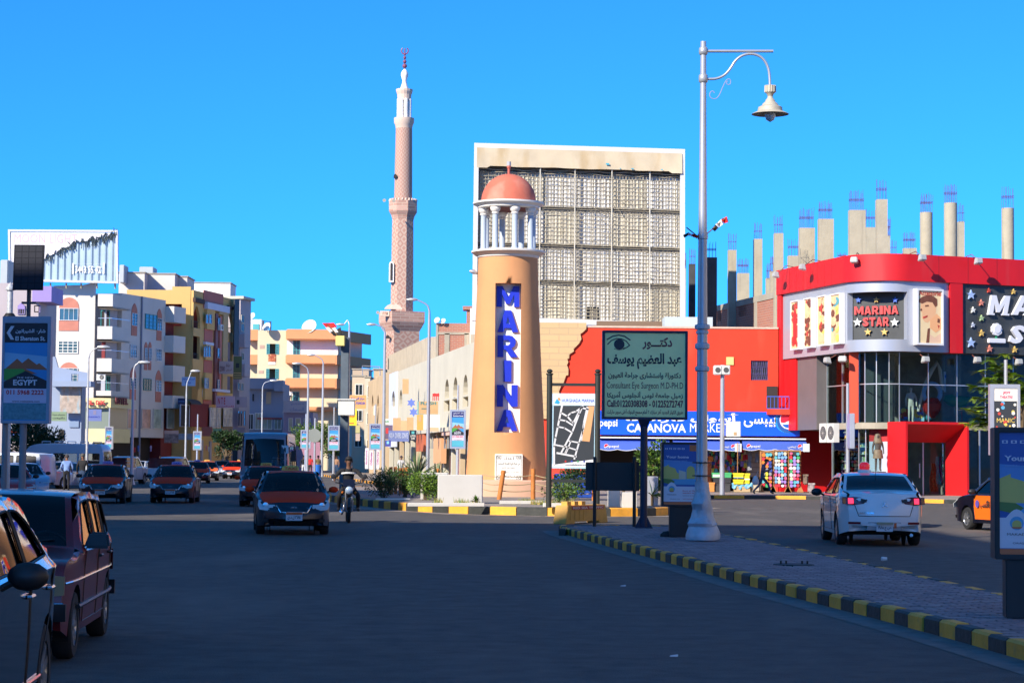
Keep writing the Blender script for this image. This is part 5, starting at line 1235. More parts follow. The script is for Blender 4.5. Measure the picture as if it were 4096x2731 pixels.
 # boards that face the camera stand out from the wall like flags
def flag_board(x0,y0,x1,y1,Y,m_,lab,txt=None,tm=None,prints=None,conv=z7,name='shop_sign',thick=.12):
 fr=Fr((0,Y),(1,0));return sboard(fr,lambda x,y,d:fr.uv(*conv(x,y),d),x0,y0,x1,y1,m_,lab,0,0.01,txt,tm,name,prints,thick)
M_tanb=paint('tan_board',(.52,.33,.16),.7,.1,2);M_teal=paint('teal_edge',(.08,.40,.42));M_blu=paint('sign_violet_blue',(.04,.05,.30));M_dkb=paint('navy_board',(.015,.03,.10));M_rdt=mat('red_text',(.55,.03,.03),.6);M_bluet=mat('blue_text',(.02,.05,.45),.6)
flag_board(940,908,1125,1025,158,M_tanb,'tan board lettered FLASH on the arcaded row',[('FLASH',.15,.9,.75,.97),('photo',.2,.45,.38,.52)],paint('flash_teal',(.02,.2,.22)),[(0,.05,0,1,M_teal),(0,1,0,.03,M_teal)])
flag_board(805,706,862,840,178,M_tanb,'blank tan board beside the white arch of the row');flag_board(720,1055,790,1180,176,M_tanb,'first of three blank tan panels over the blue shop sign');flag_board(790,1080,845,1172,174,paint('tan_board2',(.58,.38,.2)),'second of three blank tan panels over the blue shop sign');flag_board(845,1050,905,1168,172,M_tanb,'third and tallest blank tan panel over the blue shop sign')
flag_board(680,1170,865,1265,170,M_dkb if 0 else paint('slate_blue_board',(.14,.18,.38)),'long slate blue shop sign of three panels on the arcade',[('AQUA',.03,.28,.3,.8),('DIVERS',.33,.63,.3,.8),('DIVE',.68,.95,.3,.8)],paint('pale_text',(.45,.5,.65)))
flag_board(868,1165,932,1258,168,mat('board_black',(.02,.025,.04),.4),'black shop sign lettered LOTUS right of the slate blue sign',[('LOTUS',.15,.85,.35,.55),('CAFE',.25,.75,.12,.28)],M_white,[(.3,.7,.65,.9,M_teal)])
flag_board(935,1025,992,1165,160,paint('amber_board',(.72,.35,.08)),'amber panel on the arcade below the FLASH board',prints=[(.25,.7,.55,.9,M_tanb)]);flag_board(995,1025,1140,1158,157,paint('white_board',(.72,.70,.64)),'large blank white panel on the arcade')
flag_board(1050,1140,1130,1175,150,M_beige,'small tan strip board over the arcade pier')
flag_board(648,1255,702,1310,168,M_blu,'small square blue sign with a pale emblem under the slate blue sign',prints=[(.3,.7,.4,.85,paint('cyan_emblem',(.2,.5,.7)))])
flag_board(628,1065,692,1112,186,paint('white_board2',(.7,.72,.66)),'small white sign with green letters beside the blue poster',[('LOVIS',.1,.9,.3,.7)],paint('green_text',(.05,.3,.12)))
flag_board(640,1120,718,1245,182,paint('dark_violet_board',(.12,.08,.14)),'dark violet panel behind the second street poster',prints=[(.2,.5,.4,.8,M_rdt)])
flag_board(320,852,480,970,215,paint('amber_board2',(.62,.33,.12)),'amber board with blue Arabic words beyond the dark pole',[(arabic('مركز السياحة'),.15,.9,.62,.85),('EL FONOUN',.3,.95,.3,.5)],M_bluet)
flag_board(283,975,397,1122,200,paint('yellow_board',(.75,.60,.02)),'yellow board with red Arabic word and arrow behind the dark pole',[(arabic('للإيجار'),.3,.85,.45,.7)],M_rdt,[(.25,.8,.1,.16,M_rdt)])
flag_board(548,945,560,1030,210,M_white,'narrow white vertical sign on the sandstone building');flag_board(385,1120,425,1190,205,paint('olive_board',(.45,.40,.18)),'upper olive and violet poster beyond the dark pole');flag_board(385,1195,425,1260,205,paint('olive_board2',(.48,.36,.30)),'lower pinkish poster beyond the dark pole')
M_mag=paint('magenta_text',(.35,.03,.22));M_ban2=paint('banner_pale',(.70,.66,.68),.7,.04)
def vbanner(x0,y0,x1,y1,Y,s,lab):
 fr=Fr((0,Y),(1,0));a=fr.uv(*z7(x0,y1));b=fr.uv(*z7(x1,y0));t=thing('shop_banner',lab,'banner',fr.pt((a[0]+b[0])/2,a[1],0));bd_=fr.B((a[0],b[0],a[1],b[1],-.06,0),'cloth',M_ban2,t)
 W,H=b[0]-a[0],b[1]-a[1];LTR(M_mag,bd_,s,lambda u,z,k:fr.pt(a[0]+W*(1-z),a[1]+H*u,.01),.22,.9,.25,.8,bold=.03)
vbanner(470,1325,503,1510,190,'Exchange','slim white banner lettered Exchange standing on the far pavement');vbanner(508,1345,545,1515,188,'Обмен','white banner with magenta Cyrillic word beside the Exchange banner');vbanner(570,1340,600,1515,186,'Обмен','half hidden white banner with magenta word right of the poster post')
for i,(x,y,lab)in enumerate(((885,920,'upper'),(905,1003,'lower'))):
 fr=Fr((0,165-i),(1,0));p=fr.uv(*z7(x,y));t=tag(MB().plate([[(p[0]+.36*cos(a_)*(1 if k%2 else .55),p[1]+.36*sin(a_)*(1 if k%2 else .55))for k,a_ in enumerate([2*pi*j/12 for j in range(12)])]],lambda u,z,k:fr.pt(u,z,(-.1,0)[k])).build('blue_emblem',paint('emblem_blue',(.12,.18,.55))),'%s of two blue star shaped emblems on the arcade wall'%lab,'emblem')
fr=Fr((0,152),(1,0));mb=MB()
for k in range(4):a=fr.uv(*z7(1075+k*16,900));b=fr.uv(*z7(1083+k*16,845));fr.box(mb,a[0],b[0],a[1],b[1]+.1*(k%2),-.1,0)
fr.box(mb,fr.uv(*z7(1075,880))[0],fr.uv(*z7(1135,880))[0],a[1]+.3,a[1]+.5,-.09,-.005);tag(mb.build('red_wall_letters',M_rdt),'red raised wall letters on the arcade above the FLASH board','sign')
# ================================================================ APARTMENTS AT THE END OF THE STREET
AY=272.;AF=Fr((0,AY),(1,0));z2=zc(600,1100,3.0157);aq=lambda x,y,d=0.:AF.uv(*z2(x,y),d)
M_ac=paint('apartment_cream',(.64,.55,.36),.85,.05,.3);M_ao=paint('apartment_orange',(.72,.30,.13),.85,.08,.35);M_aw=paint('apartment_white',(.80,.78,.72),.85,.04,.3)
ap=thing('orange_apartment_block','cream apartment block with orange balcony bands at the end of the street','building',AF.pt(aq(1500,1500)[0],0,0))
x_l,x_a,x_b,x_r=aq(1140,700)[0],aq(1300,700)[0],aq(1655,700)[0],AF.uv(1352,1400)[0]
zTopA=aq(1500,665)[1]
win=[(1405,1555,830,952),(1400,1552,1130,1250)]
ops=[]
for x0,x1,y0,y1 in win:a=aq(x0,y1);b=aq(x1,y0);ops.append((a[0],b[0],a[1],b[1]))
AF.P(([rect(x_a,x_b,0,zTopA)]+[rect(*o)for o in ops],-.3,0,),'wall',M_ac,ap)
for o in ops:
 du=(o[1]-o[0])/4;room(AF,ap,o[0],o[1],o[2],o[3],-.31,-2,name='dark_room')
 for u0,u1 in((o[0],o[0]+du),(o[1]-du,o[1])):window(AF,ap,u0,u1,o[2],o[3],-.04,M_teal,M_glassb,2,4,fw=.06,name='shutter')
for x0,x1,y0,y1 in((1325,1380,845,885),(1310,1370,1150,1185)):a=aq(x0,y1);b=aq(x1,y0);AF.B((a[0],b[0],a[1],b[1],.001,.04),'vent_hole',paint('vent_pink',(.5,.33,.25)),ap)
bands=[(662,790),(965,1080),(1248,1370),(1590,1640)]
for k,(y0,y1)in enumerate(bands):
 zlo,zhi=aq(1800,y1)[1],aq(1800,y0)[1]
 AF.B((x_b+.001,x_r,zlo,zhi,.0,1.6),'balcony',M_ao,ap,bevel=.12)
 yl=[(662,795),(965,1085)]
 if k<2:AF.B((x_l,x_a-.001,zlo,zhi,-1.5,.02),'balcony',M_ao,ap)
 zn=aq(1800,bands[k+1][0])[1]if k<3 else 0
 AF.B((x_b+.002,x_r,zn,zlo-.001,-.1,.0),'balcony_back_wall',[M_aw,M_ac,M_ac,M_ac][k],ap)
 dx0,dx1=aq(1725,900)[0],aq(1810,900)[0];window(AF,ap,dx0,dx1,zn+.02,zn+1.95,-.03,M_teal,M_glassb,2,3,name='balcony_door')
 if k<3:AF.B((x_l+.1,x_a-.01,zn,zlo-.001,-1.7,-1.4),'left_back_wall',M_ac,ap)
AF.B((x_l,x_r,0,zTopA-.3,-9,-1.71),'rear_block',M_ac,ap)
# rounded right side of the block: shaded return
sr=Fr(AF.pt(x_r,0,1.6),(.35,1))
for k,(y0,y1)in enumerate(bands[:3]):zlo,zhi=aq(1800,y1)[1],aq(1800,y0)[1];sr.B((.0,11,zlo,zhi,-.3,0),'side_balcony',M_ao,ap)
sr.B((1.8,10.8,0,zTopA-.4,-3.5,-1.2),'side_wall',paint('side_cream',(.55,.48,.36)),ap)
for x0,x1,y0,y1,m_ in((1150,1345,535,660,M_aw),(1365,1455,555,660,None)):
 a=aq(x0,y1,-2);b=aq(x1,y0,-2)
 if m_:AF.B((a[0],b[0],zTopA,b[1],-5,-2),'roof_room',m_,ap);AF.B((aq(1242,600,-2)[0],aq(1318,600,-2)[0],zTopA,b[1]-.6,-1.99,-1.9),'roof_door',M_teal,ap)
 else:
  TB(([AF.pt(a[0],zTopA,-2),AF.pt(a[0],b[1],-2),AF.pt(b[0],b[1]-.1,-2),AF.pt(b[0],zTopA,-2)],.12,5),'roof_frame',mat('frame_dark',(.05,.06,.1)),ap)
dish(*z2(1925,628),AY-1,1.0,'large pale dish on the orange banded apartment roof',-.3);dish(*z2(1410,628),AY-1,.6,'small dish beside the dark roof frame of the orange apartments');dish(*z2(1235,495),AY-3,.45,'tiny dish on the white roof room at the street end')
p=aq(1475,952,.3);q_=aq(1475,1045,.3);M_rug=mat('rug_red',(.40,.10,.05),.9,0,.6,4,stain=((.7,.45,.2),(5,5,5),.5,.8));tag(AF.B((aq(1428,1000)[0],aq(1518,1000)[0],q_[1],p[1],.02,.1),'hanging_rug',M_rug,bevel=.03),'red patterned rug hung from the upper green shuttered window','rug')
tag(AF.B((aq(1430,1000)[0],aq(1515,1000)[0],q_[1]-.35,q_[1]-.02,.02,.06),'hanging_cloth',M_white),'white cloth edge hanging below the red patterned rug','cloth')
# low blue grey house in front of the apartments
LF=Fr((0,246),(1,0));lq=lambda x,y,d=0.:LF.uv(*z2(x,y),d);M_bg=paint('blue_grey_render',(.30,.33,.40),.85,.05,.4)
lh=thing('low_grey_house','low blue grey house with flat canopies before the orange apartments','building',LF.pt(lq(1380,1500)[0],0,0))
a=lq(1145,1240);b=lq(1608,1270);LF.B((a[0],b[0],0,a[1]-.6,-7,0),'wall',M_bg,lh)
for x0,x1,y0,y1,d in((1150,1505,1245,1370,1.2),(1495,1608,1270,1400,1.7)):p=lq(x0,y1,d);q_=lq(x1,y0,d);LF.B((p[0],q_[0],p[1],q_[1],-.5,d),'canopy',M_bg,lh)
for x0,x1,y0,y1,m_ in((1230,1262,1428,1525,M_glass),(1335,1368,1440,1530,M_glass),(1395,1470,1405,1560,M_beige)):p=lq(x0,y1);q_=lq(x1,y0);window(LF,lh,p[0],q_[0],p[1],q_[1],-.04,M_bg,m_,1,1,fw=.05)
z10=zc(650,1450,3.135);lz=lambda x,y,d=0.:LF.uv(*z10(x,y),d)
M_shopw=paint('shop_window_light',(.45,.42,.28),.4,.4,.8)
for x0,x1,y0,y1,m_ in((1155,1245,630,840,M_shopw),(1250,1380,690,840,M_shopw),(1395,1495,700,840,M_shopw),(1070,1145,640,840,M_inside)):p=lz(x0,y1,.3);q_=lz(x1,y0,.3);window(LF,lh,p[0],q_[0],p[1],q_[1],-.35,M_white,m_,2,1,fw=.08,name='shop_window')
p=lz(1185,775,.5);q_=lz(1500,690,.5);LF.B((p[0],q_[0],p[1]+.6,q_[1],.4,.5),'red_window_band',paint('faded_red',(.45,.10,.08),.7,.2,2),lh)
flag_board(1515,478,1840,625,238,paint('pale_grey_sign',(.42,.40,.44)),'long pale roof sign with Arabic words on the low corner shop',[(arabic('مطعم'),.3,.8,.6,.85),(arabic('السمك'),.25,.8,.15,.45)],paint('blue_grey_text',(.2,.25,.4)),conv=z10)
S2=Fr((0,239),(1,0));t=thing('corner_shop','low violet grey corner shop with tall curtained windows at the street end','building',XG(1190,239));p=S2.uv(*z10(1515,860));q_=S2.uv(*z10(1890,625))
S2.B((p[0],q_[0],0,q_[1],-6,0),'wall',paint('violet_grey',(.30,.28,.40)),t)
for x0,x1 in((1578,1635),(1665,1735),(1770,1815),(1835,1860)):a=S2.uv(*z10(x0,860));b=S2.uv(*z10(x1,695));window(S2,t,a[0],b[0],a[1],b[1],-.05,M_white,M_shopw,1,1,fw=.06)
# ================================================================ STREET FURNITURE
K=1.7415
def n2(x,y):return(x*K,y*K)
M_pole=mat('silver_pole_paint',(.44,.46,.50),.38,.45,.05,3);M_poled=mat('worn_silver',(.50,.53,.58),.5,.3,.16,4,bump=.3,bscale=12,stain=((.26,.20,.15),(5,5,3),.6,.6))
M_navy=mat('navy_frame',(.012,.016,.05),.5);M_bk=mat('black_frame',(.012,.012,.013),.5,0,.2,5)
# ---- the big swan neck lamp post
LY=41.8;lf=Fr((0,LY),(1,0));l2=lambda x,y,d=0.:lf.uv(*n2(x,y),d)
bx,bz=XG(2806,LY).x,KH
lp_=thing('lamp_post','tall silver swan neck street lamp with crumpled skirt on the median','lamp post',(bx,LY,KH))
def axis(y):u,z=l2(1605.5+(1240-y)*(13.0/1145),y);return Vr((bx,LY,z))
def zz_(y):return axis(y).z
mb=MB();prof=[]
for y,r_ in((1110,.112),(980,.108),(870,.105),(790,.102),(748,.098),(545,.086),(400,.074),(250,.064),(96,.058)):prof.append((r_,zz_(y)))
mb.lathe((bx,LY,0),[(.115,.9)]+prof,20);mb.build('pole',M_pole,lp_,smooth=40)
def collar(y0,y1,r_,nm='collar',m_=M_pole):
 a,b=zz_(y0),zz_(y1);LT(((bx,LY,0),[(r_*.6,a),(r_,a+(b-a)*.15),(r_*1.05,(a+b)/2),(r_,b-(b-a)*.15),(r_*.6,b)],20),nm,m_,lp_,smooth=50)
collar(128,108,.085);collar(192,170,.088);collar(552,535,.10);collar(803,787,.14,m_=M_poled);collar(758,744,.145,m_=M_poled);collar(768,758,.12,m_=M_poled);collar(854,840,.138,m_=M_poled)
for y in(1062,1092):LT(((bx,LY,zz_(y)),[(.13,-.012),(.19,-.01),(.19,.01),(.13,.012)],20),'clamp_ring',M_bk,lp_,smooth=30)
mb=MB();nn=26;zs_=[KH+.015,KH+.06,KH+.12,KH+.2,KH+.27,KH+.30,KH+.34,KH+.45,KH+.6,KH+.72,KH+.84,KH+.96,1.3];rs_=[.335,.34,.335,.305,.275,.285,.262,.235,.20,.185,.165,.15,.135]
rr=random.Random(5)
for i,(z,r_)in enumerate(zip(zs_,rs_)):
 for j in range(nn):
  a_=2*pi*j/nn;d=0
  if 5<i<12:d=-.06*max(0,cos(a_-R(-125)))*sin(i*1.9)+rr.uniform(-.016,.016)
  tilt=.05*cos(a_-R(40))if i<6 else 0
  mb.v.append(Vr((bx+.03*(1-i/12)+(r_+d)*cos(a_),LY+(r_+d)*sin(a_),z+max(0,tilt))))
for i in range(len(zs_)-1):
 for j in range(nn):
  mb.f.append((i*nn+j,i*nn+(j+1)%nn,(i+1)*nn+(j+1)%nn,(i+1)*nn+j));mb.m.append(0)
sk=mb.build('crumpled_skirt',M_poled,lp_,smooth=35,fixn=False)
LT(((bx,LY,0),[(.10,KH),(.10,.95)],10),'inner_pole',M_bk,lp_)
mb=MB();pts=[l2(x,y)for x,y in((1623,118),(1776,118))];mb.tube([lf.pt(*p)for p in pts],.030,10);mb.build('straight_arm',M_pole,lp_,smooth=50)
cp=[(1624,182),(1645,182),(1664,174),(1678,158),(1688,140),(1705,127),(1725,123.5),(1744,128),(1758,141),(1766,160),(1768,180),(1768.5,198)]
TB((smooth_line([lf.pt(*l2(*p))for p in cp],2),.026,10),'curved_arm',M_pole,lp_,smooth=50)
sc=[(1641,214),(1638,209),(1632,211),(1629,219),(1634,227),(1645,228),(1653,218),(1660,200),(1668,184),(1675,181),(1679,186),(1677,195),(1670,195),(1668,189),(1672,187)]
TB((smooth_line([lf.pt(*l2(*p))for p in sc],2),.009,6),'scroll',M_pole,lp_,smooth=50)
hx=lf.pt(*l2(1769,230)).x;hz=lambda y:l2(1769,y)[1];M_shade=mat('lamp_shade_beige',(.46,.42,.34),.6,.1,.1,6)
hd=[]
mb=MB();mb.lathe((hx,LY,0),[(.055,hz(196)),(.10,hz(197)),(.105,hz(213)),(.07,hz(216)),(.05,hz(222)),(.06,hz(226)),(.09,hz(230)),(.10,hz(234)),(.15,hz(239)),(.165,hz(243)),(.235,hz(247)),(.25,hz(256)),(.36,hz(262)),(.37,hz(263)),(.25,hz(260)),(.02,hz(250))],28)
h_=mb.build('lamp_shade',M_shade,lp_,smooth=35)
for k in range(14):a_=2*pi*k/14;TB(([(hx+.105*cos(a_),LY+.105*sin(a_),hz(197)),(hx+.108*cos(a_),LY+.108*sin(a_),hz(212))],.011,5),'cap_rib',M_shade,h_)
LT(((hx,LY,0),[(.11,hz(261)),(.105,hz(268)),(.075,hz(276)),(.0,hz(281))],18),'glass_bulb',mat('bulb_glass',(.55,.68,.8),.12,0,spec=.8),h_,smooth=60)
# flags tied to the lamp post
M_fr,M_fw,M_fb=mat('flag_red',(.65,.02,.02),.8),mat('flag_white',(.78,.76,.76),.8),mat('flag_black',(.02,.02,.025),.8)
def flag(pts_pole,quads,lab,fr=lf,conv=l2,d=.05,rp=.012):
 t=thing('flag',lab,'flag',fr.pt(*conv(*pts_pole[0])));TB(([fr.pt(*conv(*p),d)for p in pts_pole],rp,6),'stick',M_wood if 0 else mat('stick_brown',(.22,.12,.06),.8),t)
 for m_,q in quads:
  mb=MB();n=6;A,B,C_,D_=[Vr((*conv(*p),0))for p in q]
  for i in range(n+1):
   for j in range(4):
    p=(A.lerp(B,i/n)).lerp(D_.lerp(C_,i/n),j/3);mb.v.append(fr.pt(p.x,p.y,d+.035*sin(i*1.3+j*.8)))
  for i in range(n):
   for j in range(3):k=i*4+j;mb.f.append((k,k+4,k+5,k+1));mb.m.append(0)
  mb.build('cloth',m_,t,smooth=60,fixn=False)
 return t
flag([(1614,545),(1668,500)],[(M_fr,((1655,505),(1668,498),(1673,511),(1662,514))),(M_fw,((1642,517),(1655,505),(1662,514),(1650,524))),(M_fb,((1634,527),(1642,517),(1650,524),(1641,533)))],'small red white black flag tilting up to the right of the lamp post')
flag([(1605,546),(1576,523)],[(M_fr,((1590,538),(1604,542),(1600,549),(1588,543))),(M_fw,((1581,535),(1590,538),(1588,544),(1579,541))),(M_fb,((1568,541),(1581,534),(1580,542),(1571,547)))],'crumpled red white black flag hanging left of the lamp post')
# ---- eye doctor's sign
DY=49.5;df=Fr((0,DY),(1,0));d2=lambda x,y,d=0.:df.uv(*n2(x,y),d)
dt=thing('doctor_sign','large pale green eye surgeon sign in a navy frame on a single post','sign',XG(1478*K,DY,KH))
a=d2(1383,962,.01);b=d2(1580,760,.01);M_dsg=mat('sign_pale_green',(.88,.95,.42),.6,0,.06,1.5)
df.P(([rect(a[0],b[0],a[1],b[1]),rect(a[0]+.055,b[0]-.055,a[1]+.055,b[1]-.055)],-.42,.03,),'frame',M_navy,dt,bevel=.006)
fc=df.B((a[0]+.056,b[0]-.056,a[1]+.056,b[1]-.056,-.3,0),'face',M_dsg,dt)
z8=zc(2140,1280,1.7044);dq=lambda x,y:df.uv(*z8(x,y));dfn=frfn(df,.004)
M_dk=mat('print_dark',(.03,.035,.045),.6);M_mr=mat('print_maroon',(.16,.045,.05),.6)
def dtext(s,x0,y0,x1,y1,m_,ar=True,bold=.02):p,q=dq(x0,y1),dq(x1,y0);LTR(m_,fc,arabic(s)if ar else s,dfn,p[0],q[0],p[1],q[1],bold=bold)
dtext('دكتـــور',732,118,935,200,M_mr,bold=.03);dtext('عبد العظيم يوسف',492,228,1000,332,M_dk,bold=.035);dtext('دكتوراة واستشارى جراحة العيون',500,358,995,402,M_dk,bold=.025)
dtext('Consultant Eye Surgeon M.D-PH.D',488,425,1010,478,M_mr,False,.02);dtext('زميل جامعة لوس أنجلوس أمريكا',492,490,1008,535,M_dk,bold=.025);dtext('Call:01220308308 - 01225272747',490,548,1010,592,M_mr,False,.03)
dtext('طريق الكوثر الجديد آخر مبارك ٢ أمام مجمع البنوك أعلى سوبر ماركت',490,608,1008,648,M_mr,bold=.02)
mb=MB();c0=dq(574,165);r0_=dq(610,165)[0]-c0[0];df.plate(mb,[circ(c0[0],c0[1],r0_,24)],.001,.006)
for pts,w_ in(([(495,165),(520,140),(555,126),(590,128),(622,144),(645,172),(622,188),(600,194)],.022),([(492,132),(530,110),(570,103),(610,110),(648,136)],.028),([(540,196),(570,203),(605,198),(635,182)],.012)):fline(mb,df,[dq(*p)for p in pts],w_,.004)
mb.build('printed_eye',M_dk,fc,fixn=False)
px=XG(1478*K,DY).x;LT(((px,DY,0),[(.085,KH),(.085,a[1]+.01)],14),'post',M_navy,dt,smooth=40)
mb=MB();mb.lathe((px,DY,0),[(.085,a[1]-.22),(.2,a[1]-.005)],4,a0=R(45),a1=R(405));mb.build('bracket',M_navy,dt)
mb=MB();mb.box((px-.2,DY-.2,KH),(px+.2,DY+.2,KH+.02));
for s in(-1,1):mb.add([(px+s*.085,DY-.01,KH+.02),(px+s*.2,DY-.01,KH+.02),(px+s*.085,DY-.01,KH+.25),(px+s*.085,DY+.01,KH+.02),(px+s*.2,DY+.01,KH+.02),(px+s*.085,DY+.01,KH+.25)],[(0,1,2),(3,5,4),(0,2,5,3),(1,4,5,2),(0,3,4,1)])
mb.build('base_plate',M_navy,dt)
# ---- blank dark board seen from behind, two legs
nf_=Fr((0,50.3),(1,0));nq_=lambda x,y,d=0.:nf_.uv(*n2(x,y),d);a=nq_(1345,1126);b=nq_(1469,1062)
nb=thing('blank_board','low plain black board on two thin posts at the median tip','board',nf_.pt((a[0]+b[0])/2,KH))
nf_.B((a[0],b[0],a[1],b[1],-.09,0),'panel',M_bk,nb,bevel=.01)
for x in(1366,1457):u=nq_(x,1100)[0];LT((nf_.pt(u,0,.045),[(.042,KH),(.042,b[1]+.08)],10),'post',M_bk,nb,smooth=40);LT((nf_.pt(u,0,.045),[(.05,b[1]+.08),(.03,b[1]+.13)],8),'post_cap',M_bk,nb)
# ---- map board
QY=65.;qf=Fr((0,QY),(1,0));q2_=lambda x,y,d=0.:qf.uv(*n2(x,y),d);M_olv=mat('olive_black_post',(.022,.026,.022),.5)
mp_=thing('map_board','street map board headed HURGHADA MARINA between two dark posts','sign',XG(1260*K,QY,IH))
for x in(1260,1371):
 u=XG(x*K,QY).x;zt0=q2_(x,852)[1];LT(((u,QY,0),[(.085,IH),(.085,zt0-.12),(.11,zt0-.11),(.11,zt0-.07),(.05,zt0-.06),(.09,zt0-.02),(.09,zt0+.02),(.04,zt0+.06)],14),'post',M_olv,mp_,smooth=40)
for y in(883,1104):z=q2_(1300,y)[1];BX(((XG(1260*K,QY).x+.086,QY-.04,z-.045),(XG(1371*K,QY).x-.086,QY+.04,z+.045)),'cross_bar',M_olv,mp_)
a=q2_(1267,1075,.02);b=q2_(1370,904,.02);M_mapf=paint('map_pale_blue',(.45,.66,.78),.5)
bo=qf.B((a[0],b[0],a[1],b[1],-.06,.02),'panel',M_mapf,mp_)
z3_=zc(2140,1280,1.7044);mq=lambda x,y:qf.uv(*z3_(x,y),.02)
def mshape(pts,m_,d,nm):mb=MB();qf.plate(mb,[[mq(*p)for p in pts]],.021,d);return mb.build(nm,m_,bo)
mshape([(127,945),(413,945),(413,1000),(115,1000)],paint('map_white',(.78,.78,.80),.5),.026,'printed_footer');mshape([(119,502),(414,504),(413,582),(118,580)],paint('map_sky',(.62,.74,.88),.5),.026,'printed_header')
mshape([(127,583),(405,583),(400,948),(122,985)],mat('map_dark',(.035,.04,.045),.5),.028,'printed_map')
mshape([(362,586),(405,586),(372,828),(314,822),(335,700)],paint('map_orange',(.70,.36,.16),.5),.034,'printed_quay')
mb=MB();M_mapl=paint('map_road',(.66,.66,.68),.5)
for pts,w_ in(([(184,584),(140,800),(130,860),(130,985)],.055),([(178,632),(220,655),(250,690),(262,700),(312,600),(325,592)],.05),([(325,586),(300,640),(255,760),(180,900)],.05),([(220,655),(245,632),(280,622),(318,594)],.045),([(165,678),(210,686),(255,715)],.045),([(152,725),(200,735),(245,762)],.045),([(330,600),(362,608)],.045),([(362,600),(330,740),(300,835),(268,945)],.05),([(230,822),(300,835)],.04),([(205,860),(285,885)],.04),([(140,850),(200,862)],.045),([(150,905),(280,930)],.055),([(245,822),(212,905)],.04),([(225,862),(205,905)],.035),([(318,820),(330,700),(355,590)],.03)):
 fline(mb,qf,[mq(*p)for p in pts],w_,.036)
mb.build('printed_roads',M_mapl,bo,fixn=False)
mb=MB();p,q=mq(183,558),mq(404,538);letters(mb,'HURGHADA MARINA',frfn(qf,.032),p[0],q[0],p[1],q[1],bold=.03);mb.build('lettering',M_bluet,bo,fixn=False)
mb=MB();p,q=mq(205,992),mq(345,980);letters(mb,'www.hurghadamarina.com',frfn(qf,.032),p[0],q[0],p[1],q[1],bold=.02);mb.build('lettering',M_dk,bo,fixn=False)
mb=MB()
for i,x in enumerate((208,250,292,335)):p=mq(x,962);qf.box(mb,p[0]-.025,p[0]+.025,p[1]-.025,p[1]+.025,.026,.034,i)
mb.build('printed_key',[M_rdt,M_bluet,MATS['green_text'],MATS['sign_violet_blue']],bo,fixn=False)
mshape([(132,565),(150,535),(170,560),(160,572)],mat('logo_sky',(.03,.35,.6),.5),.033,'printed_logo');mshape([(152,530),(170,528),(174,545),(160,548)],paint('logo_orange',(.7,.3,.1),.5),.0335,'printed_logo')
# bushes and blue seats seen under the map board
for x,y,w_,h_,lab in((1300,1128,1.6,1.2,'dark clump of leaves under the map board'),(1500,1100,.9,1.9,'tall bright leafy shrub in the white planter left of the advertising panel')):
 p=XG(x*K,78 if x<1400 else 70,IH);t=thing('leafy_shrub',lab,'shrub',p);mb=MB()
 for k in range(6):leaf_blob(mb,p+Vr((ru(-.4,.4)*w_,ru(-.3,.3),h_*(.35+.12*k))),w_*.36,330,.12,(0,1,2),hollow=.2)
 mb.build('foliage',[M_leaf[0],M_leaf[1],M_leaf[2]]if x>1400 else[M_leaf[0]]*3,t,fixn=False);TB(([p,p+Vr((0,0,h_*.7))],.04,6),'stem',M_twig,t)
spiky(2494,2000,IH,1.25,'green palm tuft above the plain dark board',40,2,'palm_tuft');spiky(2608,2022,IH,.8,'small yucca at the foot of the grey planter',26,1)
for i,(x,y)in enumerate(((1290,1100),(1322,1102),(1352,1100))):p=XG(x*K,80,IH);mb=MB();mb.box((p.x-.28,80,.3),(p.x+.28,80.5,.75));mb.box((p.x-.28,80.45,.751),(p.x+.28,80.55,1.2));tag(mb.build('blue_chair',mat('chair_blue',(.01,.06,.35),.5),bevel=.03),('leftmost','middle','rightmost')[i]+' blue plastic seat glimpsed under the map board','chair','blue seats behind the map board')
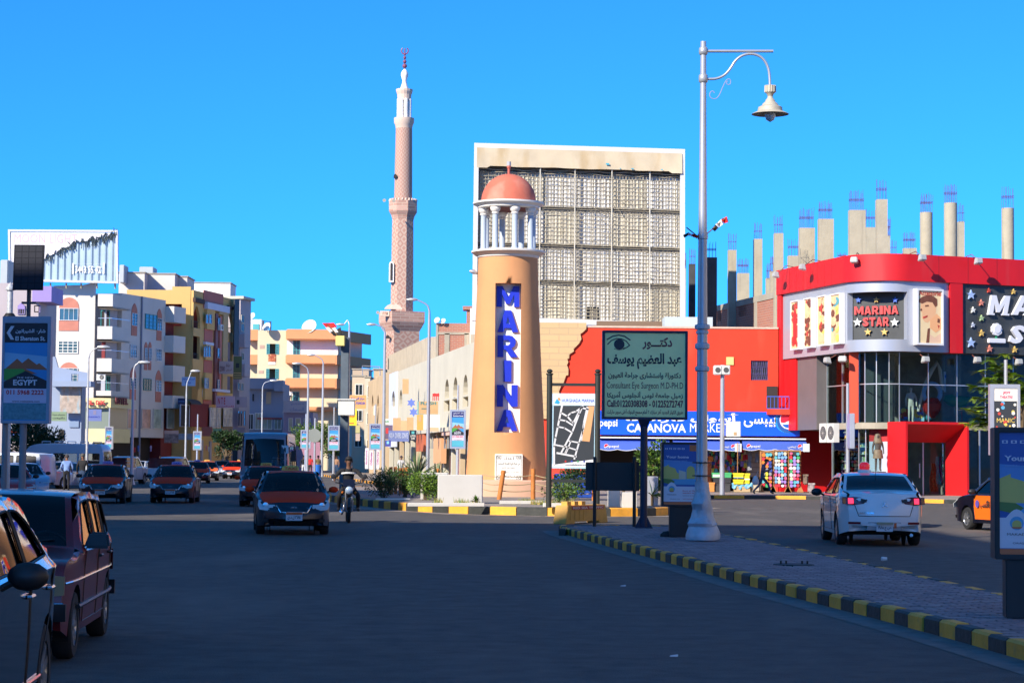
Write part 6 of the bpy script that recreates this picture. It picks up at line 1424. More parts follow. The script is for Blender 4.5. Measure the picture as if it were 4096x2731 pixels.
# ---- advertising panels "Your home"
M_adsky=[paint('ad_sky_deep',(.03,.10,.38),.5),paint('ad_sky_mid',(.10,.27,.58),.5)];M_adyel=paint('ad_building_yellow',(.55,.50,.12),.5);M_adwh=paint('ad_white',(.62,.66,.75),.5);M_ador=paint('ad_orange',(.55,.16,.05),.5);M_adpool=paint('ad_pool',(.10,.36,.62),.5);M_adpale=paint('ad_pale',(.55,.55,.42),.5);M_adg=paint('ad_green',(.10,.20,.04),.5)
def ad_panel(fr,u0,u1,z0,z1,lab,ped,sc):
 t=thing('advertising_panel',lab,'advertising panel',fr.pt((ped[0]+ped[1])/2,KH,0));f_=.05*sc;D=.34
 fr.P(([rect(u0-f_,u1+f_,z0-f_,z1+f_),rect(u0,u1,z0,z1)],-D,.03,),'frame',M_bk,t,bevel=.008)
 p_=fr.B((u0,u1,z0,z1,-.2,.0),'poster',M_adsky[0],t);W,H=u1-u0,z1-z0;X=lambda a:u0+W*a;Z=lambda b:z0+H*b
 def s(nm,pts,m_,d):fr.P(([[(X(x),Z(y))for x,y in pts]],.0005,d,),nm,m_,p_)
 s('printed_sky',[(0,.36),(1,.36),(1,.70),(0,.74)],M_adsky[1],.002)
 s('printed_building',[(0,.42),(0,.62),(.14,.66),(.14,.63),(.30,.60),(.36,.52),(.52,.54),(.52,.42)],M_adyel,.003);s('printed_building',[(.40,.42),(.40,.57),(.58,.54),(.58,.42)],M_adpale,.0036)
 s('printed_tower',[(.60,.36)]+[(.60+.22*(1-cos(pi*k/10))/2,.56+.08*sin(pi*k/10))for k in range(11)]+[(.82,.36)],M_adyel,.0042)
 s('printed_building',[(.84,.42),(.84,.56),(1,.58),(1,.42)],M_adpale,.0036)
 s('printed_pool',[(.20,.38),(.35,.41),(.75,.43),(1,.42),(1,.33),(.2,.33)],M_adpool,.005);s('printed_garden',[(0,.36),(0,.43),(.2,.42),(.3,.38),(.2,.33)],M_adg,.0054)
 s('printed_card',[(0,.05),(0,.30),(.08,.30)]+[(.08+.26*k/8,.30+.07*sin(pi*k/8))for k in range(1,8)]+[(.34,.30),(1,.30),(1,.05)],M_adwh,.007);s('printed_foot',[(0,0),(0,.045),(1,.045),(1,0)],M_ador,.008)
 s('printed_tag',[(.68,.885),(.68,.985),(1,.985),(1,.885)],M_ador,.003)
 lg=circ(.21,.255,.085,18,.085*W/H);s('printed_emblem',lg,M_adpool,.009);s('printed_emblem',circ(.21,.245,.06,14,.055*W/H),M_adyel,.010);s('printed_emblem',[(.14,.225),(.17,.21),(.25,.21),(.28,.225)],M_ador,.011)
 fn=frfn(fr,.012)
 for s_,x0,x1,y0,y1,m_ in(('Your home',.06,.66,.765,.81,M_adwh),('within your reach',.06,.62,.715,.735,mat('ad_faint',(.2,.35,.6),.5)),('MAKADI',.09,.33,.155,.175,M_dk),('ORASCOM',.16,.42,.085,.10,M_dk),('Rent at Makadi',.5,.95,.215,.24,M_rdt),('starting from',.5,.9,.18,.20,M_rdt),('Contact us for details',.5,.95,.145,.155,M_dk),('www.makadi.com',.5,.85,.09,.10,M_rdt)):
  LTR(m_,p_,s_,fn,X(x0),X(x1),Z(y0),Z(y1),bold=.03)
 mb=MB()
 for k in range(5):
  c_=.07+.11*k;fr.plate(mb,[[(X(c_-.035),Z(.91)),(X(c_+.035),Z(.91)),(X(c_+.035),Z(.935)),(X(c_-.035),Z(.935))],circ(X(c_),Z(.9225),.02*W,8,.015*W)],.0005,.003)
 mb.build('printed_icons',M_adwh,p_,fixn=False)
 fr.B((ped[0],ped[1],KH,z0-f_-.002,-D+.04,-.02),'pedestal',M_bk,t,bevel=.01)
 return t
f1=Fr((0,43.6),(1,0));g1=lambda x,y:f1.uv(*n2(x,y));a=g1(1524,1158);b=g1(1612,1020);pa=g1(1538,1200)[0];pb=g1(1602,1200)[0]
ad_panel(f1,a[0],b[0],a[1],b[1],'black framed housing advertisement half hidden behind the swan neck lamp post',(pa,pb),.8)
p=G(2668,2145,KH);tag(LT(((p.x+.02,p.y,KH),[(.17,0),(.16,.05),(.1,.1),(0,.12)],9),'black_rock',mat('rock_black',(.02,.02,.022),.9,0,.3,9)),'black lump lying at the foot of the smaller advertising panel','rock')
o_=XG(2292*K,21.5);f2_=Fr(o_,(1,-.10));g2_=lambda x,y:f2_.uv(*n2(x,y));a=g2_(2296,1272);b=g2_(2362,993);pa=g2_(2311,1350)[0]
H_=b[1]-a[1];ad_panel(f2_,a[0],a[0]+H_*.66,a[1],b[1],'large black framed housing advertisement at the right edge of the median',(pa,pa+H_*.45),1.)
# ---- ordinary street lamps
def street_lamp(x,ytop,Y,zb,hx_,hy_,lab,m_=M_pole,r_=.085,sgn=-1):
 b=XG(x*K,Y,zb);t=thing('street_lamp',lab,'street lamp',b,group='single arm street lamps');ft=Fr((0,Y),(1,0));zt0=ft.uv(*n2(x,ytop))[1];h=ft.pt(*ft.uv(*n2(hx_,hy_)))
 TB(([b,Vr((b.x,b.y,zt0-1.0)),Vr((b.x,b.y,zt0-.45)),Vr((b.x+(h.x-b.x)*.12,b.y,zt0-.15)),Vr((b.x+(h.x-b.x)*.35,b.y,zt0)),h],[r_*1.15,r_*.85,r_*.6,r_*.5,r_*.45,r_*.4],10),'pole',m_,t,smooth=50)
 d=(h-Vr((b.x,b.y,h.z))).normalized();TB(([h-d*.05,h+d*.12,h+d*.38,h+d*.6],[.05,.10,.11,.04],10),'lamp_head',M_gal,t,smooth=50)
 LT(((b.x,b.y,zb),[(.2,0),(.2,.04),(.12,.3),(.1,.9)],10),'base',m_,t,smooth=30);return t
street_lamp(982,697,128,.15,957,688,'bright silver lamp with curved arm just left of the peach tower',r_=.10)
street_lamp(880,750,150,.15,862,745,'silver lamp in front of the minaret base',r_=.11)
street_lamp(798,735,168,.15,790,745,'slim white lamp hidden behind the dark flag pole',r_=.10)
street_lamp(739,822,178,.15,722,815,'silver lamp right of the bus with head above the orange apartments',r_=.10)
street_lamp(705,842,160,.15,690,835,'silver lamp rising behind the right side of the bus',r_=.09)
street_lamp(302,838,118,.15,320,832,'bright white street lamp in front of the white apartments',r_=.08)
street_lamp(198,805,112,.15,226,797,'blue grey street lamp before the white block with red arches',m_=M_poled,r_=.06)
street_lamp(425,872,150,.15,440,852,'thin street lamp in front of the yellow apartments',m_=M_poled,r_=.065)
street_lamp(600,878,190,.15,622,874,'thin grey lamp standing behind the bus roof',m_=M_poled,r_=.06)
# far speaker pole by the market and pole before the red shop
def simple_pole(x,ytop,ybot,Y,zb,r_,lab,name='street_pole',m_=M_pole):b=XG(x*K,Y,zb);t=thing(name,lab,'pole',b);ft=Fr((0,Y),(1,0));LT(((b.x,b.y,0),[(r_,zb),(r_*.8,ft.uv(*n2(x,ytop))[1])],12),'shaft',m_,t,smooth=40);return t,ft,b
t,ft,b=simple_pole(1658.5,838,1133,100.5,.15,.12,'silver pole with loudspeakers and a grey cabinet before the market')
for x,s in((1648,-1),(1667,1)):p=ft.uv(*n2(x,850),.1);sp_=ft.B((p[0]-.19,p[0]+.19,p[1]-.22,p[1]+.22,-.12,.3),'speaker_box',M_alucase,t,bevel=.03);ft.P(([circ(p[0],p[1],.13,12)],.3,.312,),'speaker_cone',M_fan,sp_)
p=ft.uv(*n2(1663,1003),.15);q=ft.uv(*n2(1700,968),.15);cb_=ft.B((p[0]+.1,q[0],p[1],q[1],-.1,.45),'cabinet',M_alucase,t,bevel=.02);ft.B(((p[0]+q[0])/2+.05,(p[0]+q[0])/2+.18,p[1]+.08,p[1]+.22,.451,.46),'notice',M_tanb,cb_)
p=ft.uv(*n2(1668,838));q=ft.uv(*n2(1686,820));tag(mf.B((mf.uv(*n2(1668,838))[0],mf.uv(*n2(1685,820))[0],mf.uv(*n2(1668,838))[1],mf.uv(*n2(1685,820))[1],.002,.06),'yellow_plate',paint('plate_yellow',(.72,.62,.22))),'small square yellow plate on the orange wall behind the loudspeaker pole','sign')
t,ft,b=simple_pole(1947,880,1100,97,.15,.09,'slim pale pole with an edge-on sign before the red shop')
p=ft.uv(*n2(1942,1030));q=ft.uv(*n2(1953,950));ft.B((p[0]+.05,q[0]+.06,p[1],q[1],.1,.9),'edge_on_sign',M_alu,t,bevel=.02)
# poster stands -----------------------------------------------------------
M_egy=[paint('poster_sky',(.04,.28,.62),.5),paint('poster_sky_pale',(.25,.50,.72),.5),paint('poster_pyramid',(.36,.12,.05),.5),paint('poster_green',(.06,.32,.05),.5),paint('poster_dark',(.02,.02,.03),.5),paint('poster_pale',(.62,.55,.70),.5),paint('poster_sea',(.08,.40,.52),.5),paint('poster_navy',(.015,.02,.16),.5)]
def egypt_poster(fr,u0,u1,z0,z1,d,par,arrow=False,big=False):
 W,H=u1-u0,z1-z0;X=lambda a:u0+W*a;Z=lambda b:z0+H*b;p_=fr.B((u0,u1,z0,z1,d-.03,d),'poster',M_egy[0],par)
 def s(nm,pts,m_,e):fr.P(([[(X(x),Z(y))for x,y in pts]],d+.0005,d+e,),nm,m_,p_)
 hd=.84 if not arrow else .80
 s('printed_sky',[(0,.50),(1,.50),(1,.66),(0,.70)],M_egy[1],.003)
 s('printed_heading',[(0,hd),(1,hd),(1,1),(0,1)],M_egy[7]if not arrow else M_egy[4],.004)
 s('printed_pyramids',[(0,.52),(.30,.635),(.42,.59),(.56,.64),(.76,.575),(.82,.59),(1,.53),(1,.48),(0,.48)],M_egy[2],.005)
 s('printed_field',[(0,.53),(.45,.53),(.6,.45),(0,.41)],M_egy[3],.006);s('printed_lake',[(.5,.53),(1,.52),(1,.44)],M_egy[0],.006)
 s('printed_road',[(0,.40),(.5,.51),(1,.41),(1,.33),(0,.33)],M_egy[4],.008);s('printed_band',[(0,.18),(1,.18),(1,.328),(0,.328)],M_egy[5],.009);s('printed_sea',[(0,.01),(1,.01),(1,.178),(0,.178)],M_egy[6]if not big else paint('poster_map',(.10,.26,.32),.5,.3,14),.009)
 fn=frfn(fr,d+.012)
 for s_,x0,x1,y0,y1,m_ in((arabic('شارع الشيراتون'),.25 if arrow else .1,.95,hd+.085,hd+.14,M_adwh),('El Sheraton St.'if arrow else 'Sheraton Street',.25 if arrow else .1,.95,hd+.02,hd+.065,M_adwh),('THE NEW',.3,.7,.43,.45,M_adwh),('EGYPT',.22,.78,.36,.42,M_adwh),('011 5968 2222',.06,.94,.265,.315,M_rdt),('www.realestate.com',.2,.85,.19,.205,M_dk)):
  LTR(m_,p_,s_,fn,X(x0),X(x1),Z(y0),Z(y1),bold=.03)
 if arrow:s('printed_arrow',[(.04,.90),(.14,.97),(.22,.97),(.12,.90),(.22,.83),(.14,.83)],M_adwh,.010)
 return p_
def poster_stand(x0,y0,x1,y1,Y,zb,lab,px=None):
 ft=Fr((0,Y),(1,0));a=ft.uv(*n2(x0,y1));b=ft.uv(*n2(x1,y0));cu=(a[0]+b[0])/2;t=thing('street_poster',lab,'poster stand',ft.pt(cu,zb,0),group='lit travel poster boxes along the street')
 ft.P(([rect(a[0],b[0],a[1],b[1]),rect(a[0]+.1,b[0]-.1,a[1]+.1,b[1]-.1)],-.2,.02,),'frame',M_alu,t)
 egypt_poster(ft,a[0]+.1,b[0]-.1,a[1]+.1,b[1]-.1,0,t);mb=MB();mb.tube([ft.pt(cu,zb,-.1),ft.pt(cu,a[1],-.1)],.08,8);mb.tube([ft.pt(cu,b[1],-.1),ft.pt(cu,b[1]+1.3,-.1)],.05,8);mb.build('post',M_alu,t,smooth=40);return t
poster_stand(1033,941,1070,1030,112,.15,'bright travel poster box with red pyramids beside the peach tower')
poster_stand(848,973,876,1033,142,.15,'travel poster box left of the pale lamp before the arcade');poster_stand(753,977,780,1034,152,.15,'travel poster box just left of the dark flag pole');poster_stand(690,987,714,1030,175,.15,'small travel poster box at the right side of the bus')
poster_stand(240,979,260,1031,150,.15,'shaded travel poster box before the white apartments');poster_stand(443,990,463,1033,165,.15,'shaded travel poster box before the yellow apartments')
# dark pole with flag, yellow box and cabinet
fY=83.;ff_=Fr((0,fY),(1,0));fp=lambda x,y,d=0.:ff_.uv(*n2(x,y),d);b=XG(789*K,fY,IH)
t=thing('flag_pole','dark grey square pole with a yellow box and grey cabinet behind the motorcyclist','pole',b);mb=MB();zt0=fp(789,775)[1];mb.box((b.x-.16,fY-.16,IH),(b.x+.16,fY+.16,zt0));mb.build('shaft',mat('pole_slate',(.10,.13,.16),.6,.2,.2,2),t,bevel=.02)
p,q=fp(772,795,.2),fp(793,772,.2);ff_.B((p[0],q[0],p[1],q[1],.17,.5),'yellow_box',MATS['plate_yellow'],t,bevel=.02)
p,q=fp(778,954,.2),fp(816,920,.2);mb=MB();ff_.box(mb,p[0],q[0],p[1],q[1],.17,.5);ff_.box(mb,p[0]-.04,q[0]+.08,q[1]+.001,q[1]+.06,.12,.56);mb.build('cabinet',M_alucase,t,bevel=.02)
flag([(776,770),(752,745)],[(M_fr,((741,743),(768,742),(776,752),(752,755))),(M_fw,((748,752),(770,752),(780,764),(760,766))),(M_fb,((760,764),(784,752),(788,776),(768,772)))],'faded red white black flag waving over the dark square pole',ff_,fp,.25,.02)
# round mirror back on a leaning pole, blue bin
t,ft,b=simple_pole(722,960,1062,170,.15,.09,'leaning white pole with the back of a round sign by the bus');p=ft.uv(*n2(722,1000));ft.P(([circ(p[0],p[1],.55,18)],.1,.14,),'round_sign',paint('sign_back_grey',(.22,.24,.22)),t)
p=XG(728*K,176,.15);tag(LT(((p.x,p.y,.15),[(.32,0),(.36,.5),(.34,1.0),(.3,1.02)],12),'blue_bin',paint('bin_blue',(.01,.14,.55)),smooth=40),'blue plastic barrel on the far pavement right of the bus','bin')
# ---- big left sign with solar panel
GY=50.;gf=Fr(XG(60*K,GY),(1,-.03));gq=lambda x,y,d=0.:gf.uv(*n2(x,y),d);a=gq(4,972);b=gq(120,727)
ls=thing('street_name_sign','tall blue grey street name sign with pyramid poster and white arrow','sign',gf.pt((a[0]+b[0])/2,0,0))
mb=MB();W_=b[0]-a[0];a0=a[0]-.03;gf.plate(mb,[rect(a0,b[0]-.02,a[1],b[1]),rect(a0+.06,b[0]-.10,a[1]+.07,b[1]-.16)],-.22,.02);mb.build('frame',mat('sign_frame_blue',(.30,.36,.46),.5,.3,.05,2),ls,bevel=.01)
egypt_poster(gf,a0+.06,b[0]-.10,a[1]+.07,b[1]-.16,0,ls,True,True)
for x,r_ in((8,.07),(50,.085)):u=gq(x,1000)[0];LT((gf.pt(u,0,-.12),[(r_,0),(r_,a[1])],12),'post',paint('post_tan_grey',(.26,.24,.25),.6),ls,smooth=40)
sp0,sp1=gq(32,667),gq(103,563);t=thing('solar_panel','black solar panel on a pole above the tall street name sign','solar panel',gf.pt((sp0[0]+sp1[0])/2,b[1],0));mb=MB()
hh=sp1[1]-sp0[1];mb.hexa([gf.pt(sp0[0],sp0[1],.12),gf.pt(sp1[0],sp0[1],.12),gf.pt(sp1[0],sp0[1],.06),gf.pt(sp0[0],sp0[1],.06)],[gf.pt(sp0[0],sp1[1],.05),gf.pt(sp1[0],sp1[1],.05),gf.pt(sp1[0],sp1[1],-.01),gf.pt(sp0[0],sp1[1],-.01)]);pn=mb.build('panel',mat('panel_black',(.012,.014,.022),.7,spec=.2),t);M_cell=mat('panel_cell',(.016,.018,.03),.6,spec=.25)
for i in range(4):
 for j in range(7):
  u0=sp0[0]+.03+(sp1[0]-sp0[0]-.06)*i/4+.008;u1=u0+(sp1[0]-sp0[0]-.06)/4-.016;k0,k1=(j+.05)/7,(j+.95)/7;mb=MB();zf=lambda k:sp0[1]+.02+(hh-.04)*k;df_=lambda k:.12-.07*(.02+(hh-.04)*k)/hh+.004
  mb.quad(gf.pt(u0,zf(k0),df_(k0)),gf.pt(u1,zf(k0),df_(k0)),gf.pt(u1,zf(k1),df_(k1)),gf.pt(u0,zf(k1),df_(k1)));mb.build('cell',M_cell,pn,fixn=False)
u=gq(63,700)[0];mb=MB();mb.tube([gf.pt(u,b[1],-.12),gf.pt(u,sp0[1]+.3,-.12)],.05,10);mb.box(gf.pt(u-.17,gq(63,695)[1]-.02,-.2).to_tuple(),(gf.pt(u+.17,0,-.1).x,gf.pt(u,0,-.1).y-.0,gq(63,695)[1]+.03));mb.build('mast',mat('mast_dark',(.08,.07,.08),.6,.2),t,smooth=40)
tb_,ft,b=simple_pole(12,662,1100,54,0,.095,'blue grey pole with pointed cap at the left picture edge',m_=M_poled);mb=MB();z=ft.uv(*n2(12,662))[1];mb.lathe((b.x,b.y,0),[(.12,z-.05),(.12,z),(0,z+.16)],12);mb.build('pointed_cap',M_poled,tb_);mb=MB();zc_=ft.uv(*n2(10,730))[1];mb.lathe((b.x,b.y,0),[(.1,zc_-.25),(.15,zc_-.2),(.15,zc_+.05),(.1,zc_+.12)],12);mb.build('collar',M_bk,tb_)
# ================================================================ LEFT SIDE OF THE STREET
z1=zc(0,880,3.0157);z3l=zc(0,1300,3.0157);Z2=zc(600,1100,3.0157)
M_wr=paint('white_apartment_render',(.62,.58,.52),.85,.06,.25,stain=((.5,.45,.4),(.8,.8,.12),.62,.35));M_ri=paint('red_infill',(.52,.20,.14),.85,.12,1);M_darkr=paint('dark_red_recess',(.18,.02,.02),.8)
M_grid=paint('window_grid_white',(.66,.68,.70),.6)
W1=XG(376,205);Cc=XG(438,203.2);C0=XG(378,203.2);tS=Vr((.31,1,0)).normalized()
Ec=Cc+tS*3.6;Fe=Cc+tS*9.6
FW=Fr(XG(150,205),(1,0));SWs=Fr(Ec+Vr((tS.y,-tS.x,0))*-.9,tS)
wb=thing('white_apartment_block','white apartment block with red arched window panels and corner balconies','building',Cc.to_tuple())
fq=lambda x,y,d=0.,c=z1:FW.uv(*c(x,y),d);sq=lambda x,y,d=0.,c=z1:SWs.uv(*c(x,y),d)
zt=fq(900,795)[1];zst=fq(500,1000)[1];xa,xb,xc=fq(465,1100)[0],fq(642,900)[0],fq(1150,900)[0]
FW.P(([[(xa,0),(xc,0),(xc,zt+.4),(xc-1.2,zt+.1),(xb,zt),(xb,zst),(xa+.3,zst),(xa,zst-.5)]],-.3,0,),'front_wall',M_wr,wb)
zside=sq(1700,920)[1];uE=sq(2000,990)[0];uS=0
SWs.B((.0,uE,3.6,zside,-8,0),'side_wall',M_wr,wb)
SWs.B((.0,uE,.1,3.599,-8,-1.5),'ground_storey',M_inside,wb)
def redarch(fr,q,x0,x1,y0,y1,wy0,wy1,c,par=wb,gl=M_grid,nu=2,nz=4,m_=None):
 p=q(x0,y1,0,c);r_=q(x1,y0,0,c);fr.P(([arch(p[0],r_[0],p[1],r_[1],10,(x1-x0)<110)],.002,.05,),'red_arch_panel',m_ or M_ri,par)
 a=q(x0,wy1,0,c);b=q(x1,wy0,0,c);window(fr,par,p[0]+.03,r_[0]-.03,a[1],b[1],-.06,gl,M_glassb,nu,nz,fw=.05)
redarch(FW,fq,710,955,935,1335,1065,1210,z1,nu=4,nz=1);redarch(FW,fq,715,945,450,690,520,680,z3l,nu=4,nz=4)
p,r_=fq(698,340,0,z3l),fq(945,190,0,z3l);window(FW,wb,p[0],r_[0],p[1],r_[1],-.05,M_white,M_glassb,4,4,fw=.09)
for x0,x1,y0,y1,w0_,w1_,c in((1580,1655,1010,1390,1130,1270,z1),(1885,1950,1075,1450,1190,1330,z1),(1560,1640,510,900,640,770,z3l),(1870,1945,545,925,670,800,z3l),(1735,1778,205,540,280,430,z3l),(1784,1825,205,540,280,430,z3l)):redarch(SWs,sq,x0,x1,y0,y1,w0_,w1_,c)
for x0,x1,y0,y1,c,g_ in((1745,1890,1150,1310,z1,M_green),(1565,1645,245,395,z3l,M_grid),(1880,1945,290,435,z3l,M_grid),(1725,1820,650,785,z3l,M_green),(1565,1645,1510,1560,z1,M_grid)):p,r_=sq(x0,y1,0,c),sq(x1,y0,0,c);window(SWs,wb,p[0],r_[0],p[1],r_[1],-.05,g_,M_glassb,3,4,fw=.06)
mb=MB();u=sq(1700,1200)[0];mb.tube([SWs.pt(u,.3,.1),SWs.pt(u,zside,.1)],.09,6);mb.build('down_pipe',paint('pipe_grey',(.25,.25,.3)),wb)
# corner balconies
def zf(y,c=z1):return Fr((0,203.2),(1,0)).uv(*c(1200,y))[1]
bal=[(zf(1060),zf(890)),(zf(1455),zf(1280)),(zf(580,z3l),zf(400,z3l)),(zf(870,z3l),zf(790,z3l))]
for lo,hi in bal:strip('balcony_parapet',[C0,Cc,Ec],lo,hi,M_wr,.15,0,par=wb);mb=MB();mb.prism([(p.x,p.y)for p in(C0,Cc,Ec,Ec-Vr((2.5,0,0)),C0+Vr((0,3,0)))],lo-.0,lo+.15);mb.build('balcony_slab',M_wr,wb)
mb=MB();mb.prism([(p.x,p.y)for p in(C0+Vr((.1,1.8,0)),Cc+Vr((-.9,1.6,0)),Ec+Vr((-1.2,-.2,0)),Ec+Vr((-4,0,0)),C0+Vr((0,4.,0)))],3,zf(890));mb.build('recess_wall',paint('recess_grey',(.34,.34,.38)),wb)
rf=Fr(C0+Vr((.0,1.75,0)),(1,0));
mb=MB();strip('red_recess',[C0+Vr((.12,1.7,0)),Cc+Vr((-.95,1.5,0)),Ec+Vr((-1.3,-.3,0))],zf(400,z3l),zf(1460),M_darkr,.05,0,par=wb)
for(lo,hi),nx_ in zip(bal[1:],(0,1,2)):strip('balcony_rail',[C0+Vr((.05,.05,0)),Cc+Vr((-.05,.05,0)),Ec],hi+.75,hi+.8,M_alu,.04,0,par=wb)
for k,(x0,x1,y0,y1,c)in enumerate(((1215,1330,1090,1290,z1),(1280,1335,615,790,z3l))):p=rf.uv(*c(x0,y1));r_=rf.uv(*c(x1,y0));window(rf,wb,p[0],r_[0],p[1],r_[1],-.06,M_green,M_inside,2,1,name='balcony_door')
fd=Fr((0,202.9),(1,0));ac_unit(fd,fd.uv(*z3l(1205,660))[0],fd.uv(*z3l(1205,665))[1],-.8,'air conditioner hanging in the lower corner balcony of the white block')
# sign band HOTEL EL DIK
zb0,zb1=zf(995,z3l),zf(880,z3l);b0_=XG(322,203.0);M_yel=paint('sign_cream_yellow',(.72,.62,.30),.6)
sg2=thing('hotel_sign','cream corner sign band with red raised letters on the white block','sign',Vr((Cc.x,Cc.y,zb0)))
strip('band',[b0_,Cc+Vr((.02,-.15,0)),Ec+Vr((.3,.0,0))],zb0,zb1,M_yel,.25,0,par=sg2)
lf_=Fr((0,202.84),(1,0));lq_=lambda x,y:lf_.uv(*z3l(x,y))
for s,x0,x1 in(('T',985,1020),('E',1058,1085),('L',1090,1130),('D',1158,1198),('I',1203,1215),('K',1222,1278)):p,r_=lq_(x0,960),lq_(x1,908);mb=MB();letters(mb,s,frfn(lf_,0,.12),p[0],r_[0],p[1],r_[1],bold=.05,depth=1);mb.build('letter',MATS['letter_red'],sg2)
ls_=Fr(Cc+Vr((.1,-.1,0)),Ec-Cc);
for k,s in enumerate('HOTEL'):u=.5+k*.52;mb=MB();letters(mb,s,frfn(ls_,.1,.2),u,u+.4,zb0+.35,zb0+1.0,bold=.05,depth=1);mb.build('letter',paint('letter_dull_red',(.2,.04,.04)),sg2)
# shop windows below
cr=[XG(322,203.6),Cc+Vr((-.2,.3,0)),Ec+Vr((-.1,.2,0))]
strip('green_glass_band',cr,zf(1250,z3l),zb0-.01,mat('shop_green_glass',(.22,.26,.22),.15,spec=.8),.2,0,par=wb);strip('yellow_fascia',[XG(345,203.2),Cc+Vr((-.2,-.2,0)),Ec+Vr((.2,0,0))],zf(1415,z3l),zf(1248,z3l),M_yel,.3,0,par=wb)
for k,(x0,x1,ma)in enumerate(((1530,1645,'o'),(1700,1815,'o'),(1840,1945,'g'),(2005,2095,'g'))):p,r_=sq(x0,1248,.0,z3l),sq(x1,1012,.0,z3l);window(SWs,wb,p[0],r_[0],p[1],r_[1],-.05,M_wr,paint('bay_reflect_orange',(.50,.26,.16),.3,.4,1.2)if ma=='o'else paint('bay_reflect_pale',(.42,.50,.40),.25,.4,.8),1,1,fw=.06,name='shop_bay_window')  # reflected light is painted into the orange and pale pane colours
# far end balconies of the white block
for y0,y1 in((390,555),(740,920),(1098,1273),(1458,1600)):
 p,r_=SWs.uv(*Z2(190,y1),.9),SWs.uv(*Z2(368,y0),.9);SWs.B((uE-.1,uE+2.6,p[1],r_[1],-.2,1.0),'far_balcony',M_wr,wb)
SWs.B((uE+.001,uE+2.5,.1,zside-1.4,-6,-.3),'far_recess',M_darkr,wb)
# ---- billboard MOON LIGHT on the roof
KF=Fr((0,203.6),(1,0));kq=lambda x,y:KF.uv(*z1(x,y));bt=thing('rooftop_billboard','peeling rooftop billboard lettered MOON LIGHT over bare corrugated sheet','billboard',KF.pt(*kq(700,765)))
A_,B_,C2,D2=kq(97,115),kq(1420,122),kq(1425,765),kq(105,735)
KF.P(([[D2,C2,B_,A_],[(D2[0]+.2,D2[1]+.2),(C2[0]-.2,C2[1]+.2),(B_[0]-.2,B_[1]-.2),(A_[0]+.2,A_[1]-.2)]],-.4,.05,),'frame',M_bfr,bt)
mb=MB();n=60;M_cor=mat('corrugated_blue_grey',(.40,.50,.56),.5,.3,.08,.6)
for i in range(n):
 ua,ub=D2[0]+.3+(C2[0]-D2[0]-.6)*i/n,D2[0]+.3+(C2[0]-D2[0]-.6)*(i+1)/n;da,db=[(-.25,-.12,-.12,-.25)[k%4]for k in(i,i+1)]
 mb.quad(KF.pt(ua,C2[1]+.25,da),KF.pt(ub,C2[1]+.25,db),KF.pt(ub,A_[1]-.25,db),KF.pt(ua,A_[1]-.25,da))
mb.build('corrugated_sheet',M_cor,bt,fixn=False)
edge=[(100,660),(300,560),(545,465),(600,430),(680,395),(745,345),(830,320),(870,285),(935,265),(1000,262),(1060,250),(1110,245),(1125,205),(1140,240),(1200,225),(1250,195),(1300,200),(1340,165),(1395,160),(1405,125)]
mb=MB();pts=[kq(*p)for p in edge];KF.plate(mb,[[(A_[0]+.3,D2[1]+.28),(A_[0]+.34,pts[0][1])]+pts[1:]+[(B_[0]-.32,B_[1]-.27),(A_[0]+.3,A_[1]-.27)]],-.10,-.04);sh_=mb.build('peeling_sheet',mat('faded_vinyl',(.72,.68,.68),.7,0,.05,.4,stain=((.45,.38,.4),(.5,.5,.5),.6,.5)),bt)
mb=MB();p,r_=kq(170,275),kq(930,172);letters(mb,'MOON LIGHT',frfn(KF,-.03),p[0],r_[0],p[1],r_[1],bold=.04);mb.build('lettering',paint('faded_pink',(.62,.42,.44)),sh_,fixn=False)
mb=MB()
for i in range(2,len(pts)-1):
 for k in range(6):q_=Vr((*pts[i],0)).lerp(Vr((*pts[i+1],0)),random.random());mb.tube([KF.pt(q_.x,q_.y,.0),KF.pt(q_.x+ru(-.3,.3),q_.y+ru(-.7,.35),.05)],ru(.03,.07),4)
mb.build('tattered_edge',mat('tatter_dark',(.05,.07,.08),.9),sh_,fixn=False,kind='stuff')
for x0,x1 in((870,890),(1240,1262)):p,r_=kq(x0,650),kq(x1,518);KF.B((p[0],r_[0],p[1],r_[1],-.1,-.02),'white_mark',M_white,bt)
p,r_=kq(905,640),kq(1215,535);mb=MB();letters(mb,arabic('للإعلان هنا'),frfn(KF,-.06),p[0],r_[0],p[1]+.9,r_[1],bold=.02);letters(mb,'3443 55 42',frfn(KF,-.06),p[0],r_[0],p[1],p[1]+.7,bold=.02);mb.build('lettering',M_white,bt,fixn=False)
for x in(600,790,970,1160,1380,300,160):u=kq(x,765)[0];TB(([KF.pt(u,C2[1],-.3),KF.pt(u,zt-.3,-.5)],.09,5),'support',M_rust,bt)
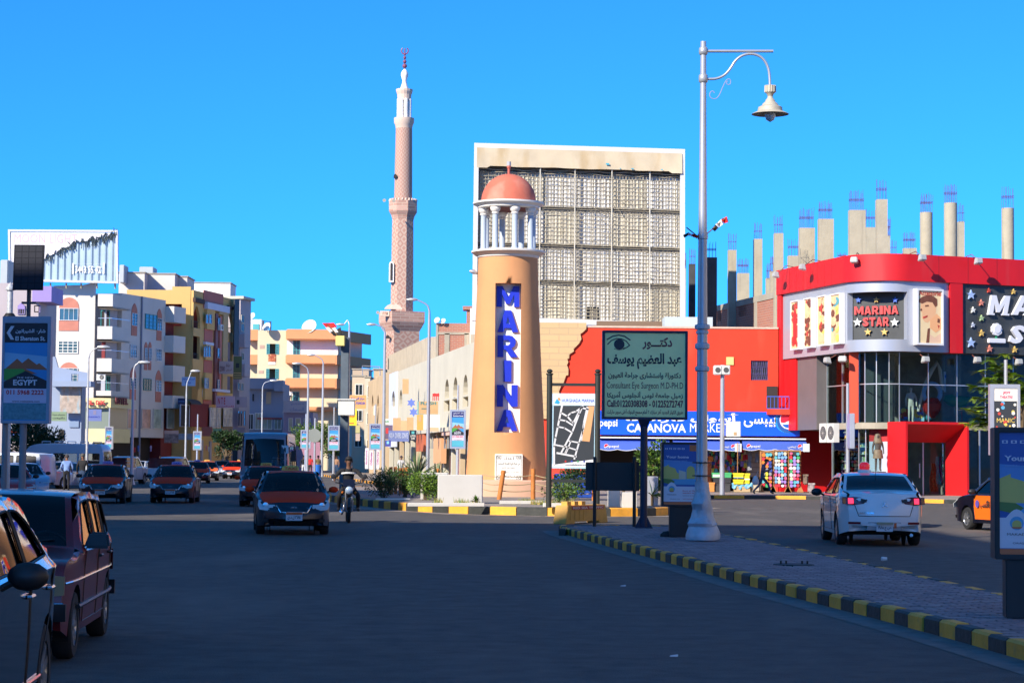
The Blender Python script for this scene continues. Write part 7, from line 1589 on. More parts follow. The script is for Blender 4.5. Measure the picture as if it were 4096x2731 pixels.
# ---- roof rooms behind
for x0,x1,yt,yb,Y,c,m_,lab in((1430,1745,640,900,222,z1,M_wr,'white roof room right of the peeling billboard'),(1740,2111,655,900,224,z1,M_wr,'white stepped roof room above the yellow apartments'),(455,970,100,330,250,Z2,M_white,'plain white lit wall rising behind the coral apartments'),(315,450,25,200,226,Z2,M_wr,'small pinkish white roof box left of the plain white wall')):
 a=P(*c(x0,yb),Y);b=P(*c(x1,yt),Y);t=thing('roof_room',lab,'building',(a.x,Y,0));BX(((a.x,Y,0),(b.x,Y+5,b.z)),'wall',m_,t);BX(((a.x-.1,Y-.1,b.z),(b.x+.1,Y+5.1,b.z+.12)),'roof',M_conc,t)
for i,(x0,x1,yt,yb,Y,lab)in enumerate(((1440,1500,540,640,220,'pale square water tank beside the peeling billboard'),(1680,1850,565,655,226,'wide grey water tank on the white roof room'),(0,98,480,700,190,'grey roof tank at the left picture edge'))):
 a=P(*z1(x0,yb),Y);b=P(*z1(x1,yt),Y);tag(BX(((a.x,Y,a.z-1),(b.x,Y+2.5,b.z)),'water_tank',paint('tank_grey',(.42,.46,.48)),bevel=.06),lab,'water tank')
 # ---- yellow and coral apartments
M_y=paint('ochre_render',(.62,.40,.14),.85,.06,.3,stain=((.4,.3,.2),(.8,.8,.12),.62,.3));M_c=paint('coral_render',(.48,.16,.12),.85,.08,.4);M_yd=paint('tan_ochre',(.50,.36,.17),.85,.08,.4)
YF=Fr((0,219),(1,0));yq=lambda x,y,d=0.:YF.uv(*Z2(x,y),d);Y0=XG(762.5,219);tY=Vr((.2,1,0)).normalized();YS=Fr(Y0,tY);ys_=lambda x,y,d=0.:YS.uv(*Z2(x,y),d)
yb_=thing('ochre_apartment_block','ochre and coral apartment block with pointed balcony arches','building',Y0.to_tuple())
ztY=yq(200,180)[1];xl=yq(-280,300)[0];xr=yq(490,300)[0];zst=yq(450,140)[1];oa,ob=yq(-60,610),yq(385,350)
YF.P(([[(xl,0),(xr,0),(xr,zst),(xr-1.9,zst),(xr-1.9,zst-.35),(xr-2.2,zst-.35),(xr-2.2,ztY),(xl,ztY)],rect(oa[0],ob[0],oa[1],ob[1])],-.35,0,),'front_wall',M_y,yb_)
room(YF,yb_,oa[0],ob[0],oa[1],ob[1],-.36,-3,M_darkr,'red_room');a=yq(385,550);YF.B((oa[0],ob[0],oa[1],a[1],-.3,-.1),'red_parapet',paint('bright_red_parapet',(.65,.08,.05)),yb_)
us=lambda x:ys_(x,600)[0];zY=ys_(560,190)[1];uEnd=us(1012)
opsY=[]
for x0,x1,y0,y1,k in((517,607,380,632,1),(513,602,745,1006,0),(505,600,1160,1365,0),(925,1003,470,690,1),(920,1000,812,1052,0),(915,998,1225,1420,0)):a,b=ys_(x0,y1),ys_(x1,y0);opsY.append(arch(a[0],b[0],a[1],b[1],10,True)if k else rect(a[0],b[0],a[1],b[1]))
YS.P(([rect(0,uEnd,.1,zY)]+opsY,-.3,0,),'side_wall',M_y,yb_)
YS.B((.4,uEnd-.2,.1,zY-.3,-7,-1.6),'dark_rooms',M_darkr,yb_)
for x0,x1,y0,y1 in((517,605,565,632),(513,600,950,1006),(925,1000,640,690)):a,b=ys_(x0,y1),ys_(x1,y0);rails(YS,yb_,a[0],b[0],a[1],b[1],-.15,mat('rail_dark',(.06,.05,.05),.6),.3)
def yp(x0,x1,y0,y1,m_,d,nm,dd=.0):a,b=ys_(x0,y1),ys_(x1,y0);mb=MB();YS.box(mb,a[0],b[0],a[1],b[1],dd+.002,d);return mb.build(nm,m_,yb_)
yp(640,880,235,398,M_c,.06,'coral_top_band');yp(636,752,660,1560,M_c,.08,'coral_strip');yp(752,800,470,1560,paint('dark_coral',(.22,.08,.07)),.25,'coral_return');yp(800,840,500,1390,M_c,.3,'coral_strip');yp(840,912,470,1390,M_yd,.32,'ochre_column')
yp(655,752,378,650,M_y,.3,'bay_panel');yp(800,920,400,470,M_yd,.34,'cornice_band');yp(650,920,385,405,M_wht,.42,'white_cornice');yp(640,740,820,835,M_wht,.3,'white_cornice');yp(640,730,835,1020,M_y,.28,'bay_panel');yp(632,720,1185,1500,M_y,.28,'bay_panel');yp(740,915,1388,1402,M_wht,.5,'white_cornice')
yp(515,630,298,325,mat('timber_dark',(.06,.03,.02),.8),.3,'timber_beam');yp(925,1000,385,405,MATS['timber_dark'],.3,'timber_beam')
for x0,x1,y0,y1,ar in((668,700,478,582,0),(705,738,478,582,0),(642,665,865,985,1),(668,695,855,985,1),(698,725,855,985,1),(650,700,1245,1365,0),(808,835,885,1000,0),(808,832,1260,1380,0),(812,838,520,660,0)):
 a,b=ys_(x0,y1,.3),ys_(x1,y0,.3);window(YS,yb_,a[0],b[0],a[1],b[1],-.36,paint('window_blue_white',(.45,.50,.62)),M_glassb,1,2,bool(ar),.05)
ac_unit(YS,ys_(850,640,.5)[0],ys_(850,668,.5)[1],.36,'air conditioner beside the coral column of the ochre apartments')
# black banner, signs
YQ=lambda x,y,d:YS.uv(*Z2(x,y),d)
sboard(YS,YQ,1013,300,1080,960,mat('banner_black',(.012,.014,.02),.6),'tall black vertical banner hanging on the ochre apartments',.3,.6,[('T',.3,.7,.78,.84),('H',.3,.7,.68,.72),('E',.3,.7,.58,.62)],paint('banner_grey_text',(.06,.07,.08)),'vertical_banner')
FB=lambda x0,y0,x1,y1,Y,m_,lab,txt=None,tm=None,prints=None,conv=Z2,**k:flag_board(x0,y0,x1,y1,Y,m_,lab,txt,tm,prints,conv,**k)
FB(1003,980,1108,1255,229,paint('olive_green_board',(.12,.14,.05)),'olive green board below the black banner',prints=[(.05,.95,.05,.09,M_yd),(.05,.95,.15,.19,M_yd),(.05,.95,.25,.29,M_yd),(.3,.7,.5,.7,M_ink)])
FB(832,1040,1005,1190,226,paint('beige_pink_board',(.52,.40,.36)),'beige sign with dark Arabic writing on the coral strip',[(arabic('عيادة'),.5,.8,.5,.85),(arabic('أسنان'),.5,.9,.2,.45),('2500',.05,.4,.2,.6)],paint('brown_text',(.2,.08,.08)))
FB(382,1228,548,1335,214,paint('pale_blue_board',(.36,.48,.66)),'pale blue sign with Arabic words behind the thin street lamp',[(arabic('المستشفى العام'),.05,.95,.6,.85),(arabic('خدمة'),.25,.7,.3,.5)],M_bluet)
FB(500,1375,632,1470,222,paint('white_lit_board',(.62,.64,.66)),'small white board on the ochre wall above the dark awning',[(arabic('مكتب'),.3,.8,.3,.7)],M_rdt)
FB(795,1458,1022,1600,224,paint('pink_board',(.60,.40,.46)),'large pink sign with thin red letters on the apartments',[('N T E',.1,.5,.3,.85),(arabic('للملابس'),.05,.95,.05,.2)],M_rdt)
FB(335,1485,430,1560,216,M_dkb,'dark blue sign under the pale blue sign',[('BAZAR',.1,.9,.4,.6)],M_adsky[1])
# beige far building and lower street front
bz=thing('beige_far_building','beige and grey apartment block with small cornices beyond the black banner','building',XG(985,236).to_tuple());DF=Fr(XG(952,236),(.2,1));dq_=lambda x,y,d=0.:DF.uv(*Z2(x,y),d)
u1=dq_(1215,600)[0];zD=dq_(1150,300)[1];M_bgf=paint('grey_beige',(.42,.37,.38),.85,.08,.4);DF.B((0,u1,.1,zD,-6,0),'wall',M_bgf,bz);DF.B((-.2,u1+.2,zD,zD+.3,-6.1,.4),'cornice',M_cream,bz)
for x0,x1,y0,y1 in((1093,1130,485,575),(1095,1132,590,680),(1100,1128,940,1025),(1050,1080,1295,1390),(1092,1122,1300,1395)):a,b=dq_(x0,y1),dq_(x1,y0);window(DF,bz,a[0],b[0],a[1],b[1],-.05,M_cream,M_glass,2,1,fw=.06)
for y0,y1 in((720,870),(1080,1220)):a,b=dq_(1140,y1,.8),dq_(1210,y0,.8);DF.B((a[0],b[0],a[1],b[1],.001,.8),'balcony',M_bgf,bz)
# lower street front of the ochre block (upper shop floor) : windows, signs, awnings
z10l=lambda x,y:z10(x,y);yl_=lambda x,y,d=0.:YS.uv(*z10(x,y),d)
def ylp(x0,x1,y0,y1,m_,d,nm,par=yb_):a,b=yl_(x0,y1,d),yl_(x1,y0,d);mb=MB();YS.box(mb,a[0],b[0],a[1],b[1],.003,d);return mb.build(nm,m_,par)
ylp(225,345,530,800,paint('pale_blue_pier',(.36,.42,.55)),.12,'pale_pier');ylp(235,335,540,795,M_inside,.16,'dark_opening');ylp(350,585,520,800,M_darkr,.10,'dark_red_front')
for x0,x1 in((590,672),(680,728),(762,872)):a,b=yl_(x0,815,.3),yl_(x1,570,.3);window(YS,yb_,a[0],b[0],a[1],b[1],-.3,M_white,paint('bright_shop_bay',(.45,.40,.30),.4,.6,1.1),2,2,fw=.05,name='shop_bay_window')
for x0,x1 in((880,905),(935,965),(970,995),(1010,1035)):a,b=yl_(x0,795,.3),yl_(x1,605,.3);window(DF if x0>900 else YS,bz if x0>900 else yb_,*(lambda p,q:(p[0],q[0],p[1],q[1]))(*((DF.uv(*z10(x0,795)),DF.uv(*z10(x1,605)))if x0>900 else(a,b))),-.05,M_bgf,M_glass,1,1,fw=.05)
sgl=lambda*a,**k:FB(*a,conv=z10,**k)
sgl(20,850,200,1005,212,paint('brown_mottled_board',(.20,.15,.14),.8,.6,3),'mottled brown shop sign band under the white block',prints=[(.0,1,.72,1,paint('pink_strip',(.5,.32,.26)))])
sgl(205,800,330,885,217,paint('mustard_board',(.36,.22,.07)),'mustard shop sign behind the thin street lamp');sgl(195,890,380,965,216,paint('grey_blue_board',(.24,.28,.33)),'grey blue shop sign with pale words below the mustard sign',[('SWAROVSKI SHOP',.1,.9,.35,.6)],paint('dim_text',(.4,.44,.5)))
sgl(495,805,625,920,222,paint('brick_pink_board',(.36,.12,.10)),'brick red sign box with a white air conditioner beside the green banner');sgl(628,825,750,1000,224,paint('light_green_board',(.24,.45,.25)),'light green sign right of the brick red sign box',[(arabic('خان'),.3,.7,.6,.8)],M_rdt)
sgl(755,800,880,890,226,paint('tan_wood_board',(.42,.26,.13)),'tan board right of the light green sign');sgl(870,810,1040,905,229,paint('violet_grey_board',(.25,.24,.30)),'violet grey board at the end of the shop row');sgl(915,430,1060,560,228,paint('grey_pink_board',(.40,.34,.38)),'grey board with slanting dark drawing right of the pink sign',prints=[(.1,.35,.3,.7,M_dk)])
t=thing('dark_awning','curved dark awning above the ochre shopfront','awning',yl_(330,520)and YS.pt(yl_(330,520)[0],4.5,.5));a,b=yl_(345,520,.8),yl_(480,462,.8);mb=MB()
for i in range(9):a1=pi/2*i/8;mb.v+=[YS.pt(a[0],a[1]+(b[1]-a[1])*sin(a1),.9*cos(a1)+.02),YS.pt(b[0],a[1]+(b[1]-a[1])*sin(a1),.9*cos(a1)+.02)]
for i in range(8):mb.f.append((2*i,2*i+1,2*i+3,2*i+2));mb.m.append(0)
mb.build('cloth',mat('awning_dark',(.06,.05,.05),.9),t,smooth=60,fixn=False)
# ground floor shops: dark fronts with hanging goods
cl=[mat('cloth_'+k,c,.8)for k,c in(('red',(.5,.03,.04)),('white',(.6,.6,.6)),('blue',(.03,.10,.4)),('teal',(.05,.3,.3)),('green',(.05,.25,.06)),('pink',(.55,.2,.25)),('black',(.02,.02,.02)),('lilac',(.35,.30,.55)))]
def garments(fr,q,xs_,y0,y1,lab,d=.2,pick=None):
 for i,x in enumerate(xs_):
  p=q(x,(y0+y1)/2,d);h=(q(x,y0,d)[1]-q(x,y1,d)[1])*ru(.6,1.0);w_=h*.42;z=q(x,y1,d)[1]+ru(0,.3);u=p[0];mb=MB()
  pts=[(u-w_*.3,z),(u+w_*.3,z),(u+w_*.3,z+h*.6),(u+w_*.5,z+h*.5),(u+w_*.6,z+h*.65),(u+w_*.25,z+h*.95),(u-w_*.25,z+h*.95),(u-w_*.6,z+h*.65),(u-w_*.5,z+h*.5),(u-w_*.3,z+h*.6)]
  c_=(pick or range(8))[i%len(pick or range(8))];fr.plate(mb,[pts],d,d+.08);tag(mb.build('hanging_shirt',cl[c_]),'%s shirt hung out as the %s from the left %s'%(('red','white','blue','teal','green','pink','black','lilac')[c_],('first','second','third','fourth','fifth','sixth','seventh','eighth','ninth')[i],lab),'shirt','shirts hung outside the shaded shops')
z5=zc(200,1700,3.0157);S5=lambda x,y,d=0.:SWs.uv(*z5(x,y),d)
garments(SWs,S5,(1018,1062,1212),235,330,'under the white block',pick=(0,2,7));garments(YS,lambda x,y,d=0.:YS.uv(*z10(x,y),d),(545,575,655,690,770,820,880),1050,1130,'under the ochre block',pick=(5,1,3,6,1,0,4))
for i,(x,h_)in enumerate(((495,970),(600,985),(760,1000),(880,1010))):p=yl_(x,1150,.1);q_=yl_(x,h_,.1);YS.B((p[0]-.25,p[0]+.25,.15,q_[1],.005,.15),'shop_pier',paint('pier_pale',(.38,.36,.38)),yb_)
# ---- far left: shaded houses, low shop, trees
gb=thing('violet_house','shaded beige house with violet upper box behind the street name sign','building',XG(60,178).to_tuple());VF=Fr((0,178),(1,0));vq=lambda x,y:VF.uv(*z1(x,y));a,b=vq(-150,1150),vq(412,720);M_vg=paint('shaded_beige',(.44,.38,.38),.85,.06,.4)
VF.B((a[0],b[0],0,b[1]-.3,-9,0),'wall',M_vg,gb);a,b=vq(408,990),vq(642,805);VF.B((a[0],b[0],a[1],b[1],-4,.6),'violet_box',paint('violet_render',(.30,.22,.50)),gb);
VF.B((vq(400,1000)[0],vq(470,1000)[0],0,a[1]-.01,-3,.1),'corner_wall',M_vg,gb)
for x0,x1,y0,y1 in((215,305,1030,1140),(415,490,1030,1115)):a,b=vq(x0,y1),vq(x1,y0);window(VF,gb,a[0],b[0],a[1],b[1],-.05,mat('frame_violet',(.2,.16,.3),.7),M_inside,3,1,fw=.08);
a,b=vq(215,1075),vq(305,1030);VF.P(([arch(a[0],b[0],a[1],b[1]+.2,8,True)],.06,.12,),'violet_arch',MATS['violet_render'],gb)
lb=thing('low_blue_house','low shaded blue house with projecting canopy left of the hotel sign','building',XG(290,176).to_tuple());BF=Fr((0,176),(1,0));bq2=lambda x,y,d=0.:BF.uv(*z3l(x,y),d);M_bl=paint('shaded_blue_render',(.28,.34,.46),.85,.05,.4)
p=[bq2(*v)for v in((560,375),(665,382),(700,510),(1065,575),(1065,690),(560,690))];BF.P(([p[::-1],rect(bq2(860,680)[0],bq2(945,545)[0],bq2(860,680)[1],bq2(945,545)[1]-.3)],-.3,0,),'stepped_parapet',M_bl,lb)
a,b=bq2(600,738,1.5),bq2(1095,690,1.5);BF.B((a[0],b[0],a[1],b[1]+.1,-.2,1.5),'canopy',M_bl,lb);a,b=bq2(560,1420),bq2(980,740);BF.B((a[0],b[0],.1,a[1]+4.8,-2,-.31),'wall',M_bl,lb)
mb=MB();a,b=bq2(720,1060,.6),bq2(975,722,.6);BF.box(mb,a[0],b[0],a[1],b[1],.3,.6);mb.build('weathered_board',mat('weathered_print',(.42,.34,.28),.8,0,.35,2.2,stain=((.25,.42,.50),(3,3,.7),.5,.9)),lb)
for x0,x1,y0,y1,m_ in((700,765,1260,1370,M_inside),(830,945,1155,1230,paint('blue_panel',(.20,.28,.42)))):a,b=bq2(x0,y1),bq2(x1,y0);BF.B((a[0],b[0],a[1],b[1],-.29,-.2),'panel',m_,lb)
flag_board(612,1045,805,1155,172,paint('sage_board',(.20,.28,.17)),'sage green sign with two Arabic lines near the dark trees',[(arabic('مطعم أبو خديجة'),.1,.9,.55,.8),(arabic('مأكولات'),.1,.9,.2,.45)],M_dk,conv=z3l)
flag_board(1052,1015,1225,1155,170,paint('pharmacy_blue',(.13,.17,.40)),'blue pharmacy sign with faint emblem beside the street lamp',[('PHARMACY',.08,.92,.28,.42)],M_bluet,[(.42,.62,.55,.9,paint('emblem_dim',(.2,.18,.3)))],conv=z3l)
flag_board(60,1195,255,1245,150,paint('pale_sign_blue',(.42,.52,.66)),'pale sign seen below the street name sign between its posts',[('CENTER',.2,.8,.3,.7)],M_dk,conv=z3l);flag_board(75,1250,255,1400,149,mat('dark_shop_board',(.02,.02,.025),.6),'dark shopfront board with red and green stripes between the sign posts',prints=[(0,1,.7,.85,M_pr),(0,1,.45,.6,M_adsky[0]),(0,1,.1,.25,paint('stripe_green',(.02,.2,.05)))],conv=z3l)
def leafy_tree(x,ybase,Y,w_,h_,lab,mats,zb=.15,n=2200,ls=.35,trunk=.16,name='dark_tree'):
 b=XG(x,Y,zb);t=thing(name,lab,'tree',b);mb=MB();rr=random.Random(int(x));k=11
 for i in range(k):
  c_=b+Vr((rr.uniform(-.36,.36)*w_,rr.uniform(-.3,.3)*w_,h_*rr.uniform(.45,.86)));leaf_blob(mb,c_,w_*rr.uniform(.16,.26),n//k,ls,range(len(mats)),(1.1,1,.85),hollow=.15)
 mb.build('crown',[M_leaf[i]for i in mats],t,fixn=False);mb=MB();mb.tube([b,b+Vr((.1,0,h_*.3)),b+Vr((-.1,0,h_*.6))],[trunk,trunk*.8,trunk*.4],8)
 for i in range(6):e=b+Vr((rr.uniform(-.35,.35)*w_,rr.uniform(-.3,.3)*w_,h_*rr.uniform(.5,.8)));mb.tube([b+Vr((0,0,h_*.3)),(b+e)/2+Vr((0,0,h_*.15)),e],[trunk*.5,trunk*.3,.03],5)
 mb.build('trunk',M_twig,t);return t
leafy_tree(130,0,140,3.4,4.2,'dark round tree behind the left sign post',(0,0,0),n=4200,ls=.22);leafy_tree(192,0,142,2.4,2.9,'smaller dark tree right of the round tree behind the white van',(0,0),n=2400,ls=.2)
leafy_tree(905,0,205,3.0,4.3,'dark tree in front of the light green shop sign left of the bus',(0,0),n=2400,ls=.3,name='street_tree');leafy_tree(1262,0,215,4.2,5.4,'olive green tree right of the bus',(1,3,1),n=3600,ls=.28,name='olive_tree');leafy_tree(1335,0,235,3.6,5.0,'olive green tree behind the dark flag pole',(1,3),n=2600,ls=.28,name='olive_tree')
mb=MB();p,q_=XG(1238,200),XG(1282,200);mb.hexa([(p.x,200,.15),(q_.x,200,.15),(q_.x,200.1,.15),(p.x,200.1,.15)],[(p.x-1.0,200,3.2),(q_.x-.1,200,3.2),(q_.x-.1,200.1,3.2),(p.x-1.0,200.1,3.2)]);tag(mb.build('mauve_hoarding',paint('mauve_cloth',(.36,.18,.24),.8,.1,3)),'slanting mauve cloth screen below the olive green trees','screen')
# right hand tree with feathery bright leaves
t=thing('feathery_tree','bright feathery green tree before the black name board at the right edge','tree',XG(4090,97,.15));M_fe=[mat('feather_leaf_a',(.30,.42,.03),.5,0,.3,2),mat('feather_leaf_b',(.16,.28,.02),.5,0,.3,2)];b=XG(4090,97,.15);mb=MB();fol=MB();rr=random.Random(4)
mb.tube([b,b+Vr((-.1,0,2.2)),b+Vr((.1,0,4.2))],[.14,.11,.07],8)
zr_=lambda x,y:P(*zc(3640,1350,1.3638)(x,y),97)
tips=[(300,395),(330,270),(350,330),(360,440),(400,180),(430,120),(400,230),(470,110),(520,90),(560,150),(590,210),(600,260),(330,470),(380,380),(420,300),(460,220),(520,300),(560,240),(380,480),(430,180),(620,300),(600,380)]
for i,(x,y)in enumerate(tips):
 e=zr_(x,y)+Vr((0,rr.uniform(-1.2,1.2),0));s_=b+Vr((0,0,3.0+rr.uniform(-.5,1.0)));mid=(s_+e)/2+Vr((0,0,.35));mb.tube([s_,mid,e],[.05,.03,.01],5)
 for f_ in(.55,.7,.85,1.0):
  o_=s_.lerp(mid,f_*2)if f_<.5 else mid.lerp(e,f_*2-1)
  for fr_n in range(13):
   a_=rr.uniform(0,6.28);d=Vr((cos(a_)*.9,sin(a_)*.9,rr.uniform(-.35,.35))).normalized();L=rr.uniform(.35,.6);sd=d.cross(Vr((0,0,1))).normalized()
   for k in range(8):
    q_=o_+d*L*k/8+Vr((0,0,-.12*(k/8)**2))
    for sg_ in(-1,1):w_=.15*(1-k/11);tip=q_+sd*sg_*w_+d*.05;fol.add([q_-d*.03,tip-d*.028,tip+d*.028,q_+d*.03],[(0,1,2,3)],i%2)
fol.build('crown',M_fe,t,fixn=False);mb.build('trunk',M_twig,t)
# poster box on a pole at the right edge
PF=Fr((0,62),(1,0));pq3=lambda x,y,d=0.:PF.uv(*zc(3640,1350,1.3638)(x,y),d);a,b=pq3(436,640),pq3(600,255);t=thing('nightclub_poster','white framed pink and black party poster box on a pole at the right edge','poster stand',PF.pt((a[0]+b[0])/2,KH,0))
PF.P(([rect(a[0],b[0],a[1],b[1]),rect(a[0]+.12,b[0]-.08,a[1]+.1,b[1]-.12)],-.2,.02,),'frame',M_alu,t);po=PF.B((a[0]+.12,b[0]-.08,a[1]+.1,b[1]-.12,-.12,0),'poster',M_white,t)
W,H=b[0]-a[0]-.2,b[1]-a[1]-.22;X=lambda k:a[0]+.12+W*k;Z=lambda k:a[1]+.1+H*k;PF.B((X(.02),X(.98),Z(.0),Z(.80),.0005,.004),'printed_field',M_dk,po)
mb=MB();letters(mb,'JOY',frfn(PF,.006),X(.38),X(.72),Z(.90),Z(.955),bold=.05);letters(mb,'THEATRE',frfn(PF,.006),X(.25),X(.8),Z(.84),Z(.885),bold=.05);mb.build('lettering',mat('pink_print',(.75,.02,.12),.5),po,fixn=False)
LTR(M_py,po,'MANIC',frfn(PF,.008),X(.12),X(.88),Z(.46),Z(.53),bold=.05);mb=MB();rr=random.Random(2)
for k in range(26):PF.plate(mb,[circ(X(rr.uniform(.1,.9)),Z(rr.uniform(.05,.78)),rr.uniform(.02,.06),7)],.004,.0045+.0002*k,k%4)
mb.build('printed_shapes',[M_py,M_white,M_adpool,M_pr],po,fixn=False);mb=MB();u=(a[0]+b[0])/2+.05;mb.tube([PF.pt(u,KH,-.1),PF.pt(u,a[1],-.1)],.06,8);mb.build('post',M_alu,t);TB(([PF.pt(u,b[1],-.1),PF.pt(u,pq3(515,120)[1],-.1)],.05,8),'mast',M_pole,t)
# ================================================================ VEHICLES
M_tyre=mat('tyre_rubber',(.018,.018,.019),.85,0,.2,20);M_rim=mat('wheel_alloy',(.42,.43,.45),.3,.8);M_steel=mat('wheel_steel_dull',(.20,.20,.21),.5,.6)
M_carglass=mat('car_glass',(.1,.1,.1),.1,trans=(.5,.54,.56));M_trim=mat('black_trim',(.015,.015,.017),.5);M_well=mat('wheel_well',(.008,.008,.008),.95)
M_hl=mat('headlight_lens',(.55,.58,.60),.3,0,coat=.3);M_hlin=mat('headlight_bowl',(.62,.64,.66),.2,.7);M_chrome=mat('chrome',(.62,.64,.68),.15,.9);M_amber=mat('amber_lens',(.65,.18,.02),.2)
M_seat=mat('seat_cloth',(.06,.06,.065),.9);M_pl=mat('number_plate_white',(.62,.64,.68),.5);M_plo=mat('number_plate_orange',(.62,.12,.02),.5)
M_tail=mat('tail_lens_dark',(.14,.008,.01),.15,coat=.6);M_brake=mat('brake_light_lit',(.8,.02,.05),.3,emit=(1,.03,.08),es=1.6)
def chaikin(pts,it=2,keep=()):
 for _ in range(it):
  q=[pts[0]]
  for a,b in zip(pts,pts[1:]):q+=[(a[0]*.75+b[0]*.25,a[1]*.75+b[1]*.25),(a[0]*.25+b[0]*.75,a[1]*.25+b[1]*.75)]
  q.append(pts[-1]);pts=q
 return pts
def densify(pts,step=.13,closed=False):
 out=[]
 P_=pts+([pts[0]]if closed else[])
 for a,b in zip(P_,P_[1:]):
  L=math.hypot(b[0]-a[0],b[1]-a[1]);n=max(1,int(round(L/step)))
  for i in range(n):out.append((a[0]+(b[0]-a[0])*i/n,a[1]+(b[1]-a[1])*i/n))
 if not closed:out.append(pts[-1])
 return out
def roundpoly(pts,r=.03,n=2):
 q=[]
 N=len(pts)
 for i in range(N):
  a,b,c=Vr(pts[i-1]),Vr(pts[i]),Vr(pts[(i+1)%N]);u=(a-b);v=(c-b);rr=min(r,u.length*.4,v.length*.4);p0=b+u.normalized()*rr;p1=b+v.normalized()*rr
  for k in range(n+1):t=k/n;q.append(tuple((1-t)**2*p0+2*t*(1-t)*b+t*t*p1))
 return q
class Car:
 """forward = +x. top: (x,z) from the rear bottom corner over the roof to the front bottom corner"""
 def __init__(s,name,label,cat,top,W,belt,wheels,wr,tum=.16,clear=.2,front_bow=.16,taper=(.10,.10),paint_=None,group=None,chk=1):
  s.t=thing(name,label,cat,group=group);s.top=chaikin(top,chk);s.W=W;s.belt=belt;s.wh=wheels;s.wr=wr;s.tum=tum;s.clear=clear;s.fb=front_bow;s.tp=taper
  s.x0=min(p[0]for p in s.top);s.x1=max(p[0]for p in s.top);s.H=max(p[1]for p in s.top);s.paint=paint_
  ot=densify(s.top,.12);und=[]
  xr,xf=wheels;ar=wr+.055
  for cx in(xf,xr):
   n=12;h0=math.asin(max(-1,min(1,(clear-wr)/ar)))
   for i in range(n+1):a=h0+(pi-2*h0)*i/n;und.append((cx+ar*cos(a),wr+ar*sin(a)))
  und=densify([s.top[-1]]+und+[s.top[0]],.14)[1:-1]
  s.outline=ot+und;s.ntop=len(ot);s.holes=[];s.doors=[]
 def topz(s,x):
  best=s.belt
  for a,b in zip(s.top,s.top[1:]):
   if min(a[0],b[0])<=x<=max(a[0],b[0]):
    t=0 if abs(b[0]-a[0])<1e-6 else(x-a[0])/(b[0]-a[0]);best=max(best,a[1]+(b[1]-a[1])*t)if abs(b[0]-a[0])>1e-6 else max(best,a[1],b[1])
  return best
 def hw(s,x,z):
  w=s.W/2;kx=(x-(s.x1-.75))/.75
  if kx>0:w-=s.tp[0]*kx*kx
  kx=((s.x0+.75)-x)/.75
  if kx>0:w-=s.tp[1]*kx*kx
  if z>s.belt:k=(z-s.belt)/(s.H-s.belt+1e-6);w-=.035*min(1,(z-s.belt)/.05)+s.tum*(k**1.15)
  else:k=(s.belt-z)/s.belt;w-=.05*k*k+.012*min(1,(s.belt-z)/.04)if k>.0 else 0
  return w
 def edge(s,x,z):
  d=s.topz(x)-z;r=.07
  if 0<=d<r:return r*.75*(1-math.sqrt(max(0,1-(1-d/r)**2)))
  return 0
 def side(s,x,z,sg,o=0.):return Vr((x,sg*(s.hw(x,z)-s.edge(x,z)+o),z))
 def build(s,windows=(),doors=(),hood=None,screens=(),roofm=None,trunk=None,hoodm=None,glass=None,roofx=None):
  import bisect
  glass=glass or M_carglass
  loops=[s.outline]+[densify(roundpoly(w,.05),.12,True)for w in windows]+[densify(d,.14,True)for d in doors]
  V=[];E=[]
  for l in loops:
   b=len(V);V+=[Vr(p)for p in l];E+=[(b+i,b+(i+1)%len(l))for i in range(len(l))]
  for i in range(1,s.ntop-1):
   a,b=Vr(s.outline[i-1]),Vr(s.outline[i+1]);d=(b-a).normalized();n=Vr((d.y,-d.x))
   for o in(.014,.034,.062,.10):
    p=Vr(s.outline[i])+n*o
    if inside(p.x,p.y,s.outline)and min(abs(p.x-q.x)+abs(p.y-q.y)for q in V)>.02:V.append(p)
  x=s.x0+.06
  while x<s.x1:
   z=s.clear+.05
   while z<s.H-.03:
    if inside(x,z,s.outline)and min(abs(x-p[0])+abs(z-p[1])for p in V)>.06:V.append(Vr((x+.01*sin(z*40),z)))
    z+=.11
   x+=.13
  r_=geometry.delaunay_2d_cdt(V,E,[],0,1e-5);vs,fs=r_[0],r_[2]
  wl=loops[1:1+len(windows)];dl=loops[1+len(windows):]
  groups={}
  for f in fs:
   cx=sum(vs[i].x for i in f)/3;cz=sum(vs[i].y for i in f)/3
   if not inside(cx,cz,s.outline):continue
   k='body'
   for i,w in enumerate(wl):
    if inside(cx,cz,w):k='g%d'%i
   if k=='body':
    for i,d in enumerate(dl):
     if inside(cx,cz,d):k='d%d'%i
   groups.setdefault(k,[]).append(f)
  mbs={}
  for k,ff in groups.items():
   for sg in(1,-1):
    key=k if k=='body'else(k,sg);mb=mbs.setdefault(key,MB());used={};V2=[]
    for f in ff:
     for i in f:
      if i not in used:used[i]=len(V2);V2.append(s.side(vs[i].x,vs[i].y,sg,-.018 if k[0]=='g'else 0))
    mb.add(V2,[tuple(used[i]for i in(f if sg==-1 else reversed(f)))for f in ff])
    # strips across
  ns=11;S=[-1,-.975,-.91,-.7,-.38,0,.38,.7,.91,.975,1]
  O=s.outline;N=len(O);rows=[]
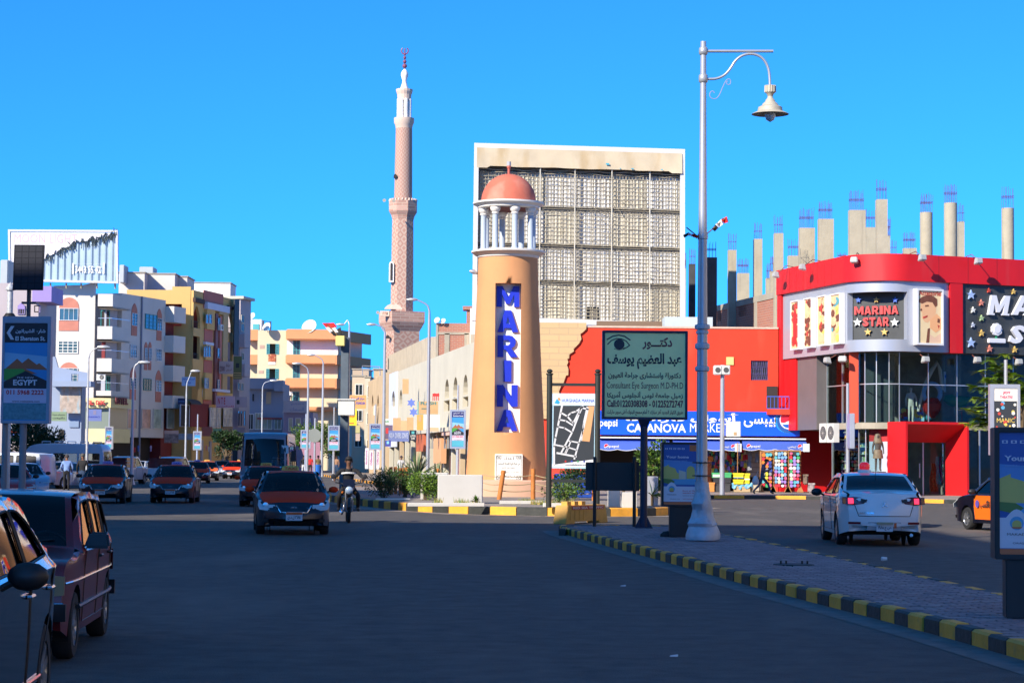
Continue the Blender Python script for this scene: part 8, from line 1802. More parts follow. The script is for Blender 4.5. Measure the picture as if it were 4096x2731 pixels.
  for i in range(N):
   a,b=Vr(O[i-1]),Vr(O[(i+1)%N]);d=(b-a).normalized();n=Vr((-d.y,d.x));
   if n.x*0+n.y*0==0 and i<s.ntop:pass
   x,z=O[i];y=s.hw(x,z)-s.edge(x,z);row=[]
   top_=i<s.ntop
   nn=n if(n.y>0 or(abs(n.y)<.3 and(x-(s.x0+s.x1)/2)*n.x>0))else-n
   fade=min(1,max(0,(z-.0)/s.H*2))
   bow=(.025+s.fb*nn.x*nn.x*(1 if abs(nn.y)<.55 else .45))if top_ else 0
   for q in S:row.append(Vr((x+nn.x*bow*(1-q*q),q*y,z+nn.y*bow*(1-q*q))))
   rows.append(row)
  s.rows=rows
  def seg_kind(i,j):
   if i>=s.ntop-1:return 'under'
   xm=(O[i][0]+O[(i+1)%N][0])/2;zm=(O[i][1]+O[(i+1)%N][1])/2;inner=2<=j<ns-3
   for k,(xa,xb,za,zb)in enumerate(screens):
    if xa<=xm<=xb and za<=zm<=zb and inner:return 'screen%d'%k
   if hood and hood[0]<=xm<=hood[1]and zm>hood[2]and zm<s.belt+.12 and inner:return 'hood'
   if trunk and trunk[0]<=xm<=trunk[1]and zm>trunk[2]and zm<s.belt+.15 and inner:return 'trunk'
   if roofx and roofx[0]<=xm<=roofx[1]and zm>s.H-.12 and inner:return 'roof'
   return 'body'
  for i in range(N):
   for j in range(ns-1):
    k=seg_kind(i,j);mb=mbs.setdefault(k,MB());a,b=rows[i],rows[(i+1)%N]
    o=Vr((0,0,0));mb.add([a[j]+o,a[j+1]+o,b[j+1]+o,b[j]+o],[(0,1,2,3)])
  pm_=s.paint
  s.body=mbs['body'].build('body',pm_,s.t,smooth=38,fixn=True)
  for k,mb in mbs.items():
   if k=='body':continue
   if isinstance(k,tuple):
    if k[0][0]=='g':mb.build('side_window',glass,s.t,smooth=40,fixn=False)
    else:mb.build('door',pm_,s.t,smooth=38,fixn=False)
   elif k.startswith('screen'):mb.build('windscreen'if k=='screen0'else 'rear_window',glass,s.t,smooth=40,fixn=True)
   elif k=='under':mb.build('underside',M_well,s.t,fixn=False)
   elif k=='hood':mb.build('bonnet',hoodm or pm_,s.t,smooth=40,fixn=True)
   elif k=='trunk':mb.build('boot_lid',pm_,s.t,smooth=40,fixn=True)
   elif k=='roof':mb.build('roof',roofm or pm_,s.t,smooth=40,fixn=True)
  for l in dl+wl:
   for sg in(1,-1):
    mb=MB();mb.tube([s.side(p[0],p[1],sg,.002)for p in l+[l[0]]],.005 if l in dl else .009,4,caps=False);mb.build('panel_gap'if l in dl else 'window_seal',M_trim,s.t,fixn=False)
    # dark cabin floor and seats
  BX(((s.x0+.5,-s.W/2+.12,s.clear+.08),(s.x1-.55,s.W/2-.12,s.clear+.16)),'floor_pan',M_well,s.t)
  return s
 def seats(s,rows_=((0,),),xw=None):
  for x in rows_:
   for y in(-.36,.36):
    mb=MB();z0=s.clear+.16;mb.box((x-.25,y-.23,z0+.1),(x+.25,y+.23,z0+.32));mb.hexa([(x-.36,y-.23,z0+.3),(x-.22,y-.23,z0+.3),(x-.22,y+.23,z0+.3),(x-.36,y+.23,z0+.3)],[(x-.46,y-.19,s.belt+.08),(x-.36,y-.19,s.belt+.08),(x-.36,y+.19,s.belt+.08),(x-.46,y+.19,s.belt+.08)])
    mb.box((x-.46,y-.12,s.belt+.12),(x-.37,y+.12,s.belt+.3));mb.build('seat',M_seat,s.t,bevel=.03)
  return s
 def dash(s,x,y=.36):
  BX(((x-.12,-s.W/2+.15,s.belt-.25),(x+.35,s.W/2-.15,s.belt-.02)),'dashboard',M_trim,s.t,bevel=.04);TB(([Vr((x-.25+.06*cos(a_),y+.19*sin(a_),s.belt-.02+.17*cos(a_)))for a_ in[2*pi*k/18 for k in range(19)]],.016,5),'steering_wheel',M_trim,s.t)
  BX(((x-.32,-.12,s.H-.2),(x-.28,.12,s.H-.12)),'inner_mirror',M_trim,s.t,bevel=.01)
 def wheels(s,rim=None,spokes=6,tw=.19):
  for x in s.wh:
   for sg in(1,-1):
    y=sg*(s.W/2-.03-tw/2);r=s.wr;mb=MB();mb.lathe((x,y,r),[(r*.62,-tw/2),(r*.93,-tw/2),(r,-tw/2+.03),(r,tw/2-.03),(r*.93,tw/2),(r*.62,tw/2)],28,axis='y',caps=False);w_=mb.build('wheel',M_tyre,s.t,smooth=40)
    mb=MB();yo=y+sg*tw/2;f=lambda k:yo-y-sg*k if 1 else 0
    mb.lathe((x,y,r),[(r*.66,sg*(tw/2-.005)),(r*.62,sg*(tw/2-.02)),(r*.58,sg*(tw/2-.06)),(.01,sg*(tw/2-.07))],24,axis='y',caps=False)
    for k in range(spokes):
     a=2*pi*k/spokes;c,si=cos(a),sin(a);p0=Vr((x+c*r*.12,y+sg*(tw/2-.03),r+si*r*.12));p1=Vr((x+c*r*.6,y+sg*(tw/2-.02),r+si*r*.6));pr=Vr((-si,0,c))*r*.075
     mb.hexa([p0-pr*1.4,p0+pr*1.4,p1+pr,p1-pr],[q+Vr((0,sg*.014,0))for q in(p0-pr*1.4,p0+pr*1.4,p1+pr,p1-pr)])
    mb.lathe((x,y,r),[(r*.16,sg*(tw/2-.04)),(r*.16,sg*(tw/2-.01)),(.005,sg*(tw/2-.005))],12,axis='y');mb.build('rim',rim or M_rim,w_,smooth=35)
    mb=MB();ar=r+.055;n=14
    for i in range(n):
     a0,a1=-.35+(pi+.7)*i/n,-.35+(pi+.7)*(i+1)/n;yi,yo2=sg*(s.W/2-.34),sg*(s.W/2-.045)
     mb.quad((x+ar*cos(a0),yo2,r+ar*sin(a0)),(x+ar*cos(a1),yo2,r+ar*sin(a1)),(x+ar*cos(a1),yi,r+ar*sin(a1)),(x+ar*cos(a0),yi,r+ar*sin(a0)))
    mb.add([(x+ar*cos(a),sg*(s.W/2-.34),r+ar*sin(a))for a in[2*pi*k/16 for k in range(16)]],[tuple(range(16))]);mb.build('wheel_arch',M_well,s.t,fixn=False)
  return s
 def fx(s,y,z,front=True,o=0.):
  "x of the body surface at (y,z) on the nose or the tail"
  zc_=z;best=None;O=s.top
  rng=O if not front else list(reversed(O))
  for a,b in zip(rng,rng[1:]):
   if min(a[1],b[1])<=z<=max(a[1],b[1])and abs(b[1]-a[1])>1e-6:
    t=(z-a[1])/(b[1]-a[1]);best=(a[0]+(b[0]-a[0])*t,abs(b[1]-a[1])/max(1e-6,math.hypot(b[0]-a[0],b[1]-a[1])));break
  if best is None:best=((s.x1 if front else s.x0),1)
  x,nx=best;w=s.hw(x,z);q=min(1,abs(y)/w);bow=(.025+s.fb*nx*nx)*nx*(1-q*q);return x+(1 if front else-1)*(bow+o)
 def patch(s,name,poly,m,front=True,o=.012,par=None,thick=True,both=False,grid=.08,sm=40):
  "panel following the nose/tail; poly in (y,z)"
  out=None
  for sg in((1,-1)if both else(1,)):
   pl=densify([(y*sg,z)for y,z in poly],grid,True);V=[Vr(p)for p in pl];n=len(pl);E=[(i,(i+1)%n)for i in range(n)]
   ys_=[p[0]for p in pl];zs_=[p[1]for p in pl];y=min(ys_)+grid*.5
   while y<max(ys_):
    z=min(zs_)+grid*.5
    while z<max(zs_):
     if inside(y,z,pl)and min(abs(y-p[0])+abs(z-p[1])for p in pl)>grid*.35:V.append(Vr((y,z)))
     z+=grid
    y+=grid
   r_=geometry.delaunay_2d_cdt(V,E,[],0,1e-5);mb=MB();VV=[Vr((s.fx(v.x,v.y,front,o),v.x,v.y))for v in r_[0]];FF=[f for f in r_[2]if inside(sum(r_[0][i].x for i in f)/3,sum(r_[0][i].y for i in f)/3,pl)]
   mb.add(VV,FF);m_=len(VV)
   if thick:
    B=[Vr((s.fx(p[0],p[1],front,-.02),p[0],p[1]))for p in pl];A=[Vr((s.fx(p[0],p[1],front,o),p[0],p[1]))for p in pl];mb.add(A+B,[(i,(i+1)%n,n+(i+1)%n,n+i)for i in range(n)])
   out=mb.build(name,m,par or s.t,smooth=sm,fixn=True)
  return out
 def mirrors(s,x,z,m,sz=(.10,.11,.075),out=.14,handed=(1,-1)):
  for sg in handed:
   w=s.hw(x,z);mb=MB();c=Vr((x-.02,sg*(w+out),z+.06));n=10
   for i in range(7):
    a=-pi/2+pi*i/6;r=cos(a)
    for j in range(n):b=2*pi*j/n;mb.v.append(c+Vr((sz[2]*r*cos(b)*1.0,sz[1]*sin(a),sz[0]*.75*r*sin(b))))
   for i in range(6):
    for j in range(n):mb.f.append((i*n+j,i*n+(j+1)%n,(i+1)*n+(j+1)%n,(i+1)*n+j));mb.m.append(0)
   o_=mb.build('mirror',m,s.t,smooth=60);TB(([Vr((x,sg*(w-.02),z-.01)),c+Vr((0,-sg*.06,-.02))],.022,6),'mirror_arm',M_trim,o_)
 def handles(s,pts,m=None):
  for x,z in pts:
   for sg in(1,-1):mb=MB();a=s.side(x-.08,z,sg,.02);b=s.side(x+.08,z,sg,.02);mb.tube([s.side(x-.09,z,sg,0),a,b,s.side(x+.09,z,sg,0)],.014,6);mb.build('door_handle',m or M_trim,s.t)
 def plate(s,front,z,w=.36,h=.19,txt=('٢٦٨',),y=0.,orange=True):
  x=s.fx(y,z,front,.03);sg=1 if front else-1;p=BX(((min(x,x-sg*.02),y-w/2,z-h/2),(max(x,x-sg*.02),y+w/2,z+h/2)),'number_plate',M_pl,s.t)
  if orange:BX(((x if sg>0 else x-.004,y-w/2+.005,z+h*.18),(x+.004 if sg>0 else x,y+w/2-.005,z+h/2-.005)),'plate_band',M_plo,p)
  LTR(M_ink,p,txt[0],lambda u,v,k:Vr((x+sg*.006,sg*-1*u*-1 if 0 else(u if sg>0 else-u),v)),y-w*.4,y+w*.4,z-h*.38,z+h*.1,bold=.02)
TAXI_TOP=[(-2.08,.24),(-2.12,.45),(-2.10,.72),(-2.03,.92),(-1.75,.985),(-1.42,1.0),(-.95,1.30),(-.72,1.365),(-.2,1.395),(.25,1.37),(.42,1.33),(1.02,.94),(1.08,.925),(1.5,.86),(1.85,.76),(2.02,.66),(2.10,.50),(2.11,.33),(2.05,.22)]
M_tdark=mat('taxi_navy',(.005,.006,.016),.3,0,.05,1,coat=.4);M_torg=mat('taxi_orange_red',(.85,.05,.01),.55,0,.06,1,spec=.1);M_tbr=mat('taxi_orange_bright',(.85,.15,.01),.45,0,.05,1,coat=.12)
M_grey=mat('bumper_grey',(.03,.03,.032),.6)
def make_taxi(label,group,sign='yellow',hoodm=M_torg,mirror=M_torg,spk=M_steel):
 c=Car('taxi',label,'taxi',TAXI_TOP,1.67,.90,(-1.22,1.22),.29,.19,.19,.17,(.16,.10),M_tdark,group)
 W1=[(-1.28,.96),(-.93,1.23),(-.62,1.31),(-.42,1.31),(-.42,.94)];W2=[(-.36,.94),(-.36,1.31),(.18,1.30),(.36,1.25),(.74,.97),(.72,.94)]
 D1=[(-1.0,.32),(-1.32,.62),(-1.34,.90),(-.39,.90),(-.39,.28),(-.9,.28)];D2=[(-.37,.28),(-.37,.90),(.76,.90),(.80,.6),(.76,.28)]
 c.build((W1,W2),(D1,D2),(1.04,1.98,.68),((.36,1.10,.93,1.38),(-1.5,-.74,.97,1.36)),roofm=hoodm,trunk=(-2.0,-1.4,.9),hoodm=hoodm,roofx=(-.8,.4))
 c.seats((.05,-.85));c.dash(.55);c.wheels(spk,7);c.mirrors(.66,.93,mirror);c.handles(((-.30,.80),(-1.2,.80)))
 hl=c.patch('headlight',[(.40,.60),(.43,.73),(.60,.775),(.77,.77),(.79,.66),(.75,.565),(.60,.545),(.46,.555)],M_hl,True,.010,both=True)
 for sg in(1,-1):mb=MB();x=c.fx(.62*sg,.66,True,.012);mb.lathe((x,.62*sg,.66),[(.062,-.02),(.062,.004),(.03,.008),(.002,.008)],14,axis='x');mb.build('headlight_bowl',M_hlin,c.t,smooth=40)
 gr=c.patch('grille',[(-.36,.63),(-.27,.52),(.27,.52),(.36,.63)],M_trim,True,.006)
 for pts in([(-.38,.65),(-.285,.505),(.285,.505),(.38,.65)],):
  TB(([Vr((c.fx(y,z,True,.018),y,z))for y,z in densify(pts,.08)],.017,6),'grille_surround',M_chrome,gr)
 for z,w in((.565,.28),(.60,.31)):
  for sg in(1,-1):TB(([Vr((c.fx(y*sg,z,True,.014),y*sg,z))for y in(.09,w*.6,w)],.008,5),'grille_bar',M_chrome,gr)
 mb=MB();pts=[(c.fx(.06*cos(a),.585+.035*sin(a),True,.025),.075*cos(a),.585+.04*sin(a))for a in[2*pi*k/14 for k in range(15)]];mb.tube(pts,.008,5);xx=c.fx(0,.585,True,.025)
 mb.tube([(xx,-.035,.56),(xx,-.02,.61)],.008,5);mb.tube([(xx,.02,.56),(xx,.035,.61)],.008,5);mb.tube([(xx,-.028,.58),(xx,.028,.592)],.007,5);mb.build('oval_badge',M_chrome,gr)
 c.patch('bumper_intake',[(-.42,.24),(-.42,.31),(.42,.31),(.42,.24)],M_well,True,.004);c.patch('fog_light',[(.55,.29),(.55,.36),(.68,.36),(.68,.29)],M_grey,True,.006,both=True)
 c.plate(True,.425,txt=(arabic('٢٦٨٤ ل د ى'),));mb=MB()
 def hp(u,v,k=0):x=1.62+v;return Vr((x,u,c.topz(x)+.040))
 letters(mb,'T A X I',lambda u,v,k:hp(u,-v),-.42,.42,-.06,.10,bold=.02);mb.build('lettering',mat('taxi_blue_text',(.04,.04,.30),.4),c.t,fixn=False)
 for sg in(1,-1):TB(([(1.0,sg*.1-.02,.985),(.93,sg*.1+.30,1.0),(.86,sg*.1+.5,1.03)],.009,5),'wiper',M_trim,c.t)
 c.patch('tail_light',[(.48,.68),(.48,.82),(.76,.82),(.76,.68)],M_tail,False,.01,both=True)
 ms={'yellow':paint('taxi_sign_yellow',(.62,.42,.08),.5),'violet':paint('taxi_sign_violet',(.42,.30,.62),.5)}[sign]
 mb=MB();mb.lathe((0,0,0),[(.01,-.2),(.07,-.19),(.08,-.1),(.08,.1),(.07,.19),(.01,.2)],12,axis='y');mb.v=[Vr((v.x-.35,v.y,max(0,v.z)*1.5+1.40))for v in mb.v]
 sb=mb.build('roof_sign',ms,c.t,smooth=40);LTR(M_rdt if sign=='yellow'else M_bluet,sb,'TAXI',lambda u,v,k:Vr((-.255,u,v)),-.14,.14,1.43,1.49,bold=.02)
 return c.t
TR_=pi
def head(X,Y,yaw=0.):return(X,Y,0),-pi/2+yaw
tx0=make_taxi('nearest black and orange red taxi driving towards the viewer beside the motorcyclist','orange and navy taxis','yellow')
def setpos(o,nx,Y,yaw):b=XG(nx,Y);return place(o,(b.x,b.y,0),-pi/2+yaw)
setpos(tx0,1160,49.2,R(8))
tv=make_taxi('taxi with violet roof sign between two others in the left lanes','orange and navy taxis','violet',M_torg,M_tdark);setpos(tv,702,80.6,R(4))
def tcopy(src,nx,Y,yaw,lab):o=copy_tree(src);relabel(o,lab);setpos(o,nx,Y,yaw);return o
tcopy(tv,425,79.0,R(5),'leftmost taxi with violet roof sign, beside the man in the dark jacket')
tcopy(tx0,1060,76.0,R(3),'taxi half hidden behind the nearest taxi and in front of the bus')
tcopy(tv,788,140,R(10),'taxi with plain red bonnet just behind the violet signed taxi');tb=make_taxi('bright orange taxi with sunlit bonnet behind the row of red taxis','orange and navy taxis','yellow',M_tbr,M_trim);setpos(tb,828,156,R(10))
tcopy(tx0,945,172,R(-6),'farthest red taxi just left of the bus')
# small bus ---------------------------------------------------------------
BT=[(-3.45,.35),(-3.5,.8),(-3.48,2.4),(-3.3,2.68),(-2.5,2.74),(2.6,2.74),(3.1,2.70),(3.28,2.55),(3.42,1.9),(3.52,1.25),(3.55,.8),(3.5,.35)]
M_bus=mat('bus_silver_blue',(.20,.24,.30),.35,.2,.05,.6,coat=.4);M_busg=mat('bus_glass',(.1,.1,.1),.1,trans=(.30,.36,.44))
c=Car('minibus','dark grey passenger bus with number 1 card in the windscreen behind the taxis','bus',BT,2.12,1.15,(-1.9,2.1),.38,.10,.30,.16,(.06,.02),M_bus,chk=2)
c.build(([(-3.2,1.3),(-3.2,2.2),(-1.6,2.2),(-1.6,1.3)],[(-1.5,1.3),(-1.5,2.2),(.1,2.2),(.1,1.3)],[(.2,1.3),(.2,2.2),(1.8,2.2),(1.8,1.3)],[(1.95,1.25),(1.95,2.15),(3.0,2.15),(3.2,1.3)]),(),None,((3.0,3.6,1.30,2.42),),glass=M_busg)
c.wheels(M_steel,8,.24);c.seats((2.2,1.2,.2));
c.patch('lower_panel',[(-1.0,.42),(-1.0,.95),(-.6,1.05),(.6,1.05),(1.0,.95),(1.0,.42)],paint('bus_white_panel',(.55,.60,.70),.3),True,.012);c.patch('headlight',[(.62,.62),(.62,.85),(.98,.88),(.98,.62)],M_hl,True,.02,both=True)
BX(((3.42,-.8,1.62),(3.46,.9,1.66)),'sun_visor_edge',M_trim,c.t)
x=3.36;cd=BX(((3.40,.68,1.88),(3.42,.98,2.22)),'route_card',paint('route_card_white',(.55,.75,.80),.4),c.t);LTR(M_ink,cd,'1',lambda u,v,k:Vr((3.425,u,v)),.80,.87,1.93,2.12,bold=.03)
for sg in(1,-1):mb=MB();mb.tube([(3.35,sg*1.02,2.35),(3.55,sg*1.22,2.25),(3.5,sg*1.24,2.0)],.025,6);mb.box((3.42,sg*1.18-.09 if sg>0 else-1.32+.0,1.55),(3.5,sg*1.18+.12 if sg>0 else-1.12,2.0));mb.build('wing_mirror',M_trim,c.t)
for y in(-.45,.45):TB(([(3.57,y,1.22),(3.52,y+.55,1.34)],.015,5),'wiper',M_trim,c.t)
bus_t=c.t;setpos(bus_t,1076,88.5+3.5,R(3))
# white sedan seen from behind ---------------------------------------------
WT=[(-2.20,.30),(-2.28,.50),(-2.26,.78),(-2.20,1.00),(-2.12,1.08),(-1.75,1.12),(-1.62,1.14),(-1.10,1.40),(-.75,1.47),(-.2,1.49),(.3,1.46),(.5,1.41),(1.15,1.02),(1.3,.98),(1.8,.88),(2.1,.72),(2.22,.55),(2.2,.35),(2.15,.22)]
M_wcar=mat('pearl_white_paint',(.80,.80,.80),.35,0,.0,1,coat=1.)
c=Car('white_sedan','white four door sedan with red roof beacon and lit brake lights seen from behind','car',WT,1.77,1.0,(-1.28,1.36),.325,.17,.22,.15,(.14,.16),M_wcar)
c.build(([(-1.42,1.08),(-1.06,1.30),(-.8,1.38),(-.48,1.39),(-.48,1.05)],[(-.42,1.05),(-.42,1.39),(.2,1.37),(.4,1.31),(.88,1.07),(.84,1.04)]),([(-1.0,.34),(-1.45,.75),(-1.46,1.0),(-.45,1.0),(-.45,.3),(-.95,.3)],[(-.43,.3),(-.43,1.0),(.92,1.0),(.95,.6),(.9,.3)]),(1.1,2.0,.8),((.46,1.25,1.03,1.46),(-1.72,-.95,1.13,1.46)),trunk=None)
for o in KIDS(c.t):
 if o.name.startswith('rear_window'):o.data.materials[0]=mat('dark_tinted_rear_glass',(.012,.012,.014),.1,spec=.5)
c.seats((.1,-.85));c.wheels(M_rim,10,.2);c.mirrors(.74,1.0,M_trim,out=.16,sz=(.12,.12,.08));c.handles(((-.35,.88),(-1.28,.88)),M_wcar)
c.patch('tail_light',[(.34,.94),(.38,.99),(.62,1.01),(.84,1.0),(.84,.86),(.62,.84),(.42,.87)],M_tail,False,.014,both=True);c.patch('clear_lens',[(.36,.90),(.36,.96),(.47,.975),(.47,.885)],M_grey,False,.02,both=True)
c.patch('brake_light',[(.62,.87),(.62,.98),(.72,.98),(.72,.87)],M_brake,False,.022,both=True);c.patch('amber_lens',[(.77,.87),(.77,.98),(.83,.98),(.83,.87)],M_amber,False,.02,both=True)
hb=MB();
for k in range(6):hb.box((c.fx(0,1.055,False,.03)-.0,-.2+.07*k,1.035),(c.fx(0,1.055,False,.03)+.03,-.145+.07*k,1.06))
hb.build('high_brake_light',M_brake,c.t)
gap=[(-.60,.86),(-.52,.62),(.52,.62),(.60,.86)];TB(([Vr((c.fx(y,z,False,.003),y,z))for y,z in densify(gap,.1)],.007,4),'panel_gap',M_grey,c.t)
c.patch('reflector',[(.48,.455),(.48,.50),(.72,.50),(.72,.455)],mat('reflector_dark_red',(.18,.01,.02),.3),False,.012,both=True);c.patch('lower_valance',[(-.78,.24),(-.78,.29),(.78,.29),(.78,.24)],M_trim,False,.01)
c.patch('plate_recess',[(-.36,.33),(-.33,.50),(.33,.50),(.36,.33)],paint('recess_blue_white',(.5,.52,.55),.4),False,.006);c.plate(False,.405,.33,.19,(arabic('ص ج ١٩٨٥'),),orange=False)
c.patch('plate_band',[(-.165,.455),(-.165,.50),(.165,.50),(.165,.455)],mat('plate_tan',(.42,.38,.25),.5),False,.038);BX(((c.fx(0,.42,False,.025)-.0,-.24,.38),(c.fx(0,.42,False,.025)+.01,-.19,.50)),'orange_tag',M_plo,c.t)
xb=c.fx(0,.86,False,.03)
for k in range(3):a=R(90+120*k);mb=MB();q=[(0,0),(cos(a-.5)*.035,sin(a-.5)*.035),(cos(a)*.075,sin(a)*.075),(cos(a+.5)*.035,sin(a+.5)*.035)];mb.add([(xb-.01,y,.85+z)for y,z in q]+[(xb+.02,y,.85+z)for y,z in q],[(0,1,2,3),(7,6,5,4),(0,4,5,1),(1,5,6,2),(2,6,7,3),(3,7,4,0)]);mb.build('badge_lobe',M_chrome,c.t)
LTR(M_chrome,c.t,'LANCER EX',lambda u,v,k:Vr((c.fx(-u,v,False,.012),-u,v)),-.52,-.22,.665,.70,bold=.02)
TB(([(-2.2,-.55,.24),(-2.34,-.55,.24)],.035,10),'exhaust_pipe',M_chrome,c.t,smooth=40);TB(([(-1.0,.0,1.45),(-1.12,.0,1.56)],.006,5),'aerial',M_trim,c.t)
bc=Vr((-.35,.14,1.49));b_=LT((bc,[(.14,-.01),(.15,.02),(.13,.06),(.08,.075)],18),'beacon_base',M_white,c.t,smooth=40);LT((bc,[(.10,.075),(.115,.12),(.11,.18),(.07,.22),(0,.235)],18),'beacon_dome',mat('beacon_red',(.60,.01,.02),.1,coat=.8,emit=(1,.02,.03),es=.25),b_,smooth=60)
b=XG(3476,46);place(c.t,(b.x,b.y,0),pi/2+R(-2));white_car=c.t
# orange taxi at the right edge, side view --------------------------------
M_dred=mat('dark_red_paint',(.10,.008,.012),.3,coat=.6)
o=make_taxi('orange and navy taxi with side lettering entering at the right edge behind the advertising panel','orange and navy taxis','yellow',M_tbr,M_trim,M_rim)
for k in KIDS(o):
 if k.name.startswith('door'):k.data=k.data.copy();k.data.materials[0]=M_tbr
mb=MB()
for sg in(1,):letters(mb,arabic('تاكسى'),lambda u,v,k:Vr((.18-u,.85,v)),-.2,.3,.55,.78,bold=.04)
mb.build('lettering',M_ink,o,fixn=False);mb=MB();mb.add([(x,.85,z)for x,z in circ(.55,.68,.1,14)],[tuple(range(14))]);mb.build('door_emblem',mat('emblem_violet',(.12,.08,.35),.4),o,fixn=False)
place(o,(12.94,54.6,0),pi/2+R(15))
# dark red car ahead of the white sedan
def plain_car(label,top,W,belt,p,rim=M_steel,wins=None,hd=True,cat='car',name='parked_car',doors=True,glass=None):
 c=Car(name,label,cat,top,W,belt,(-1.22,1.22),.3,.17,.2,.15,(.14,.12),p)
 wins=wins or([(-1.28,belt+.06),(-.93,belt+.33),(-.62,belt+.40),(-.42,belt+.40),(-.42,belt+.04)],[(-.36,belt+.04),(-.36,belt+.40),(.18,belt+.39),(.36,belt+.34),(.74,belt+.07),(.72,belt+.04)])
 c.build(wins,([(-.37,.28),(-.37,belt),(.76,belt),(.80,.6),(.76,.28)],)if doors else(),(1.04,1.98,.6),((.36,1.10,belt+.03,c.H-.01),(-1.6,-.74,belt+.07,c.H-.03)),glass=glass)
 c.seats((.05,-.85));c.wheels(rim,7);c.mirrors(.66,belt+.03,M_trim);c.handles(((-.30,belt-.1),))
 if hd:c.patch('headlight',[(.45,belt-.30),(.48,belt-.18),(.74,belt-.16),(.76,belt-.28)],M_hl,True,.012,both=True);c.patch('grille',[(-.35,belt-.29),(-.35,belt-.20),(.35,belt-.20),(.35,belt-.29)],M_trim,True,.008)
 c.patch('tail_light',[(.5,belt-.22),(.5,belt-.08),(.76,belt-.08),(.76,belt-.22)],M_tail,False,.012,both=True);c.plate(True,.42,orange=False);c.plate(False,.5,orange=False);return c
c=plain_car('dark red car waiting in front of the white sedan',TAXI_TOP,1.68,.9,M_dred,glass=mat('see_through_glass',(.1,.1,.1),.1,trans=(.6,.65,.65)));b=XG(3500,58);place(c.t,(b.x,b.y,0),pi/2+R(-8))
# maroon old hatchback, foreground left ------------------------------------
HT=[(-1.72,.26),(-1.80,.42),(-1.80,.62),(-1.78,.84),(-1.66,1.05),(-1.40,1.30),(-1.25,1.345),(-.6,1.375),(.0,1.37),(.32,1.345),(.42,1.31),(.86,.93),(.92,.905),(1.4,.87),(1.72,.83),(1.80,.78),(1.84,.62),(1.86,.40),(1.80,.28)]
M_mar=mat('maroon_paint',(.15,.006,.010),.35,0,.0,1,coat=.5);M_blkp=mat('black_plastic',(.012,.012,.014),.45)
c=Car('maroon_hatchback','old boxy maroon hatchback with black mirror parked at the left edge','car',HT,1.56,.88,(-1.15,1.18),.285,.11,.21,.05,(.04,.06),M_mar)
c.build(([(-1.52,.97),(-1.30,1.25),(-.98,1.29),(-.98,.93)],[(-.92,.93),(-.92,1.29),(-.30,1.31),(-.30,.92)],[(-.22,.92),(-.22,1.31),(.24,1.29),(.36,1.24),(.66,.94),(.64,.92)]),([(-.95,.30),(-1.22,.62),(-1.24,.88),(-.27,.88),(-.27,.28),(-.9,.28)],[(-.25,.28),(-.25,.88),(.70,.88),(.74,.6),(.72,.28)]),(.95,1.78,.78),((.36,.90,.92,1.345),(-1.72,-1.3,.98,1.32)),glass=mat('hatch_glass',(.1,.1,.1),.1,trans=(.45,.52,.58)))
c.seats((-.05,-.8));c.dash(.4);c.wheels(M_rim,8,.165);c.handles(((-.38,.80),(-1.12,.80)),M_blkp)
for x0,x1,z,r_,m_ in((-1.76,1.78,.66,.010,M_chrome),(-1.6,1.1,.43,.022,M_blkp)):
 for sg in(1,-1):TB(([c.side(x0+(x1-x0)*k/12,z,sg,.006)for k in range(13)],r_,6),'side_moulding',m_,c.t)
for sg in(1,-1):mb=MB();w=c.hw(.62,.95);mb.hexa([(.56,sg*(w+.01),.90),(.66,sg*(w+.01),.90),(.66,sg*(w+.24),.90),(.58,sg*(w+.24),.90)],[(.58,sg*(w+.06),1.045),(.64,sg*(w+.06),1.045),(.64,sg*(w+.22),1.04),(.6,sg*(w+.22),1.04)]);mb.build('mirror',M_blkp,c.t,bevel=.02)
c.patch('headlight',[(.36,.56),(.36,.73),(.62,.73),(.62,.56)],M_hl,True,.01,both=True);c.patch('indicator',[(.63,.56),(.63,.73),(.74,.72),(.74,.57)],mat('indicator_lens',(.25,.17,.05),.3),True,.012,both=True);c.patch('grille',[(-.35,.57),(-.35,.72),(.35,.72),(.35,.57)],M_trim,True,.008)
c.patch('bumper',[(-.76,.36),(-.76,.50),(.76,.50),(.76,.36)],M_blkp,True,.05);TB(([Vr((c.fx(y,.505,True,.055),y,.505))for y in[-.74+.148*k for k in range(11)]],.008,5),'bumper_strip',M_chrome,c.t)
c.patch('tail_light',[(.5,.6),(.5,.8),(.74,.8),(.74,.6)],M_tail,False,.012,both=True);c.patch('bumper',[(-.76,.36),(-.76,.50),(.76,.50),(.76,.36)],M_blkp,False,.05)
for y in(-.4,.1):TB(([(.93,y,.915),(.86,y+.22,.96),(.84,y+.42,.985)],.008,5),'wiper',M_trim,c.t)
place(c.t,(-4.50,19.2,0),-pi/2+R(4.4));hatch=c.t
